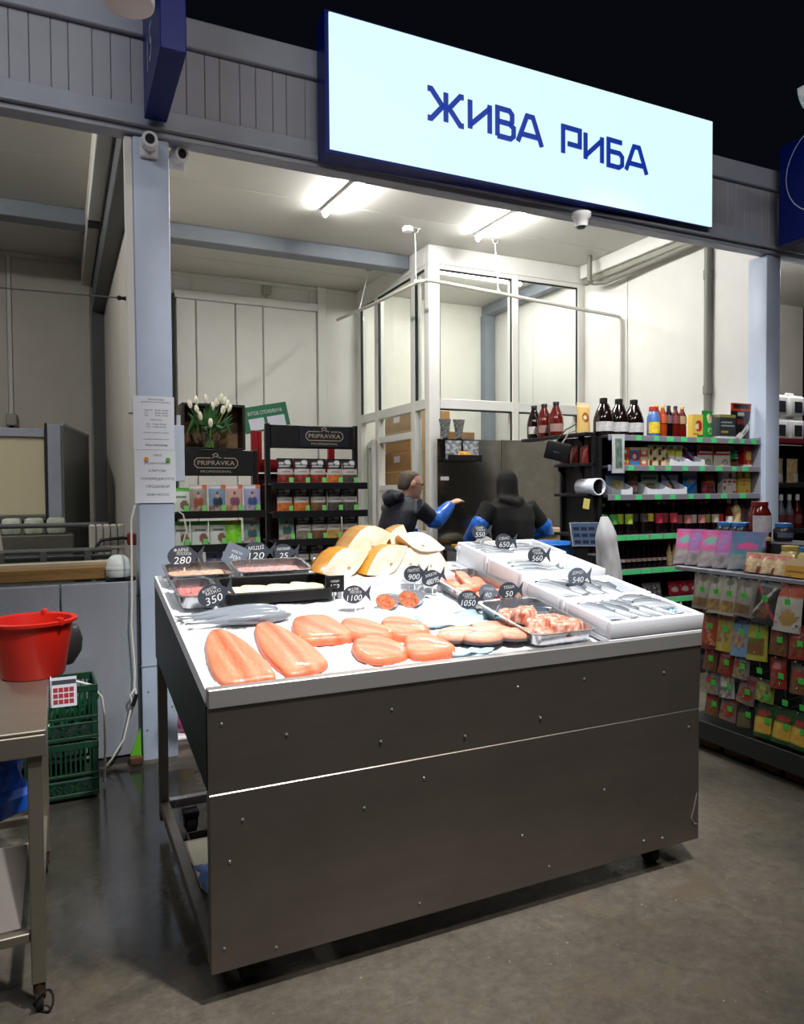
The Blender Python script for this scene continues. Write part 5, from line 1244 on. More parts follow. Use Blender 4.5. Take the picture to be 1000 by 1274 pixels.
snack('grey_oat', .15, .21, .05, S(150, 144, 132), [('e', .5, .55, .32, .3, S(176, 170, 156)), ('n', .2, .08, .8, .3, S(150, 110, 60), S(120, 90, 60), 1), ('e', .5, .85, .2, .06, S(110, 104, 94))])
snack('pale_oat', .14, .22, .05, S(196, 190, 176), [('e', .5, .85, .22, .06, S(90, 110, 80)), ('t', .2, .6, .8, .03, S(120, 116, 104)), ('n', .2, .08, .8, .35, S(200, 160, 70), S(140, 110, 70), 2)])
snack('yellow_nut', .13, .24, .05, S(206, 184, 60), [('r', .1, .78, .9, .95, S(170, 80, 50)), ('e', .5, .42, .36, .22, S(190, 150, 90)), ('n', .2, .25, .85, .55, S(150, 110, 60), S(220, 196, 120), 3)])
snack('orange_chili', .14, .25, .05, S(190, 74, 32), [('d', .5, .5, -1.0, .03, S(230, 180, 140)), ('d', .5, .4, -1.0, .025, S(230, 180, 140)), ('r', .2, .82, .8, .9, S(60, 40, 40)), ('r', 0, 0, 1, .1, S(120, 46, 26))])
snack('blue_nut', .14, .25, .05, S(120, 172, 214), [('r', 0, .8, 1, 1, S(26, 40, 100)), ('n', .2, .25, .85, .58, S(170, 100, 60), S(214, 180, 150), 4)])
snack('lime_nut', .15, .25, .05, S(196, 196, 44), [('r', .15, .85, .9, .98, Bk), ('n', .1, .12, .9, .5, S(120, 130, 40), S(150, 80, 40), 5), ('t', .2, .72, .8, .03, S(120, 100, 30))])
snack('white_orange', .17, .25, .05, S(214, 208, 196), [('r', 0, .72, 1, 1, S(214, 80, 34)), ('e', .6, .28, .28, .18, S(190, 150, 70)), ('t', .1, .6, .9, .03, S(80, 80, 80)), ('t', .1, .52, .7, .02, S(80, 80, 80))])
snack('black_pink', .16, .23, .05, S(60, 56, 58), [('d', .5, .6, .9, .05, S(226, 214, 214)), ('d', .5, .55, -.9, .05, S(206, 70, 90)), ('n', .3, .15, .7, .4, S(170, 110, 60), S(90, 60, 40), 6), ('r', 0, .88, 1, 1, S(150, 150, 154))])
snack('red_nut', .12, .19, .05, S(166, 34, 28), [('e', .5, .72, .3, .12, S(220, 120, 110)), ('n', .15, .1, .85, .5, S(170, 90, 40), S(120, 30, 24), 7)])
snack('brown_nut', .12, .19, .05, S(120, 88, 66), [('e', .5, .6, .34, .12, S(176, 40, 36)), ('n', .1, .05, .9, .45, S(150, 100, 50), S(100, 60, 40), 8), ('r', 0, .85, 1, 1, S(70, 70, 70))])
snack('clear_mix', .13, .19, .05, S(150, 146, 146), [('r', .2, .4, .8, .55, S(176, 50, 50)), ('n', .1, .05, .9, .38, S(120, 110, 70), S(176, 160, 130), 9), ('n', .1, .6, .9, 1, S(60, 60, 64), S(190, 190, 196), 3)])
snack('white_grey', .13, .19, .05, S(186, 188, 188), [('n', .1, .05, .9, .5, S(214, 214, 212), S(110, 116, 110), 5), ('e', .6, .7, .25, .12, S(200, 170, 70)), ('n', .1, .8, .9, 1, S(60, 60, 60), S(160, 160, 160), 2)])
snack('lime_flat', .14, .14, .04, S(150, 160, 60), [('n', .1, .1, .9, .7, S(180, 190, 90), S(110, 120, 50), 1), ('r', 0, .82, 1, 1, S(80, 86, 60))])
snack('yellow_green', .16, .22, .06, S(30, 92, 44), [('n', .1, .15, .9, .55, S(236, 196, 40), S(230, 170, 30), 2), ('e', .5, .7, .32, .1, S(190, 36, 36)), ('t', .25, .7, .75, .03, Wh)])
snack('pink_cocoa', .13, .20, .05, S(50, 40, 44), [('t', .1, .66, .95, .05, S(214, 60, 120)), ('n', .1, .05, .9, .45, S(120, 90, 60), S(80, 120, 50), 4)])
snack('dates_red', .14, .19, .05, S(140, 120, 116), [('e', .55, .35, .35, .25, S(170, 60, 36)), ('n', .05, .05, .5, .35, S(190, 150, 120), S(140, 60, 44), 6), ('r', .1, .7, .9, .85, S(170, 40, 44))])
DSC = {'grey_oat': 'grey-beige snack bag', 'pale_oat': 'pale beige snack bag', 'yellow_nut': 'yellow nut bag', 'orange_chili': 'burnt orange snack bag', 'blue_nut': 'light blue nut bag', 'lime_nut': 'lime yellow snack bag', 'white_orange': 'white bag with an orange top', 'black_pink': 'black bag with pink and white stripes', 'red_nut': 'small red nut bag', 'brown_nut': 'small brown nut bag', 'clear_mix': 'clear bag of mixed nuts', 'white_grey': 'white and grey nut bag', 'lime_flat': 'flat olive green bag', 'yellow_green': 'green bag with yellow chips', 'pink_cocoa': 'dark bag with pink lettering', 'dates_red': 'grey bag with a red picture'}
rows = [(1.06, ['grey_oat', 'pale_oat', 'pale_oat', 'grey_oat', 'black_pink', 'white_orange'], .0), (.855, ['orange_chili', 'yellow_nut', 'blue_nut', 'lime_nut', 'brown_nut', 'red_nut'], .012), (.665, ['brown_nut', 'red_nut', 'clear_mix', None, 'red_nut', 'brown_nut'], .02),
        (.53, ['clear_mix', 'white_grey', 'dates_red', 'lime_flat', None, None], .03), (.405, ['brown_nut', 'dates_red', 'pink_cocoa', 'yellow_green', 'yellow_green', 'yellow_green'], .035)]
SCB = (1.0, .93, .86, .84, .84)
RN = ['top', 'second', 'third', 'fourth', 'lowest']
for r_, (ztop, keys, sft) in enumerate(rows):
    ypos = [3.155, 3.055, 2.965, 2.865, 2.735, 2.60] if r_ == 0 else ([3.11, 3.00, 2.895, 2.785, 2.655, 2.54] if r_ < 3 else [3.10, 2.99, 2.87, 2.75, 2.64, 2.54])
    for c_, key in enumerate(keys):
        y = ypos[c_]-sft
        hk = MB().tube([(.15, y-GY0, ztop-.02), (-.05, y-GY0, ztop-.015), (-.07, y-GY0, ztop-.005)], .0035, 6)
        hk.tube([(.15, y-GY0, ztop+.03), (-.055, y-GY0, ztop+.03-.0)], .0025, 6)
        h_ = hk.build('hook', hookm, go, 40)
        MB().box(-.066, y-GY0-.045, ztop-.115, -.063, y-GY0-.013, ztop-.085).build('hook_tag', gtag, h_)
        MB().tube([(-.06, y-GY0-.03, ztop-.086), (-.055, y-GY0-.02, ztop-.02), (.0, y-GY0, ztop-.018)], .002, 5).build('tag_wire', hookm, h_)
        if key is None: continue
        hgt = max(v.co.z for v in PK[key].vertices)*SCB[r_]
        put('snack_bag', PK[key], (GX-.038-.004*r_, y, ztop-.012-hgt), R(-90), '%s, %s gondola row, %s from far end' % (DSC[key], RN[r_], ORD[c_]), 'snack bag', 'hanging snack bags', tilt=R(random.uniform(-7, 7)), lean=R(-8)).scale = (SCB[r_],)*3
# on top: purple pouches, wafers, jars
pk('pink_candy', .17, .24, .05, S(206, 96, 150), [('n', 0, .55, 1, 1, S(220, 80, 130), S(170, 120, 180), 3), ('n', 0, 0, 1, .45, S(130, 124, 128), S(170, 160, 164), 5), ('e', .35, .7, .2, .12, S(120, 170, 160))])
pk('teal_candy', .2, .24, .05, S(70, 140, 150), [('n', 0, .5, 1, 1, S(50, 130, 150), S(120, 90, 150), 6), ('n', 0, 0, 1, .4, S(150, 150, 154), S(110, 130, 140), 2), ('e', .5, .6, .3, .1, S(206, 80, 140))])
pk('mauve_candy', .17, .24, .05, S(170, 130, 190), [('n', 0, .4, 1, 1, S(190, 90, 150), S(130, 120, 180), 8), ('n', 0, 0, 1, .35, S(120, 110, 116), S(160, 150, 150), 1)])
for k, (key, x, y, rz, l) in enumerate((('pink_candy', 3.52, 3.355, -62, 'pink and grey sweet pouch at the far end of the gondola top'), ('mauve_candy', 3.53, 3.27, -66, 'mauve sweet pouch second on the gondola top'), ('pink_candy', 3.53, 3.17, -64, 'pink and grey sweet pouch third on the gondola top'), ('mauve_candy', 3.54, 3.075, -70, 'mauve sweet pouch fourth on the gondola top'), ('teal_candy', 3.56, 2.96, -66, 'teal sweet pouch on the gondola top'))):
    put('sweet_pouch', PK[key], (x, y, 1.077), R(rz), l, 'pouch', 'sweet pouches on the gondola', lean=R(-24))
pk('wafer_pack', .11, .12, .05, S(222, 190, 146), [('n', .1, .1, .9, .6, S(214, 176, 120), S(236, 214, 180), 3), ('r', 0, 0, .2, .35, S(130, 40, 36)), ('r', .8, 0, 1, .35, S(130, 40, 36)), ('r', .1, .7, .9, .95, S(210, 110, 100))])
pk('honey_box', .12, .10, .05, S(214, 160, 50), [('r', 0, .6, 1, 1, S(226, 200, 150)), ('t', .1, .3, .9, .06, S(150, 80, 30))], 'box')
for k, y in enumerate((2.86, 2.765, 2.68)): put('wafer_pack', PK['wafer_pack'], (3.495, y, 1.077), R(-84), 'beige wafer pack on the gondola edge, ' + ('farthest', 'middle', 'nearest')[k], 'pack', 'wafer packs', lean=R(-18))
for k, y in enumerate((2.585, 2.46)): put('honey_box', PK['honey_box'], (3.495, y, 1.077), R(-90), 'yellow box on the gondola edge, ' + ('farther one', 'nearer one')[k], 'box', 'yellow boxes', lean=R(-14))
pk('red_crate', .2, .22, .05, S(150, 34, 26), [('t', .1, .6, .9, .05, S(200, 70, 50))], 'box')
put('red_box', PK['red_crate'], (3.60, 2.40, 1.077), R(-84), 'plain red box at the right frame edge on the gondola', 'box')
jarp = [(.005, 0), (.05, .002), (.055, .012), (.055, .105), (.044, .125), (.042, .13)]
pale_jar = mat('pale_jar', (206, 190, 130), .2, coat=.5); blue_lid = mat('blue_lid', (50, 110, 170), .4)
for k, y in enumerate((2.745, 2.635)): bottle(jarp, pale_jar, blue_lid if k else gold_cap, (.03, .08), lblm(226, 224, 214), (.13, .155, .046), ('pale pickle jar with a gold lid on the gondola riser', 'pale pickle jar with a blue lid on the gondola riser')[k], 'jar', (3.655+.0, y, 1.0765), None, 18, 'jar')
bottle([(.005, 0), (.062, .002), (.066, .015), (.066, .12), (.064, .16), (.046, .20), (.044, .205)], red_liq, mat('maroon_lid', (110, 26, 30), .4), (.05, .15), lblm(206, 200, 206), (.205, .235, .048), 'big jar with a maroon lid standing before the right pillar', 'jar', (3.85, 3.10, 1.2365), None, 20, 'jar')
for k, (x, y) in enumerate(((3.79, 3.30), (3.80, 3.20), (3.93, 3.0))): bottle([(r*1.0, z*.62) for r, z in jarp], mat('dark_jar', (40, 34, 40), .3, coat=.4), blue_lid, (.02, .05), lblm(90, 100, 120), (.08, .105, .046), 'blue-lidded dark jar on the gondola riser, ' + ('farthest', 'middle', 'nearest')[k], 'jar', (x, y, 1.2365), 'blue-lidded jars', 16, 'jar')
bottle([(r*1.0, z*.75) for r, z in b4], dark_liq, gold_cap, (.05, .09), lblm(230, 190, 70), (.18, .20, .014), 'dark bottle with a yellow label on the gondola top', 'bottle', (3.60, 2.84, 1.0765), None, 12)

# neighbour stall shelf beyond the right pillar ------------------------
ns = thing('neighbour_shelf', 'dark shelving of the next stall beyond the right pillar', 'shelf', (6.25, 4.85, 0))
for k, (z, m_) in enumerate(((2.03, mat('burgundy_strip', (120, 30, 48), .5)), (1.60, shelf_dark), (1.15, shelf_dark), (.7, shelf_dark))):
    MB().bbox(0, .0, z-.025, 1.1, .40, z, .003).build('board', shelf_dark, ns); MB().bbox(0, -.014, z-.045, 1.1, -.001, z+.003, .002).build('price_strip', m_, ns)
MB().bbox(0, .401, 0, 1.1, .43, 2.0, .003).build('back_panel', shelf_dark, ns); MB().bbox(-.03, .0, 0, -.001, .43, 2.0, .003).build('side_panel', shelf_dark, ns)
def canister(loc, label):
    t = thing('canister', label, 'canister', loc, 0, 'white canisters')
    MB().bbox(-.105, -.10, 0, .105, .10, .20, .03, 3).build('body', white_pl, t, 40)
    MB().tube([(-.05, 0, .198), (-.05, 0, .225), (.05, 0, .225), (.05, 0, .198)], .012, 8).build('handle', white_pl, t, 40)
    MB().box(-.05, -.1025, .03, .06, -.1005, .14).build('label', mat('dark_label', (44, 48, 56), .5, var=.6, vscale=40), t)
for k, (x, z) in enumerate(((6.38, 2.03), (6.62, 2.03), (6.38, 2.262), (6.62, 2.262))): canister((x, 5.0, z+.0005), 'white canister with dark label beyond the right pillar, ' + ('lower left', 'lower right', 'upper left', 'upper right')[k])
pk('grain_bag', .16, .24, .07, S(206, 176, 130), [('n', 0, .3, 1, .95, S(196, 160, 110), S(226, 204, 164), 4), ('r', .4, .08, .9, .4, Wh)])
for k, x in enumerate((6.36, 6.58)): put('grain_bag', PK['grain_bag'], (x, 4.93, 1.601), 0, ('left', 'right')[k]+' bag of beige grain beyond the right pillar', 'bag', 'grain bags')
for k, x in enumerate((6.42, 6.54, 6.66)): bottle([(r*1.15, z*1.2) for r, z in b4], mat('grey_cleaner', (110, 116, 130), .3, coat=.3) if k < 2 else red_liq, white_cap, (.05, .14), lblm(120, 60, 70), (.28, .34, .02), 'grey bottle with white cap beyond the right pillar, ' + ('first', 'second', 'third')[k], 'bottle', (x, 4.93, 1.1505), 'white-capped bottles', 14)
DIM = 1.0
# ================================================================== LEFT SPICE RACKS
def rack(x0, x1, y0, zhead0, zhead1, shelves, label, post_l=True):
    t = thing('spice_rack', label, 'rack', (x0, y0, 0), 0, 'black spice racks'); w = x1-x0
    for x in (0, w-.035): MB().bbox(x, .02, 0, x+.035, .06, zhead1+.01, .003).build('post', black_metal, t)
    hb = MB().bbox(.036, .0, zhead0, w-.036, .045, zhead1, .004).build('header_board', black, t)
    MB().bbox(.0, -.0, 0, w, .30, .08, .004).build('base', black_metal, t)
    for z in shelves:
        s_ = MB().bbox(.01, -.11, z-.012, w+.02, .16, z, .003).build('shelf', black_metal, t)
        MB().bbox(.01, -.125, z-.045, w+.02, -.111, z+.006, .003).build('shelf_lip', black_metal, s_)
    return t, hb
print_gold = mat('logo_beige', (170, 158, 136), .5)
def logo(par, cx, cz, w, y):
    m = MB(); text(m, 'PRIPRAVKA', cx, cz, w=w*.86, h=w*.11, y=y); m.build('brand_lettering', print_gold, par)
    m = MB(); text(m, 'PROFESSIONAL', cx, cz-w*.20, w=w*.72, h=w*.055, y=y); m.build('brand_subtitle', print_gold, par)
    m = MB(); a, b_ = w*.5, w*.115
    stroke(m, [(cx-a*.25, cz+b_), (cx-a+.02, cz+b_), (cx-a, cz+b_-.02), (cx-a, cz-b_+.02), (cx-a+.02, cz-b_), (cx+a-.02, cz-b_), (cx+a, cz-b_+.02), (cx+a, cz+b_-.02), (cx+a-.02, cz+b_), (cx+a*.35, cz+b_)], w*.018, y-.001, y)
    stroke(m, [(cx-w*.10, cz+b_*.95), (cx-w*.03, cz+b_*1.35), (cx-w*.08, cz+b_*1.7), (cx, cz+b_*2.0), (cx+w*.05, cz+b_*1.6), (cx, cz+b_*1.3), (cx+w*.12, cz+b_*1.0)], w*.018, y-.001, y)
    m.build('logo_frame', print_gold, par)
r2_, hb = rack(1.36, 2.08, 5.22, 1.87, 2.04, (1.61, 1.405, 1.20, .985, .75, .5), 'black spice rack with a raised header and pouches, right of two')
MB().bbox(.25, -.014, 1.877, .63, -.001, 2.037, .003).build('header_plate', mat('plate_dark', (38, 40, 46), .35), r2_)
logo(r2_, .44, 1.962, .29, -.0155)
r1_, hb = rack(.70, 1.30, 5.22, 1.665, 1.845, (1.415, 1.185, .97, .72, .45), 'black spice rack under the tulips, left of two')
logo(r1_, .30, 1.755, .30, -.002)
# pouches on the racks
def spice(key, c1, c2, seed): pk(key, .122, .182, .04, S(28, 28, 32), [('e', .68, .84, .2, .09, S(200, 200, 200)), ('t', .08, .80, .42, .03, S(170, 170, 170)), ('t', .1, .68, .75, .035, S(190, 190, 190)), ('r', 0, .36, 1, .56, S(186, 180, 172)), ('t', .2, .46, .8, .02, S(110, 100, 90)), ('n', 0, .0, 1, .36, S(*c1), S(*c2), seed)])
spice('spice_red', (150, 50, 40), (96, 30, 28), 1); spice('spice_orange', (206, 120, 50), (170, 84, 36), 2); spice('spice_brown', (120, 84, 56), (80, 54, 40), 3); spice('spice_dark', (52, 48, 46), (90, 84, 80), 4); spice('spice_grey', (140, 134, 120), (110, 104, 90), 5); spice('spice_yellow', (206, 170, 90), (160, 120, 60), 6)
def man_pack(key, sky, body, low, seed): pk(key, .122, .186, .03, S(*sky), [('r', 0, .84, 1, 1, lerp(S(*sky), S(255, 255, 255), .35)), ('t', .1, .9, .9, .035, S(230, 226, 220)), ('r', .7, .86, 1, 1, S(206, 110, 60)), ('e', .5, .36, .30, .20, S(*body)), ('e', .5, .60, .10, .11, S(196, 150, 124)), ('e', .5, .68, .10, .05, S(50, 40, 36)), ('n', 0, 0, 1, .2, S(*low), lerp(S(*low), S(255, 255, 255), .3), seed)])
man_pack('mix_brown', (150, 140, 130), (150, 80, 56), (130, 90, 60), 1); man_pack('mix_blue', (120, 146, 170), (40, 60, 76), (110, 80, 60), 2); man_pack('mix_pink', (196, 156, 146), (120, 76, 96), (170, 110, 70), 3); man_pack('mix_lilac', (150, 150, 186), (60, 76, 130), (140, 130, 150), 4); man_pack('mix_teal', (130, 156, 148), (60, 86, 84), (130, 100, 80), 5); man_pack('mix_violet', (120, 130, 176), (150, 90, 60), (110, 110, 140), 6); man_pack('mix_magenta', (206, 120, 160), (130, 70, 80), (150, 110, 110), 7)
pk('soy_white', .12, .165, .03, S(206, 214, 206), [('r', 0, .85, 1, 1, S(80, 170, 70)), ('r', 0, 0, .06, 1, S(80, 170, 70)), ('e', .7, .28, .25, .2, S(130, 96, 84)), ('t', .2, .6, .85, .04, S(90, 110, 96)), ('r', .8, .0, 1, .15, S(60, 200, 80))])
pk('lime_bag', .115, .165, .04, S(130, 206, 40), [('n', .1, .3, .9, .8, S(90, 190, 30), S(150, 220, 60), 3), ('n', .1, .82, .9, 1, S(150, 60, 40), S(200, 180, 60), 2)])
gpt = mat('green_white_tag', (120, 206, 110), .5)
def price_chip(x, y, z): pass
def row(keys, xs, y, z, what, rackname, group):
    for k, (key, x) in enumerate(zip(keys, xs)):
        o = put('spice_pouch', PK[key], (x, y, z+.001), R(random.uniform(-3, 3)), '%s, %s on %s' % (what(key), ORD[k], rackname), 'pouch', group, lean=R(-5))
        MB().box(.018, -.034, .002, .05, -.032, .04).build('price_chip', gpt, o)
KD = {'spice_red': 'spice pouch with red-brown window', 'spice_orange': 'spice pouch with orange window', 'spice_brown': 'spice pouch with brown window', 'spice_dark': 'spice pouch with dark window', 'spice_grey': 'spice pouch with grey window', 'spice_yellow': 'spice pouch with yellow window',
      'mix_brown': 'brown seasoning packet with a figure', 'mix_blue': 'blue seasoning packet with a figure', 'mix_pink': 'pinkish seasoning packet with a figure', 'mix_lilac': 'lilac seasoning packet with a figure', 'mix_teal': 'teal seasoning packet with a figure', 'mix_violet': 'violet-blue seasoning packet', 'mix_magenta': 'magenta seasoning packet', 'soy_white': 'white and green soy packet', 'lime_bag': 'lime green bag'}
wd = lambda k: KD[k]
YP = 5.165
row(['spice_red', 'spice_red', 'spice_red', 'spice_orange', 'spice_dark'], (1.485, 1.61, 1.735, 1.865, 1.985), YP, 1.61, wd, 'top shelf, right spice rack', 'spice pouches')
row(['spice_orange', 'spice_orange', 'spice_brown', 'spice_dark', 'spice_dark'], (1.48, 1.605, 1.735, 1.865, 1.985), YP, 1.405, wd, 'second shelf, right spice rack', 'spice pouches')
row(['mix_teal', 'spice_grey', 'spice_brown', 'spice_yellow', 'spice_red'], (1.49, 1.62, 1.74, 1.855, 1.985), YP, 1.20, wd, 'third shelf, right spice rack', 'spice pouches')
row(['spice_grey', 'spice_dark', 'spice_brown', 'spice_yellow', 'spice_grey'], (1.45, 1.60, 1.725, 1.85, 1.97), YP, .985, wd, 'fourth shelf, right spice rack', 'spice pouches')
row(['soy_white', 'mix_brown', 'mix_blue', 'mix_pink', 'mix_lilac'], (.745, .865, .995, 1.115, 1.24), YP, 1.415, wd, 'top shelf, left spice rack', 'seasoning packets')
row(['soy_white', 'soy_white', 'soy_white', 'lime_bag', 'mix_teal'], (.745, .87, .995, 1.105, 1.235), YP, 1.185, wd, 'second shelf, left spice rack', 'seasoning packets')
row(['mix_brown', 'mix_violet', 'mix_magenta', 'mix_violet'], (.80, .97, 1.11, 1.24), YP, .97, wd, 'third shelf, left spice rack', 'seasoning packets')
# red stand behind, green notice board, crate with tulips
t = thing('red_stand', 'red metal stand between the two spice racks', 'stand', (1.33, 5.54, 0)); redm = mat('red_metal', (150, 20, 22), .45)
for x in (0, .62): MB().bbox(x, 0, 0, x+.05, .04, 2.02, .003).build('post', redm, t)
MB().bbox(.051, .0, 1.70, .619, .04, 1.80, .003).build('cross_bar', redm, t); MB().bbox(.051, .0, 1.80, .08, .04, 2.015, .003).build('side_plate', redm, t)
MB().bbox(.051, .05, .3, .619, .07, 1.69, .003).build('sheet', mat('dark_red_sheet', (56, 14, 16), .6), t)
t = thing('notice_board', 'tilted green and white consumer notice above the right rack', 'notice', (1.46, 5.56, 2.022), 0, None, (R(-4), R(-11), 0))
MB().bbox(-.17, -.006, 0, .19, .006, .20, .003).build('board', mat('notice_green', (48, 120, 84), .5), t)
for x0, x1 in ((-.13, -.01), (.015, .155)): MB().box(x0, -.0075, .015, x1, -.0065, .105).build('paper', white_paper, t)
m = MB(); text(m, 'КУТОК СПОЖИВАЧА', .01, .145, w=.27, h=.028, y=-.0075); m.build('lettering', chalk, t)
t = thing('wooden_crate', 'dark wooden crate lying open behind the tulips', 'crate', (1.01, 5.22, 1.8505)); wd_ = mat('crate_wood', (128, 98, 70), .7, var=.25, vscale=8, stretch=(1, 1, 6))
MB().bbox(-.24, .17, 0, .20, .185, .31, .003).build('back_board', wd_, t)
for x in (-.24, .18): MB().bbox(x, .0, 0, x+.02, .169, .32, .003).build('side_board', mat('crate_dark', (34, 28, 24), .6), t)
MB().bbox(-.219, 0, .30, .179, .169, .32, .003).build('top_board', MATS['crate_dark'], t); MB().bbox(-.219, 0, .0, .179, .169, .012, .003).build('bottom_board', MATS['crate_dark'], t)
# vase of tulips
t = thing('tulip_vase', 'glass vase of white tulips on the left spice rack', 'vase', (.955, 5.20, 1.848))
MB().lathe([(.045, 0), (.062, .002), (.06, .03), (.056, .10), (.062, .155), (.058, .155), (.052, .10), (.055, .03), (.045, .012)], 20).build('vase', glass, t, 50)
stemm = mat('tulip_stem', (126, 156, 66), .5, var=.2, vscale=30); leafm = mat('tulip_leaf', (52, 92, 46), .45, var=.3, vscale=12); petm = mat('tulip_petal', (240, 236, 214), .5, sss=.1, var=.08, vscale=12)
random.seed(21)
heads = [(-.13, .0, .30), (-.085, .02, .33), (-.09, -.03, .26), (-.07, -.05, .215), (-.02, .03, .345), (.02, .0, .29), (.05, .02, .32), (.085, -.03, .265), (.085, .03, .355), (.12, .0, .31), (.14, .02, .285), (-.005, -.06, .17), (.11, .04, .335)]
for k, (x, y, z) in enumerate(heads):
    MB().tube([(-x*.25, -y*.2, .015), (x*.2, y*.2, .13), (x*.75, y*.7, z-.07), (x, y, z-.015)], .0042, 6).build('stem', stemm if k % 2 else leafm, t, 50)
    b_ = MB()
    for q in range(5):
        a = 2*math.pi*q/5+k
        rings = []
        for zz, rr_, wd2 in ((-.018, .004, .006), (0, .017, .013), (.018, .018, .014), (.034, .010, .009), (.042, .004, .003)):
            c_ = Vector((math.cos(a)*rr_*.6, math.sin(a)*rr_*.6, zz)); tn = Vector((-math.sin(a), math.cos(a), 0)); no = Vector((math.cos(a), math.sin(a), 0))
            rings.append([c_+tn*wd2+no*-.002, c_+no*.006, c_-tn*wd2+no*-.002, c_+no*.001])
        b_.loft(rings)
    b_.xf(Matrix.Translation((x, y, z)) @ Matrix.Rotation(x*2.2, 4, 'Y')); b_.build('tulip_head', petm, t, 60)
for k in range(38):
    a = random.uniform(-1, 1); y = random.uniform(-.05, .06); top = random.uniform(.18, .33)*(1-.25*abs(a)); xx = a*.15
    droop = k % 5 == 0
    p = [Vector((xx*.2, y*.3, .11)), Vector((xx*.45, y*.6, .17)), Vector((xx*.8, y, top*.8 if not droop else .20)), Vector((xx*1.15, y*1.2, top if not droop else .10))]
    ws = (.007, .020, .017, .002); rings = []
    for q, w in zip(p, ws): rings.append([q+Vector((-w, 0, 0)), q+Vector((0, -.004, 0)), q+Vector((w, 0, 0)), q+Vector((0, .003, 0))])
    MB().loft(rings).build('leaf', leafm, t, 50)

# ================================================================== PAPERS AND CABLES ON THE LEFT PILLAR
def paper(x0, z0, x1, z1, y, name, label, lines, group=None, dots=()):
    t = thing(name, label, 'notice', ((x0+x1)/2, y, z0), 0, group)
    w = x1-x0; h = z1-z0
    MB().box(-w/2, -.0015, 0, w/2, 0, h).build('sheet', white_paper, t)
    m = MB()
    for (s_, zz, hh, ww) in lines: text(m, s_, .006, h*zz, h=hh*h, w=ww*w, y=-.0022)
    m.build('lettering', ink, t)
    for (u, v, c_) in dots: MB().tube([(w*u, -.0018, h*v), (w*u, -.009, h*v)], .012, 16).build('magnet', c_, t, 40)
    s_ = MB().box(-w/2-.012, -.001, 0, -w/2-.0005, 0, h); s_.build('punched_edge', white_pl, t)
    return t
paper(.395, 1.795, .607, 2.10, YF-.004, 'timetable_sheet', 'upper printed sheet in a plastic sleeve on the pillar',
      [('Розклад', .94, .03, .4), ('роботи магазину', .89, .026, .74), ('Пн-Пт   8:00-19:00', .74, .028, .62), ('Сб        8:00-18:00', .69, .026, .6), ('Нд        9:00-17:00', .64, .026, .6), ('Прийом товару', .56, .024, .3), ('Вт  7:00-9:00', .48, .026, .5), ('Чт  7:00-9:00', .43, .026, .5), ('Санітарний день', .32, .02, .66), ('останній понеділок місяця', .20, .02, .66), ('Ваш магазин', .09, .042, .56)], 'sheets on the left pillar')
paper(.398, 1.49, .610, 1.793, YF-.006, 'card_notice', 'lower sheet asking card payers to warn the seller early', [('ПРИ', .90, .035, .2), ('РОЗРАХУНКУ', .75, .04, .66), ('КАРТОЮ', .61, .04, .46), ('ПОПЕРЕДЖУЙТЕ', .46, .045, .86), ('ПРОДАВЦЯ', .31, .045, .6), ('ЗАВЧАСНО', .16, .045, .58)], 'sheets on the left pillar',
      ((-.26, .83, mat('magnet_orange', (232, 150, 50), .5)), (.30, .82, mat('magnet_green', (90, 176, 60), .5))))
t = thing('paper_holder', 'pale grey folder hanging at the pillar corner', 'folder', (.642, YF+.06, 1.615)); MB().bbox(-.03, 0, 0, .03, .012, .33, .003).build('folder', mat('folder_grey', (196, 208, 222), .45), t); MB().bbox(-.012, .003, .33, .010, .008, .39, .002).build('hook', mat('clear_hook', (200, 205, 212), .2), t)
cab = mat('white_cable', (214, 212, 204), .45)
o = MB().tube([(.385, YF-.012, 1.48), (.362, YF-.025, 1.40), (.358, YF-.025, .95), (.352, YF-.03, .80), (.366, YF-.03, .55), (.362, YF-.03, .41), (.335, YF-.035, .30), (.30, YF-.04, .16), (.235, YF-.05, .06), (.19, YF-.06, .015)], .006, 8).build('power_cable', cab, None, 50)
m = MB().tube([(.362, YF-.045, .44), (.34, YF-.05, .41), (.345, YF-.045, .37), (.37, YF-.045, .39), (.365, YF-.045, .44)], .006, 8); tag(o, 'white cable hanging down the left pillar to the floor', 'cable')
m.build('knot', cab, o, 50); MB().tube([(.372, YF-.05, .41), (.350, YF-.05, .345)], .012, 8).build('plug', black, o, 50)
# drip leaf and block by the pillar foot
tag(MB().prism([(.335, .055), (.395, .05), (.392, .21)], YF-.03, YF-.02, 'y').build('green_wedge', mat('wedge_green', (96, 170, 44), .5)), 'bright green triangular scrap leaning on the left pillar foot', 'scrap')
tag(MB().bbox(.33, YF-.05, 0, .40, YF-.012, .05, .006).build('brick_chip', mat('brick_brown', (112, 76, 54), .8, var=.3)), 'small brown brick chip at the left pillar foot', 'brick')
# pink thing behind the pillar
t = thing('bagged_toy', 'pink bundle on a white tray behind the left pillar', 'bundle', (.72, 4.75, 0)); MB().bbox(-.11, -.08, 0, .11, .08, .03, .01).build('tray', white_pl, t); MB().sphere((0, 0, .10), .095, .07, .075).build('bundle', mat('pink_cloth', (200, 90, 140), .6, var=.4, vscale=14, col2=(120, 50, 90)), t, 50)
MB().sphere((-.02, 0, .20), .06, .05, .07).build('dark_wrap', mat('dark_stripe', (50, 36, 40), .6, var=.6, vscale=20, col2=(170, 150, 60)), t, 50)
# pos lead over rack
tag(MB().tube([(.72, 5.094, 1.421), (.75, 5.088, 1.40), (.77, 5.085, 1.30), (.745, 5.085, 1.20), (.72, 5.09, 1.14)], .006, 6).build('charger_cable', cab, None, 50), 'cream cable drooping in front of the left spice rack', 'cable')
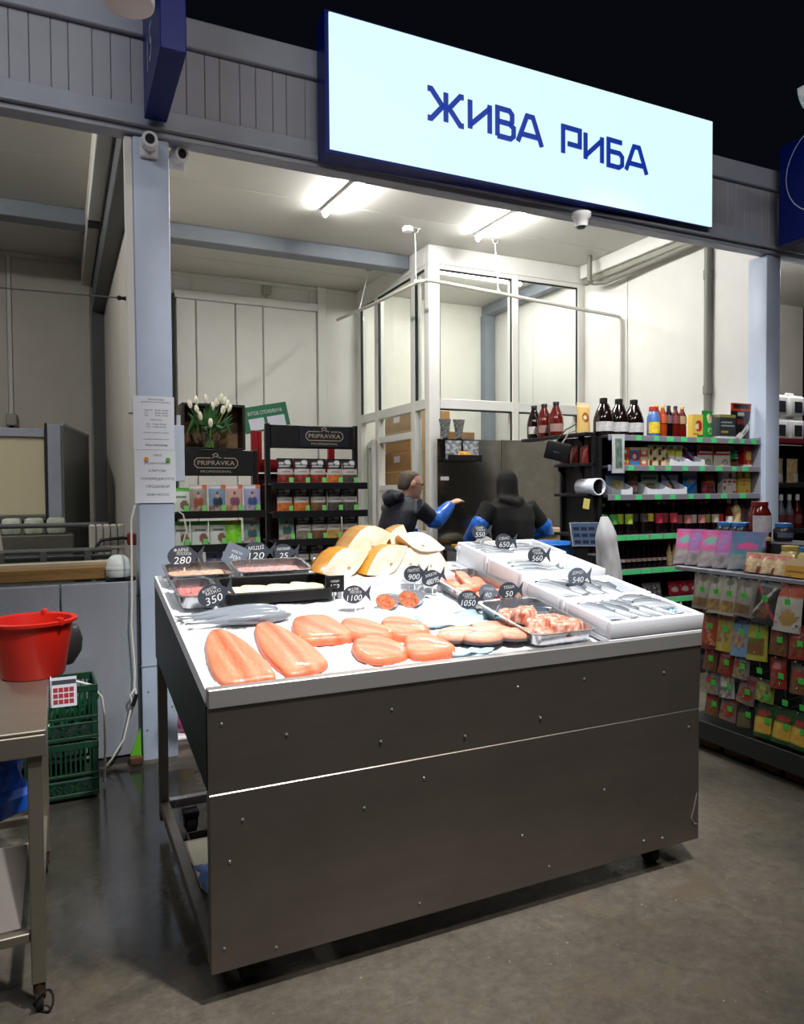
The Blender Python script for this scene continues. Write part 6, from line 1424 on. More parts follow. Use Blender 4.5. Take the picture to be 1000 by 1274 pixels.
# ================================================================== LEFT STALL
# fish tank clad in two steel sheets
tk = thing('fish_tank', 'low fish tank clad in stainless sheets left of the pillar', 'tank', (-1.2, 4.42, 0))
shm = mat('clad_steel', (200, 206, 220), .28, .6, var=.10, vscale=3, stretch=(2, 1, .6), rvar=.08, bump=.06, bscale=6)
for x0, x1 in ((.2, 1.186), (1.196, 1.585)): MB().bbox(x0, 0, .05, x1, .014, 1.045, .004).build('steel_sheet', shm, tk)
MB().box(.2, .015, 0, 1.60, .9, .95).build('body', mat('tank_dark', (52, 54, 52), .6, var=.2), tk)
MB().bbox(.2, .0155, .951, 1.585, .06, 1.03, .004).build('rim', dark_beam, tk)
for y in (.10, .85): MB().bbox(.2, y, 1.0, 1.585, y+.05, 1.04, .004).build('rim', dark_beam, tk)
timber = mat('wet_timber', (140, 106, 60), .55, var=.3, vscale=7, stretch=(.6, 4, 4))
tag(MB().bbox(-1.0, 4.56, 1.051, .27, 4.68, 1.125, .006).build('timber_beam', timber), 'wet brown timber beam lying across the fish tank', 'beam')
tag(MB().bbox(-1.0, 4.74, 1.041, .30, 4.82, 1.14, .004).build('foam_strip', mat('tank_cream', (196, 184, 158), .6, var=.15)), 'cream strip behind the timber beam on the tank', 'strip')
t = thing('pipe_frame', 'dark pipe frame standing on the fish tank', 'frame', (-.35, 5.0, 1.04))
for z, y in ((.155, .0), (.105, .06), (.30, .35)): MB().tube([(-.6, y, z), (.64, y, z-.005)], .016, 8).build('pipe', dark_beam, t, 40)
for x in (-.5, .02, .25, .50):
    MB().bbox(x-.02, -.02, 0, x+.02, .02, .155, .004).build('bracket', dark_beam, t)
MB().tube([(.03, .1, .0), (-.02, .2, .36)], .018, 8).build('brace', mat('brace_pale', (190, 184, 170), .5), t, 40)
t = thing('ribbed_canister', 'white ribbed plastic block at the tank corner', 'block', (.27, 5.25, 1.04))
for k in range(5): MB().bbox(-.10+.044*k, -.05, 0, -.10+.044*k+.038, .05, .30, .008).build('rib', mat('aged_white', (206, 202, 190), .5), t)
MB().bbox(-.10, -.06, .14, .118, -.051, .16, .002).build('band', mat('aged_white', (206, 202, 190), .5), t)
MB().tube([(-.08, -.08, 0), (-.08, -.09, .13), (-.03, -.08, .20), (.10, -.08, .21), (.16, -.06, .20)], .011, 8).build('hose', black, t, 40); MB().bbox(.13, -.09, .16, .19, -.03, .24, .008).build('valve', mat('valve_red', (150, 50, 44), .5), t)
t = thing('float_buoy', 'rounded white plastic float on the tank corner by the pillar', 'float', (.30, 4.55, 1.06))
MB().lathe([(.062, 0), (.068, .005), (.068, .05), (.066, .07), (.058, .105), (.035, .125), (.005, .13)], 24, sx=1.0).build('shell', mat('cap_white', (212, 218, 214), .4), t, 50); MB().lathe([(.071, .045), (.071, .058)], 24).build('band', mat('cap_white', (212, 218, 214), .4), t, 50)
MB().bbox(-.07, -.05, -.02, .09, .05, -.001, .004).build('base', black, t)
# chiller with cream front and angled side panel
t = thing('chiller_cabinet', 'grey framed chiller with a cream front in the left stall', 'cabinet', (-.28, 7.2, 0))
MB().bbox(-.9, 0, 2.045, .165, .5, 2.12, .004).build('head', grey_paint, t); MB().bbox(.165, -.012, 0, .185, .5, 2.17, .003).build('edge_strip', gasket, t)
MB().bbox(-.9, .02, 1.36, .163, .5, 2.044, .004).build('front', mat('chiller_cream', (206, 196, 164), .45), t); MB().bbox(-.9, .05, 0, .163, .5, 1.30, .004).build('base', mat('base_grey', (120, 120, 110), .6), t)
MB().bbox(-.9, .0, 1.31, .163, .04, 1.355, .004).build('sill', dark_beam, t)
for k in range(4):
    random.seed(k); tag(MB().bbox(-.62+.17*k, 6.9, 1.20, -.47+.17*k, 7.05, 1.34, .03, 2).build('ice_bag', mat('bagged_ice', (190, 196, 176), .4, var=.3, vscale=18), None, 40), 'cloudy bag behind the pipe frame, %s from the left' % ORD[k], 'bag', 'cloudy bags in the left stall')
tag(MB().bbox(-.75, 6.8, 0, .1, 7.1, 1.199, .01).build('plinth_block', mat('plinth_grey', (90, 88, 80), .7, var=.2)), 'grey plinth under the cloudy bags in the left stall', 'plinth')
t = thing('side_panel', 'pale post with a tall dark grey panel beside the chiller', 'panel', (-.08, 7.2, 0))
MB().bbox(-.014, -.01, 0, .095, .1, 2.16, .004).build('post', grey_paint, t)
MB().hexa([(.096, .0, .2), (.116, -.01, .2), (.372, 1.40, .2), (.352, 1.41, .2), (.096, 0, 2.15), (.116, -.01, 2.15), (.372, 1.40, 2.15), (.352, 1.41, 2.15)]).build('panel', mat('panel_dark', (104, 108, 104), .35, var=.1, vscale=2), t)
MB().hexa([(.094, -.004, 2.151), (.120, -.014, 2.151), (.376, 1.40, 2.151), (.350, 1.41, 2.151), (.094, -.004, 2.175), (.120, -.014, 2.175), (.376, 1.40, 2.175), (.350, 1.41, 2.175)]).build('edge', grey_paint, t)
tag(MB().tube([(-2.0, 4.46, 2.62), (.33, 4.46, 2.655)], .004, 6).build('stretched_wire', dark_beam), 'thin wire stretched across the left stall opening', 'wire')
t = thing('wire_tensioner', 'dark little wire tensioner beside the left pillar', 'tensioner', (.365, 4.46, 2.655)); MB().tube([(-.035, 0, 0), (.0, 0, 0), (.038, 0, .0)], [.008, .013, .008], 8).build('barrel', rubber, t, 40); MB().sphere((-.04, 0, 0), .014, n=8, m=6).build('eye', rubber, t, 40)

# crates
cg = mat('crate_green', (20, 60, 40), .45, var=.15, vscale=9)
def veg_crate(loc, label, rz=0):
    t = thing('plastic_crate', label, 'crate', loc, rz, 'green plastic crates'); W_, D_, H_ = .40, .30, .285
    MB().bbox(-W_/2+.01, -D_/2+.01, 0, W_/2-.01, D_/2-.01, .012, .003).build('floor', cg, t)
    for z0, z1, n in ((.25, H_, 'rim'), (.115, .13, 'band'), (.085, .098, 'band'), (.012, .03, 'band')):
        for a in ((-W_/2, -D_/2, W_/2, -D_/2+.012), (-W_/2, D_/2-.012, W_/2, D_/2), (-W_/2, -D_/2+.0125, -W_/2+.012, D_/2-.0125), (W_/2-.012, -D_/2+.0125, W_/2, D_/2-.0125)):
            MB().bbox(a[0], a[1], z0, a[2], a[3], z1, .002).build(n, cg, t)
    for a in ((-1, -1), (1, -1), (1, 1), (-1, 1)):
        MB().bbox(a[0]*(W_/2-.03), a[1]*(D_/2-.03), .012, a[0]*(W_/2-.002), a[1]*(D_/2-.002), .25, .003).build('corner_post', cg, t)
    for k in range(15):
        x = -.16+.0225*k
        for y in (-D_/2+.001, D_/2-.008): MB().box(x, y, .13, x+.009, y+.007, .25).build('slat', cg, t)
    for k in range(10):
        y = -.11+.0225*k
        for x in (-W_/2+.001, W_/2-.008): MB().box(x, y, .13, x+.007, y+.009, .25).build('slat', cg, t)
    for k in range(6):
        x = -.16+.055*k
        for s_ in (1, -1):
            MB().hexa([(x+.0, -D_/2+.002, .031 if s_ > 0 else .078), (x+.01, -D_/2+.002, .031 if s_ > 0 else .078), (x+.01, -D_/2+.006, .031 if s_ > 0 else .078), (x, -D_/2+.006, .031 if s_ > 0 else .078),
                       (x+.045, -D_/2+.002, .084 if s_ > 0 else .031), (x+.055, -D_/2+.002, .084 if s_ > 0 else .031), (x+.055, -D_/2+.006, .084 if s_ > 0 else .031), (x+.045, -D_/2+.006, .084 if s_ > 0 else .031)]).build('cross_brace', cg, t)
    return t
veg_crate((-.045, 4.13, .012), 'lower green plastic crate on the floor by the tank'); veg_crate((-.05, 4.12, .300), 'upper green plastic crate stacked by the tank', R(2))
for k in range(4): tag(MB().tube([(-.16+.07*k, 4.05+.03*k, .335), (-.11+.07*k, 4.15, .42), (-.04+.07*k, 4.10+.02*k, .50)], [.03, .04, .012], 8).build('bottle_scrap', mat('scrap_green', (30, 84, 54), .25, coat=.4), None, 50), 'shiny green scrap inside the upper crate, %s from the left' % ORD[k], 'scrap', 'scraps in the upper crate')
tag(MB().tube([(.0, 4.02, .60), (.06, 4.0, .602), (.13, 4.02, .57), (.175, 4.04, .50), (.188, 4.06, .40), (.19, 4.10, .20), (.185, 4.14, .02)], .0065, 8).build('crate_cable', cab, None, 50), 'white cable hanging over the green crates', 'cable')

# steel table at the left edge, tilted slightly lower right
tb = thing('steel_table', 'stainless table at the left edge with bucket', 'table', (-.05, 2.40, 0)); beige_steel = mat('dull_steel', (150, 142, 128), .42, .75, var=.12, vscale=5, rvar=.1)
MB().bbox(-.9, -.015, .84, .0, .95, .852, .003).build('table_top', beige_steel, tb); MB().bbox(-.9, -.018, .775, -.002, -.006, .8395, .003).build('apron', beige_steel, tb); MB().bbox(-.012, -.005, .775, -.001, .94, .8395, .003).build('apron', beige_steel, tb)
for y in (.0, .88):
    MB().bbox(-.053, y, .085, -.013, y+.04, .839, .003).build('leg', beige_steel, tb); 
for y in (.01, .885): MB().bbox(-.9, y, .21, -.054, y+.03, .24, .003).build('rail', beige_steel, tb)
MB().bbox(-.05, .041, .21, -.02, .879, .24, .003).build('rail', beige_steel, tb)
for y in (.02, .90):
    m = MB().tube([(-.033, y, .085), (-.033, y, .055)], .018, 10); m.bbox(-.05, y-.012, .03, -.016, y+.012, .058, .004); c_ = m.build('caster', mat('rusty', (74, 52, 38), .8, .3, var=.4, vscale=30), tb, 40)
    MB().tube([(-.043, y-.004, .028), (-.023, y-.004, .028)], .028, 14).build('wheel', rubber, c_, 40)
m = MB().tube([(-.072+.026*math.cos(a), 2.392+.012*math.sin(a*2), .034+.030*math.sin(a)) for a in [2*math.pi*k/18 for k in range(19)]], .0035, 6)
tag(m.build('cable_loop', rubber, None, 50), 'dark cable loop around the left table caster', 'cable')
tag(MB().hexa([(-.75, 2.44, .245), (-.13, 2.44, .245), (-.13, 2.452, .245), (-.75, 2.452, .245), (-.75, 2.50, .47), (-.108, 2.50, .47), (-.108, 2.512, .47), (-.75, 2.512, .47)]).build('cardboard', mat('grey_cardboard', (160, 152, 146), .75, var=.1, vscale=8)), 'grey cardboard sheet standing on the left table rail', 'cardboard')
bb = mat('bright_blue_bag', (40, 108, 220), .28, coat=.4, var=.35, vscale=16, col2=(16, 60, 160))
random.seed(9); rings = []
for j in range(9):
    z = .77-.26*j/8; w = .19+.015*math.sin(j); ring = []
    for k in range(16):
        a = 2*math.pi*k/16; q = random.uniform(.8, 1.12); ring.append((-.285+math.cos(a)*w*q*.9, 2.75+math.sin(a)*.10*q, z+random.uniform(-.012, .012)-(.10*(math.cos(a)*-.5+.5) if j == 8 else 0)))
    rings.append(ring)
tag(MB().loft(rings).build('blue_bag', bb, None, 30), 'bright blue plastic bag hanging under the left table', 'bag')
t = thing('red_bucket', 'red plastic bucket standing on the steel table', 'bucket', (-.105, 3.13, .8525)); redp = mat('red_plastic', (206, 36, 24), .38, var=.06, vscale=5)
MB().lathe([(.005, 0), (.108, .001), (.112, .006), (.142, .20), (.158, .205), (.16, .216), (.15, .220), (.138, .215), (.134, .20), (.104, .012), (.005, .010)], 36).build('pail', redp, t, 50)
for a in (R(-50), R(75)): MB().bbox(-.016, -.010, .200, .016, .010, .232, .008, 2).xf(Matrix.Rotation(a, 4, 'Z') @ Matrix.Translation((.150, 0, 0))).build('lug', redp, t, 40)
t = thing('dark_pot', 'dark round pot behind the red bucket', 'pot', (.0, 3.28, .8525)); MB().lathe([(.005, 0), (.04, .001), (.07, .05), (.075, .10), (.06, .15), (.055, .155)], 20).build('pot', mat('pot_dark', (60, 58, 56), .4, .4), t, 50)
t = thing('calendar_card', 'small card with red squares stuck to the table end', 'card', (-.046, 3.04, .76), R(0)); MB().box(.0, -.075, 0, .003, .075, .10).build('card', white_paper, t)
t2 = MB().box(0, 0, 0, .085, .003, .11).build('sheet', white_paper, t, loc=(.004, -.08, 0)); MB().box(.002, -.001, .085, .083, -.0002, .10).build('strip', ink, t, loc=(.004, -.08, 0))
rs = mat('red_square', (176, 60, 66), .5)
for i in range(4):
    for j in range(3): MB().box(.006+.018*i, -.001, .012+.022*j, .021+.018*i, -.0002, .028+.022*j).build('red_square', rs, t, loc=(.004, -.08, 0))

# ================================================================== BEHIND THE COUNTER
# steel splash panel and work bench in front of the cubicle
sp = thing('splash_panel', 'dark reflective stainless splash panel behind the workers', 'panel', (3.665, 6.93, 0))
mirror = mat('mirror_steel', (118, 114, 106), .14, .93, var=.25, vscale=2.2, rvar=.08, bump=.05, bscale=7)
MB().bbox(0, .0, .95, .80, .012, 2.105, .003).build('sheet', mirror, sp); MB().bbox(.805, .0, .95, 1.78, .012, 2.11, .003).build('sheet', mirror, sp)
for x in (.05, .9, 1.7): MB().bbox(x, .0125, 0, x+.04, .05, 2.0, .003).build('post', steel, sp)
t = thing('work_bench', 'dark work bench where the two fish sellers stand', 'bench', (3.66, 6.40, 0)); MB().bbox(0, 0, .92, 1.7, .50, .955, .004).build('bench_top', mat('bench_dark', (60, 62, 66), .4, .3), t)
for x in (.02, 1.62):
    for y in (.02, .44): MB().bbox(x, y, 0, x+.05, y+.045, .919, .004).build('leg', steel_dark, t)
MB().bbox(.08, .03, .3, 1.61, .46, .33, .004).build('shelf', steel_dark, t)
tag(MB().bbox(3.72, 6.62, .9555, 3.92, 6.74, .985, .006).build('yellow_strip', mat('yellow_board', (206, 150, 40), .5)), 'yellow board end on the work bench', 'board')
def fishbag(x, y, z, w, h, d, mm, label, seed):
    random.seed(seed); rings = []
    for j in range(6):
        v = j/5; s_ = math.sin(math.pi*(.15+.8*v))**.6
        rings.append([(x+math.cos(a)*w*s_*random.uniform(.85, 1.1), y+math.sin(a)*d*s_*random.uniform(.85, 1.1), z+h*v) for a in [2*math.pi*k/12 for k in range(12)]])
    return tag(MB().loft(rings).build('plastic_bag', mm, None, 45), label, 'bag')
fishbag(4.02, 6.62, .956, .17, .11, .10, mat('clear_white_bag', (206, 206, 200), .35, coat=.3, var=.1), 'white bag on the bench between the workers', 2)
tag(MB().bbox(4.62, 6.5, .9555, 5.0, 6.72, 1.06, .01).build('cardboard_box', mat('box_card', (176, 156, 124), .7, var=.12)), 'opened cardboard box on the bench right of the hooded worker', 'box')
tag(MB().bbox(4.66, 6.45, 1.0605, 4.92, 6.66, 1.14, .01).build('carton_lid', mat('lid_card', (196, 178, 146), .7)), 'tan carton lid on top of the cardboard box', 'carton')
# things on the splash panel: knife sheaths, shelf of bags, label
t = thing('wall_rack', 'dark rack of packets fixed on the splash panel', 'rack', (3.72, 6.90, 1.86)); MB().bbox(0, -.10, 0, .42, -.001, .02, .004).build('board', black_metal, t); MB().bbox(0, -.11, .021, .42, -.101, .07, .003).build('front_bar', black_metal, t)
pk('yellow_flat', .3, .09, .05, S(214, 160, 40), [('n', .1, .2, .9, .9, S(190, 60, 40), S(230, 190, 80), 2)]); pk('grey_clear', .2, .20, .06, S(120, 124, 130), [('n', 0, 0, 1, 1, S(80, 84, 92), S(180, 186, 190), 3)])
put('packet', PK['yellow_flat'], (3.94, 6.845, 1.882), 0, 'yellow and red packet in the rack on the splash panel', 'packet'); put('bag_bundle', PK['grey_clear'], (3.82, 6.86, 1.885), 0, 'bundle of clear bags in the splash panel rack, left one', 'bags', 'clear bag bundles'); put('bag_bundle', PK['grey_clear'], (4.04, 6.865, 1.885), 0, 'bundle of clear bags in the splash panel rack, right one', 'bags', 'clear bag bundles')
for k, x in enumerate((3.73, 3.90)):
    t = thing('paper_cone', ('left', 'right')[k]+' patterned paper cone standing on the splash panel top', 'cone', (x, 6.88, 2.112))
    MB().lathe([(.03, 0), (.045, .06), (.075, .20), (.068, .20), (.04, .06)], 14, sy=.35).build('cone', mat('news_print', (150, 152, 150), .6, var=.6, vscale=38, col2=(50, 52, 54)), t, 50); MB().box(-.03, -.012, -.015, .03, .0, -.0005).build('clip', black, t)
tag(MB().box(3.70, 6.924, 1.66, 3.80, 6.9285, 1.70).build('label_card', white_paper), 'white label stuck on the splash panel at the left', 'label')
# cardboard boxes inside the cubicle
cb = mat('kraft_box', (176, 136, 88), .7, var=.12, vscale=4); lab = white_paper
def kbox(x, y, z, w, d, h, label, slot=False):
    t = thing('cardboard_box', label, 'box', (x, y, z), 0, 'cardboard boxes in the cubicle')
    MB().bbox(-w/2, -d/2, 0, w/2, d/2, h, .006).build('carton', cb, t); MB().box(-w/2-.002, -.08, h-.13, -w/2-.0005, .10, h-.05).build('label', lab, t)
    MB().box(-w/2-.002, -d/2+.01, h*.5-.02, -w/2-.0005, d/2-.01, h*.5+.0).build('tape', mat('tape_tan', (196, 164, 116), .4), t)
    return t
zz = 0
for k, h in enumerate((.52, .52, .52, .48, .50)):
    kbox(4.12, 8.35, zz, .55, .75, h-.004, 'cardboard box in the cubicle doorway stack, %s from the floor' % ORD[k]); zz += h
zz = 0
for k, h in enumerate((.5, .5, .45, .42, .36)):
    kbox(4.22, 7.52, zz, .34, .30, h-.004, 'narrow cardboard box behind the cubicle corner pane, %s from the floor' % ORD[k]); zz += h
# service table with basin, till and white bag roll
t = thing('service_table', 'dark service table between foam boxes and shelves', 'table', (3.08, 3.95, 0)); MB().bbox(0, 0, .84, .52, .85, .87, .004).build('table_top', black_metal, t)
for x in (.02, .46):
    for y in (.02, .79): MB().bbox(x, y, 0, x+.04, y+.04, .839, .003).build('leg', black_metal, t)
t = thing('blue_basin', 'blue plastic basin behind the rear foam box', 'basin', (3.30, 4.50, .8705)); MB().lathe([(.005, 0), (.15, .001), (.155, .008), (.205, .27), (.225, .275), (.226, .285), (.205, .285), (.198, .27), (.15, .012), (.005, .01)], 36).build('bowl', mat('blue_plastic', (40, 116, 206), .35), t, 50)
MB().tube([(.222*math.cos(a), .222*math.sin(a), .280) for a in [2*math.pi*k/36 for k in range(37)]], .008, 6).build('rim', mat('blue_plastic', (40, 116, 206), .35), t, 50)
t = thing('till_screen', 'tilted till screen showing blue buttons', 'screen', (3.50, 4.22, .8705)); MB().bbox(-.06, -.05, 0, .06, .05, .02, .004).build('base', black, t); MB().tube([(0, 0, .02), (0, .02, .30)], .022, 8).build('stand', black, t, 40)
Mx = Matrix.Translation((0, 0, .35)) @ Matrix.Rotation(R(-28), 4, 'Z') @ Matrix.Rotation(R(-38), 4, 'X')
MB().bbox(-.16, -.01, -.11, .16, .02, .11, .006).xf(Mx).build('bezel', black, t); MB().box(-.148, -.0115, -.098, .148, -.0105, .098).xf(Mx).build('display', mat('screen_blue', (14, 22, 36), .7, spec=.1, emit=(96, 124, 164), estr=.30), t)
bt_ = mat('screen_button', (8, 12, 24), .7, spec=.1, emit=(30, 44, 80), estr=.2)
for i in range(5):
    for j in range(3): MB().box(-.135+.056*i, -.013, -.085+.058*j, -.135+.056*i+.044, -.0118, -.085+.058*j+.03).xf(Mx).build('screen_button', bt_, t)
tag(MB().bbox(3.36, 4.02, .8705, 3.56, 4.12, 1.10, .01).build('till_printer', black), 'black till printer block beside the white bag', 'printer')
random.seed(6); rings = []
for j in range(22):
    t_ = j/21; z = .871+.495*t_; w = .088*(1-.25*t_)*(1-max(0, t_-.72)**1.6*5.2)+.004
    ring = []
    for k in range(26):
        a = 2*math.pi*k/26; q = 1+.16*mnoise.noise((math.cos(a)*2.2, math.sin(a)*2.2, z*9))+.05*math.sin(a*7+z*14)
        ring.append((3.385-.055*t_+math.cos(a)*w*q, 3.89+math.sin(a)*w*.75*q, z))
    rings.append(ring)
tag(MB().loft(rings).build('bag_roll', mat('translucent_white', (226, 228, 232), .35, sss=.2, var=.05), None, 55), 'standing white plastic bag roll right of the foam boxes', 'bag roll')
# ================================================================== PEOPLE
skin = mat('skin_tone', (206, 156, 134), .5, sss=.1, var=.06, vscale=14); navy = mat('navy_jacket', (26, 30, 46), .6, var=.25, vscale=12, bump=.3, bscale=22)
hair_m = mat('greying_hair', (92, 80, 70), .7, var=.35, vscale=60); blue_sl = mat('blue_sleeve', (30, 100, 200), .3, coat=.3, var=.25, vscale=14, bump=.5, bscale=26); blue_ap = mat('blue_apron', (34, 98, 190), .35, coat=.3, var=.12, vscale=7)
black_cl = mat('black_hoodie', (17, 17, 18), .85, var=.3, vscale=14, bump=.3, bscale=20); trousers = mat('dark_trousers', (30, 31, 36), .8, var=.2); boot_m = mat('rubber_boot', (24, 26, 26), .4)
def ell(c, rx, ry, n=16, axis=None, rot=0.0):
    """ring around c; axis: direction the limb runs (default up)"""
    c = Vector(c); ax = Vector(axis).normalized() if axis else Vector((0, 0, 1))
    ref = Vector((1, 0, 0)) if abs(ax.x) < .8 else Vector((0, 1, 0))
    b_ = ax.cross(ref).normalized(); a = b_.cross(ax).normalized()
    return [c+a*(rx*math.cos(2*math.pi*k/n+rot))+b_*(ry*math.sin(2*math.pi*k/n+rot)) for k in range(n)]
def limb(mb, pts, rs, n=12, mi=0):
    P = [Vector(p) for p in pts]; rings = []
    for i, p in enumerate(P):
        d = (P[min(i+1, len(P)-1)]-P[max(i-1, 0)]).normalized()
        rings.append((p, d, rs[i]))
    up = None; R_ = []
    for p, d, r in rings:
        if up is None: up = Vector((0, 0, 1)) if abs(d.z) < .9 else Vector((0, 1, 0))
        a = d.cross(up).normalized(); up = a.cross(d).normalized()
        R_.append([p+(a*math.cos(2*math.pi*k/n)+up*math.sin(2*math.pi*k/n))*r for k in range(n)])
    return mb.loft(R_, True, mi)
def remeshed(mb, name, matr, parent, vox=.011, smooth=3):
    tmp = mb.build('tmp', matr); md = tmp.modifiers.new('r', 'REMESH'); md.mode = 'VOXEL'; md.voxel_size = vox
    if smooth: sm = tmp.modifiers.new('s', 'SMOOTH'); sm.factor = .5; sm.iterations = smooth
    bpy.context.view_layer.update()
    me = bpy.data.meshes.new_from_object(tmp.evaluated_get(bpy.context.evaluated_depsgraph_get())); me.name = name
    bpy.data.objects.remove(tmp)
    me.polygons.foreach_set('use_smooth', [True]*len(me.polygons))
    if not me.materials: me.materials.append(matr)
    return obj(name, me, parent)
def hand(mb, w, d, up, s=1.0, curl=.5, thumb=1):
    """palm at wrist w pointing along d, back of the hand towards up, five separate fingers"""
    w = Vector(w); d = Vector(d).normalized(); up = Vector(up); up = (up-d*up.dot(d)).normalized(); sd = d.cross(up).normalized()
    mb.loft([[w+d*t*s+sd*(hw*math.cos(2*math.pi*k/12))*s+up*(th*math.sin(2*math.pi*k/12))*s for k in range(12)] for t, hw, th in ((-.02, .027, .022), (.01, .030, .020), (.05, .041, .017), (.085, .042, .014), (.095, .038, .011))])
    for k, (o_, l) in enumerate(((-.032, .060), (-.011, .072), (.011, .068), (.032, .052))):
        p0 = w+d*.080*s+sd*o_*s; a1 = curl*.5; a2 = curl*1.2
        d1 = d*math.cos(a1)-up*math.sin(a1)+sd*o_*1.2; d2_ = d*math.cos(a2)-up*math.sin(a2)+sd*o_*1.2
        p1 = p0+d1*l*.5*s; p2 = p1+d2_*l*.35*s; p3 = p2+(d2_-up*.2).normalized()*l*.25*s
        limb(mb, [p0, p1, p2, p3], [.0092*s, .0088*s, .008*s, .0062*s], 8)
    t0 = w+d*.025*s+sd*thumb*.026*s; dt = (d*.6+sd*thumb*.75-up*.35).normalized()
    limb(mb, [t0, t0+dt*.035*s, t0+dt*.035*s+(d*.85+sd*thumb*.3-up*.3).normalized()*.04*s], [.013*s, .0105*s, .008*s], 8)
def head(mb, c, fwd, up, s=1.0):
    """head centred at c looking along fwd, about 0.235 m tall"""
    c = Vector(c); f = Vector(fwd).normalized(); u = Vector(up); u = (u-f*u.dot(f)).normalized(); r = f.cross(u).normalized()
    prof = [(-.115, .030, .045, .045), (-.100, .044, .060, .028), (-.07, .056, .078, .016), (-.035, .064, .090, .006), (0, .070, .098, .0), (.04, .074, .100, -.006), (.075, .068, .092, -.010), (.10, .050, .070, -.012), (.117, .020, .03, -.012)]
    mb.loft([[c+u*h*s+r*(wx*s*math.cos(2*math.pi*k/18))+f*((o_+wy*math.sin(2*math.pi*k/18))*s) for k in range(18)] for h, wx, wy, o_ in prof])
    mb.loft([[c+f*(.085+.0+a)*s+u*(hh)*s+r*(math.cos(2*math.pi*k/8)*w_*s)+u*(math.sin(2*math.pi*k/8)*w_*1.3*s) for k in range(8)] for a, hh, w_ in ((0, .005, .012), (.022, -.022, .014), (.030, -.030, .009))])
    mb.sphere(c+f*.088*s-u*.062*s, .022*s, .022*s, .010*s, 10, 6); mb.sphere(c+f*.080*s-u*.098*s, .024*s, .024*s, .018*s, 10, 6)
    for sg in (-1, 1):
        e = c+r*sg*.074*s-f*.005*s; mb.loft([[e+r*sg*a*s+f*math.cos(2*math.pi*k/10)*w_*.6*s+u*math.sin(2*math.pi*k/10)*w_*s for k in range(10)] for a, w_ in ((-.006, .020), (.006, .030), (.012, .026))])
    limb(mb, [c-u*.07*s-f*.012*s, c-u*.15*s-f*.035*s, c-u*.20*s-f*.05*s], [.055*s, .056*s, .066*s], 14)
    return f, u, r
def legs(root, hips, dirv, m_tr, foot_z=0.0, spread=.10):
    d = Vector(dirv).normalized(); sd = Vector((-d.y, d.x, 0)); tr_ = MB(); bt = []
    for sg in (-1, 1):
        hp = Vector((hips[0], hips[1], hips[2]))+sd*sg*spread
        limb(tr_, [hp+Vector((0, 0, .06)), hp, hp+d*.02+Vector((0, 0, -.40)), Vector((hp.x, hp.y, .22))], [.10, .105, .075, .060], 14)
        b = MB(); limb(b, [Vector((hp.x, hp.y, .34)), Vector((hp.x, hp.y, .16)), Vector((hp.x, hp.y, .065))], [.068, .060, .055], 14)
        b.loft([[Vector((hp.x, hp.y, 0))+d*a+sd*(math.cos(2*math.pi*k/14)*w_)+Vector((0, 0, max(.0, z0+math.sin(2*math.pi*k/14)*h_))) for k in range(14)] for a, w_, z0, h_ in ((-.07, .035, .045, .045), (-.03, .048, .05, .05), (.06, .05, .045, .045), (.14, .048, .038, .038), (.185, .03, .03, .03))])
        bt.append(b)
    return tr_, bt

# --- man in navy jacket and blue apron, seen from behind-left, right arm reaching to the right
mA = thing('person', 'man with glasses in a navy jacket and blue apron, arm stretched to the right', 'person', (2.76, 6.12, 0))
A = lambda x, y, z: Vector((x, y, z))
fA = Vector((.93, .36, 0)).normalized(); sA = Vector((-fA.y, fA.x, 0))     # facing right and a little away; sA = his left
hipA = A(0, 0, .93); chA = A(.09, .02, 1.30)
bd = MB(); hc = A(.225, .06, 1.605)
head(bd, hc, (.97, -.12, -.14), (.12, .02, 1), 1.08)
bd.loft([[c_+fA*(ry*math.sin(2*math.pi*k/16))+sA*(rx*math.cos(2*math.pi*k/16)) for k in range(16)] for c_, rx, ry in ((hipA, .155, .105), (A(.02, 0, 1.08), .145, .10), (A(.06, .01, 1.22), .165, .11), (A(.11, .03, 1.38), .17, .105), (A(.14, .04, 1.46), .10, .08))])
shR = chA+A(.045, .01, .105)-sA*.165; elR = shR+A(.20, .02, -.14); wrR = elR+A(.215, .06, .165)
shL = chA+A(.045, .01, .105)+sA*.165; elL = shL+A(.04, .10, -.26); wrL = elL+A(.20, .10, .02)
for s_, e_, w_ in ((shR, elR, wrR), (shL, elL, wrL)): limb(bd, [s_, s_.lerp(e_, .5), e_, e_.lerp(w_, .5), w_], [.058, .05, .043, .04, .028])
hand(bd, wrR, (.9, .2, .30), (-.3, -.35, .9), 1.05, .6, -1); hand(bd, wrL, (.9, .3, 0), (0, .2, 1), 1.0, .6, 1)
tr_, bts = legs(mA, hipA, fA, trousers)
for v0 in (tr_,): bd.add(v0.v, v0.f)
for b in bts: pass
body = remeshed(bd, 'body', skin, mA, .010, 2)
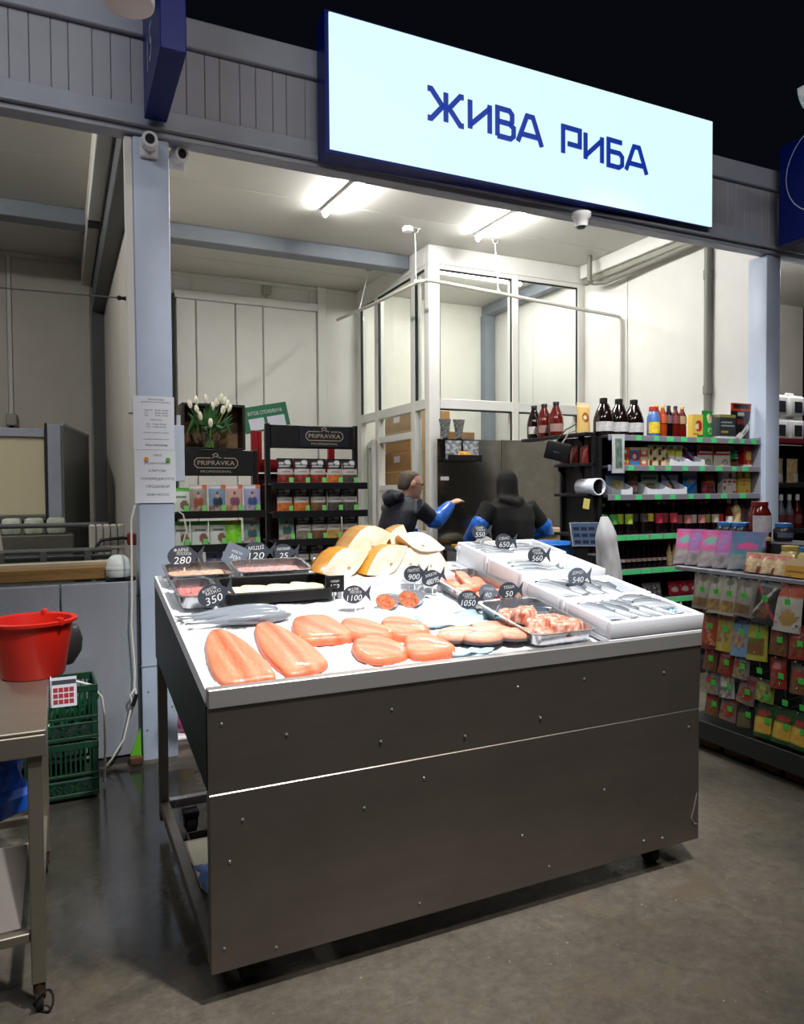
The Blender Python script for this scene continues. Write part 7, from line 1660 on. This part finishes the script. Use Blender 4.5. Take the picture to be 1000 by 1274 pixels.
# face pieces
f_, u_, r_ = Vector((.97, -.12, -.14)).normalized(), None, None
u_ = Vector((.12, .02, 1)); u_ = (u_-f_*u_.dot(f_)).normalized(); r_ = f_.cross(u_).normalized()
gl_ = MB()
for sg in (-1, 1):
    c_ = hc+f_*.108+r_*sg*.034+u_*.014
    gl_.tube([c_+r_*.024*math.cos(a)+u_*.017*math.sin(a) for a in [2*math.pi*k/14 for k in range(15)]], .0028, 6); gl_.tube([c_+r_*sg*.024, hc+r_*sg*.086+f_*.01+u_*.016], .0028, 6)
gl_.tube([hc+f_*.112+r_*-.010+u_*.014, hc+f_*.112+r_*.010+u_*.014], .0025, 6); gl_.build('glasses', black, mA, 50)
ey = MB()
for sg in (-1, 1): ey.sphere(hc+f_*.094+r_*sg*.032+u_*.012, .010, n=8, m=6)
ey.build('eyes', mat('eye_dark', (60, 50, 44), .3), mA, 50)
hr = MB(); hr.loft([[hc+u_*h+r_*(wx*math.cos(2*math.pi*k/18))+f_*(o_+wy*math.sin(2*math.pi*k/18)) for k in range(18)] for h, wx, wy, o_ in ((-.055, .066, .045, -.072), (-.02, .080, .066, -.064), (.02, .084, .078, -.052), (.06, .083, .092, -.034), (.095, .074, .096, -.020), (.120, .050, .072, -.020), (.134, .014, .02, -.02))])
remeshed(hr, 'hair', hair_m, mA, .008, 2)
jk = MB(); jk.loft([[c_+fA*(ry*math.sin(2*math.pi*k/20))+sA*(rx*math.cos(2*math.pi*k/20)) for k in range(20)] for c_, rx, ry in ((A(-.035, -.01, .90), .195, .15), (A(-.01, 0, 1.0), .19, .145), (A(.02, 0, 1.12), .188, .145), (A(.06, .01, 1.25), .20, .15), (A(.10, .02, 1.37), .198, .14), (A(.125, .03, 1.45), .14, .115), (A(.14, .04, 1.505), .082, .08))])
for s_, e_ in ((shR, elR), (shL, elL)): limb(jk, [s_-fA*.01, s_.lerp(e_, .4), s_.lerp(e_, .85)], [.092, .080, .074], 14)
limb(jk, [A(.02, -.09, 1.50), A(-.03, .0, 1.46), A(-.01, .10, 1.50)], [.045, .065, .045], 12); limb(jk, [A(.06, -.10, 1.50), A(.0, .02, 1.515), A(.06, .13, 1.50)], [.04, .055, .04], 12)
remeshed(jk, 'jacket', navy, mA, .011, 3)
ap = MB(); ap.loft([[c_+fA*(ry*math.sin(2*math.pi*k/20))+sA*(rx*math.cos(2*math.pi*k/20)) for k in range(20)] for c_, rx, ry in ((A(.06, .0, .42), .215, .17), (A(.06, .0, .7), .205, .165), (A(.095, .0, .92), .19, .135), (A(.125, .01, 1.05), .172, .118), (A(.145, .02, 1.20), .13, .10))])
ap.build('apron', blue_ap, mA, 60)
for nm, e0, w0, in (('sleeve_guard', (shR, elR), wrR), ('sleeve_guard', (shL, elL), wrL)):
    s_, e_ = e0; m = MB(); limb(m, [s_.lerp(e_, .72), s_.lerp(e_, .9), e_, e_.lerp(w0, .35), e_.lerp(w0, .7), e_.lerp(w0, .93)], [.072, .086, .084, .076, .062, .048], 16)
    remeshed(m, nm, blue_sl, mA, .010, 1)
t_ = MB(); t_.add(tr_.v, tr_.f); t_.v = [tuple(Vector(p)) for p in t_.v]
def grow(mb, f): return mb
for b in bts: b.build('boot', boot_m, mA, 60)
tr2, _ = legs(mA, hipA, fA, trousers, spread=.101)
tr2.v = [(p[0]*1.0, p[1]*1.0, p[2]) for p in tr2.v]; o = tr2.build('trousers', trousers, mA, 60)
o.modifiers.new('d', 'DISPLACE').strength = .008

# --- hooded worker seen from behind
mB_ = thing('person', 'worker in a black hood seen from behind with blue sleeve guards', 'person', (4.03, 6.10, 0))
fB = Vector((.10, 1, 0)).normalized(); sB = Vector((-fB.y, fB.x, 0))      # facing away, sB = his left (towards -X)
hipB = A(.02, 0, .93); hcB = A(.02, .10, 1.625)
bd = MB(); head(bd, hcB, (.05, .96, -.22), (0, .2, 1))
bd.loft([[c_+fB*(ry*math.sin(2*math.pi*k/16))+sB*(rx*math.cos(2*math.pi*k/16)) for k in range(16)] for c_, rx, ry in ((hipB, .16, .11), (A(.03, .01, 1.08), .15, .105), (A(.04, .03, 1.24), .175, .11), (A(.04, .06, 1.40), .18, .105), (A(.03, .08, 1.47), .10, .085))])
shl = A(-.19, .06, 1.395); ell_ = A(-.33, .05, 1.20); wrl = A(-.38, .20, 1.03)
shr = A(.25, .06, 1.385); elr = A(.47, .03, 1.15); wrr = A(.36, .22, 1.06)
for s_, e_, w_ in ((shl, ell_, wrl), (shr, elr, wrr)): limb(bd, [s_, s_.lerp(e_, .5), e_, e_.lerp(w_, .5), w_], [.058, .05, .043, .04, .028])
hand(bd, wrl, (.0, .8, -.3), (-.2, .3, .9), 1.0, .8, 1); hand(bd, wrr, (-.3, .8, -.3), (.2, .3, .9), 1.0, .8, -1)
tr_, bts = legs(mB_, hipB, fB, trousers); bd.add(tr_.v, tr_.f)
remeshed(bd, 'body', skin, mB_, .010, 2)
jk = MB(); jk.loft([[c_+fB*(ry*math.sin(2*math.pi*k/20))+sB*(rx*math.cos(2*math.pi*k/20)) for k in range(20)] for c_, rx, ry in ((A(.03, -.01, .90), .205, .15), (A(.03, -.01, 1.0), .205, .15), (A(.035, 0, 1.12), .225, .155), (A(.04, .02, 1.26), .245, .158), (A(.035, .05, 1.38), .245, .145), (A(.03, .07, 1.455), .16, .115), (A(.025, .08, 1.51), .09, .085))])
for s_, e_ in ((shl, ell_), (shr, elr)): limb(jk, [s_, s_.lerp(e_, .45), s_.lerp(e_, .92)], [.098, .086, .078], 14)
jk.loft([[hcB+Vector((0, -.012, 0))+A(0, oy, h)+A(wx*math.cos(2*math.pi*k/20), wy*math.sin(2*math.pi*k/20), 0) for k in range(20)] for h, wx, wy, oy in ((-.16, .125, .10, -.04), (-.12, .112, .10, -.025), (-.05, .108, .112, -.012), (.03, .105, .115, -.008), (.085, .085, .098, -.01), (.12, .052, .065, -.012), (.142, .014, .02, -.016))])
limb(jk, [A(-.11, .02, 1.46), A(-.02, -.05, 1.44), A(.03, -.055, 1.41), A(.09, -.04, 1.44), A(.15, .02, 1.46)], [.035, .05, .055, .05, .035], 12)
remeshed(jk, 'hooded_jacket', black_cl, mB_, .011, 3)
ap = MB(); ap.loft([[c_+fB*(ry*math.sin(2*math.pi*k/20))+sB*(rx*math.cos(2*math.pi*k/20)) for k in range(20)] for c_, rx, ry in ((A(.02, .02, .42), .225, .165), (A(.02, .02, .7), .22, .16), (A(.025, .015, .92), .222, .158), (A(.02, .03, 1.04), .19, .13))])
ap.build('apron', blue_ap, mB_, 60)
for s_, e_, w0 in ((shl, ell_, wrl), (shr, elr, wrr)):
    m = MB(); limb(m, [s_.lerp(e_, .70), s_.lerp(e_, .88), e_, e_.lerp(w0, .35), e_.lerp(w0, .7), e_.lerp(w0, .93)], [.080, .090, .086, .076, .062, .048], 16)
    remeshed(m, 'sleeve_guard', blue_sl, mB_, .010, 1)
for b in bts: b.build('boot', boot_m, mB_, 60)
o = tr_.build('trousers', trousers, mB_, 60); o.modifiers.new('d', 'DISPLACE').strength = .008
bpy.context.view_layer.update()
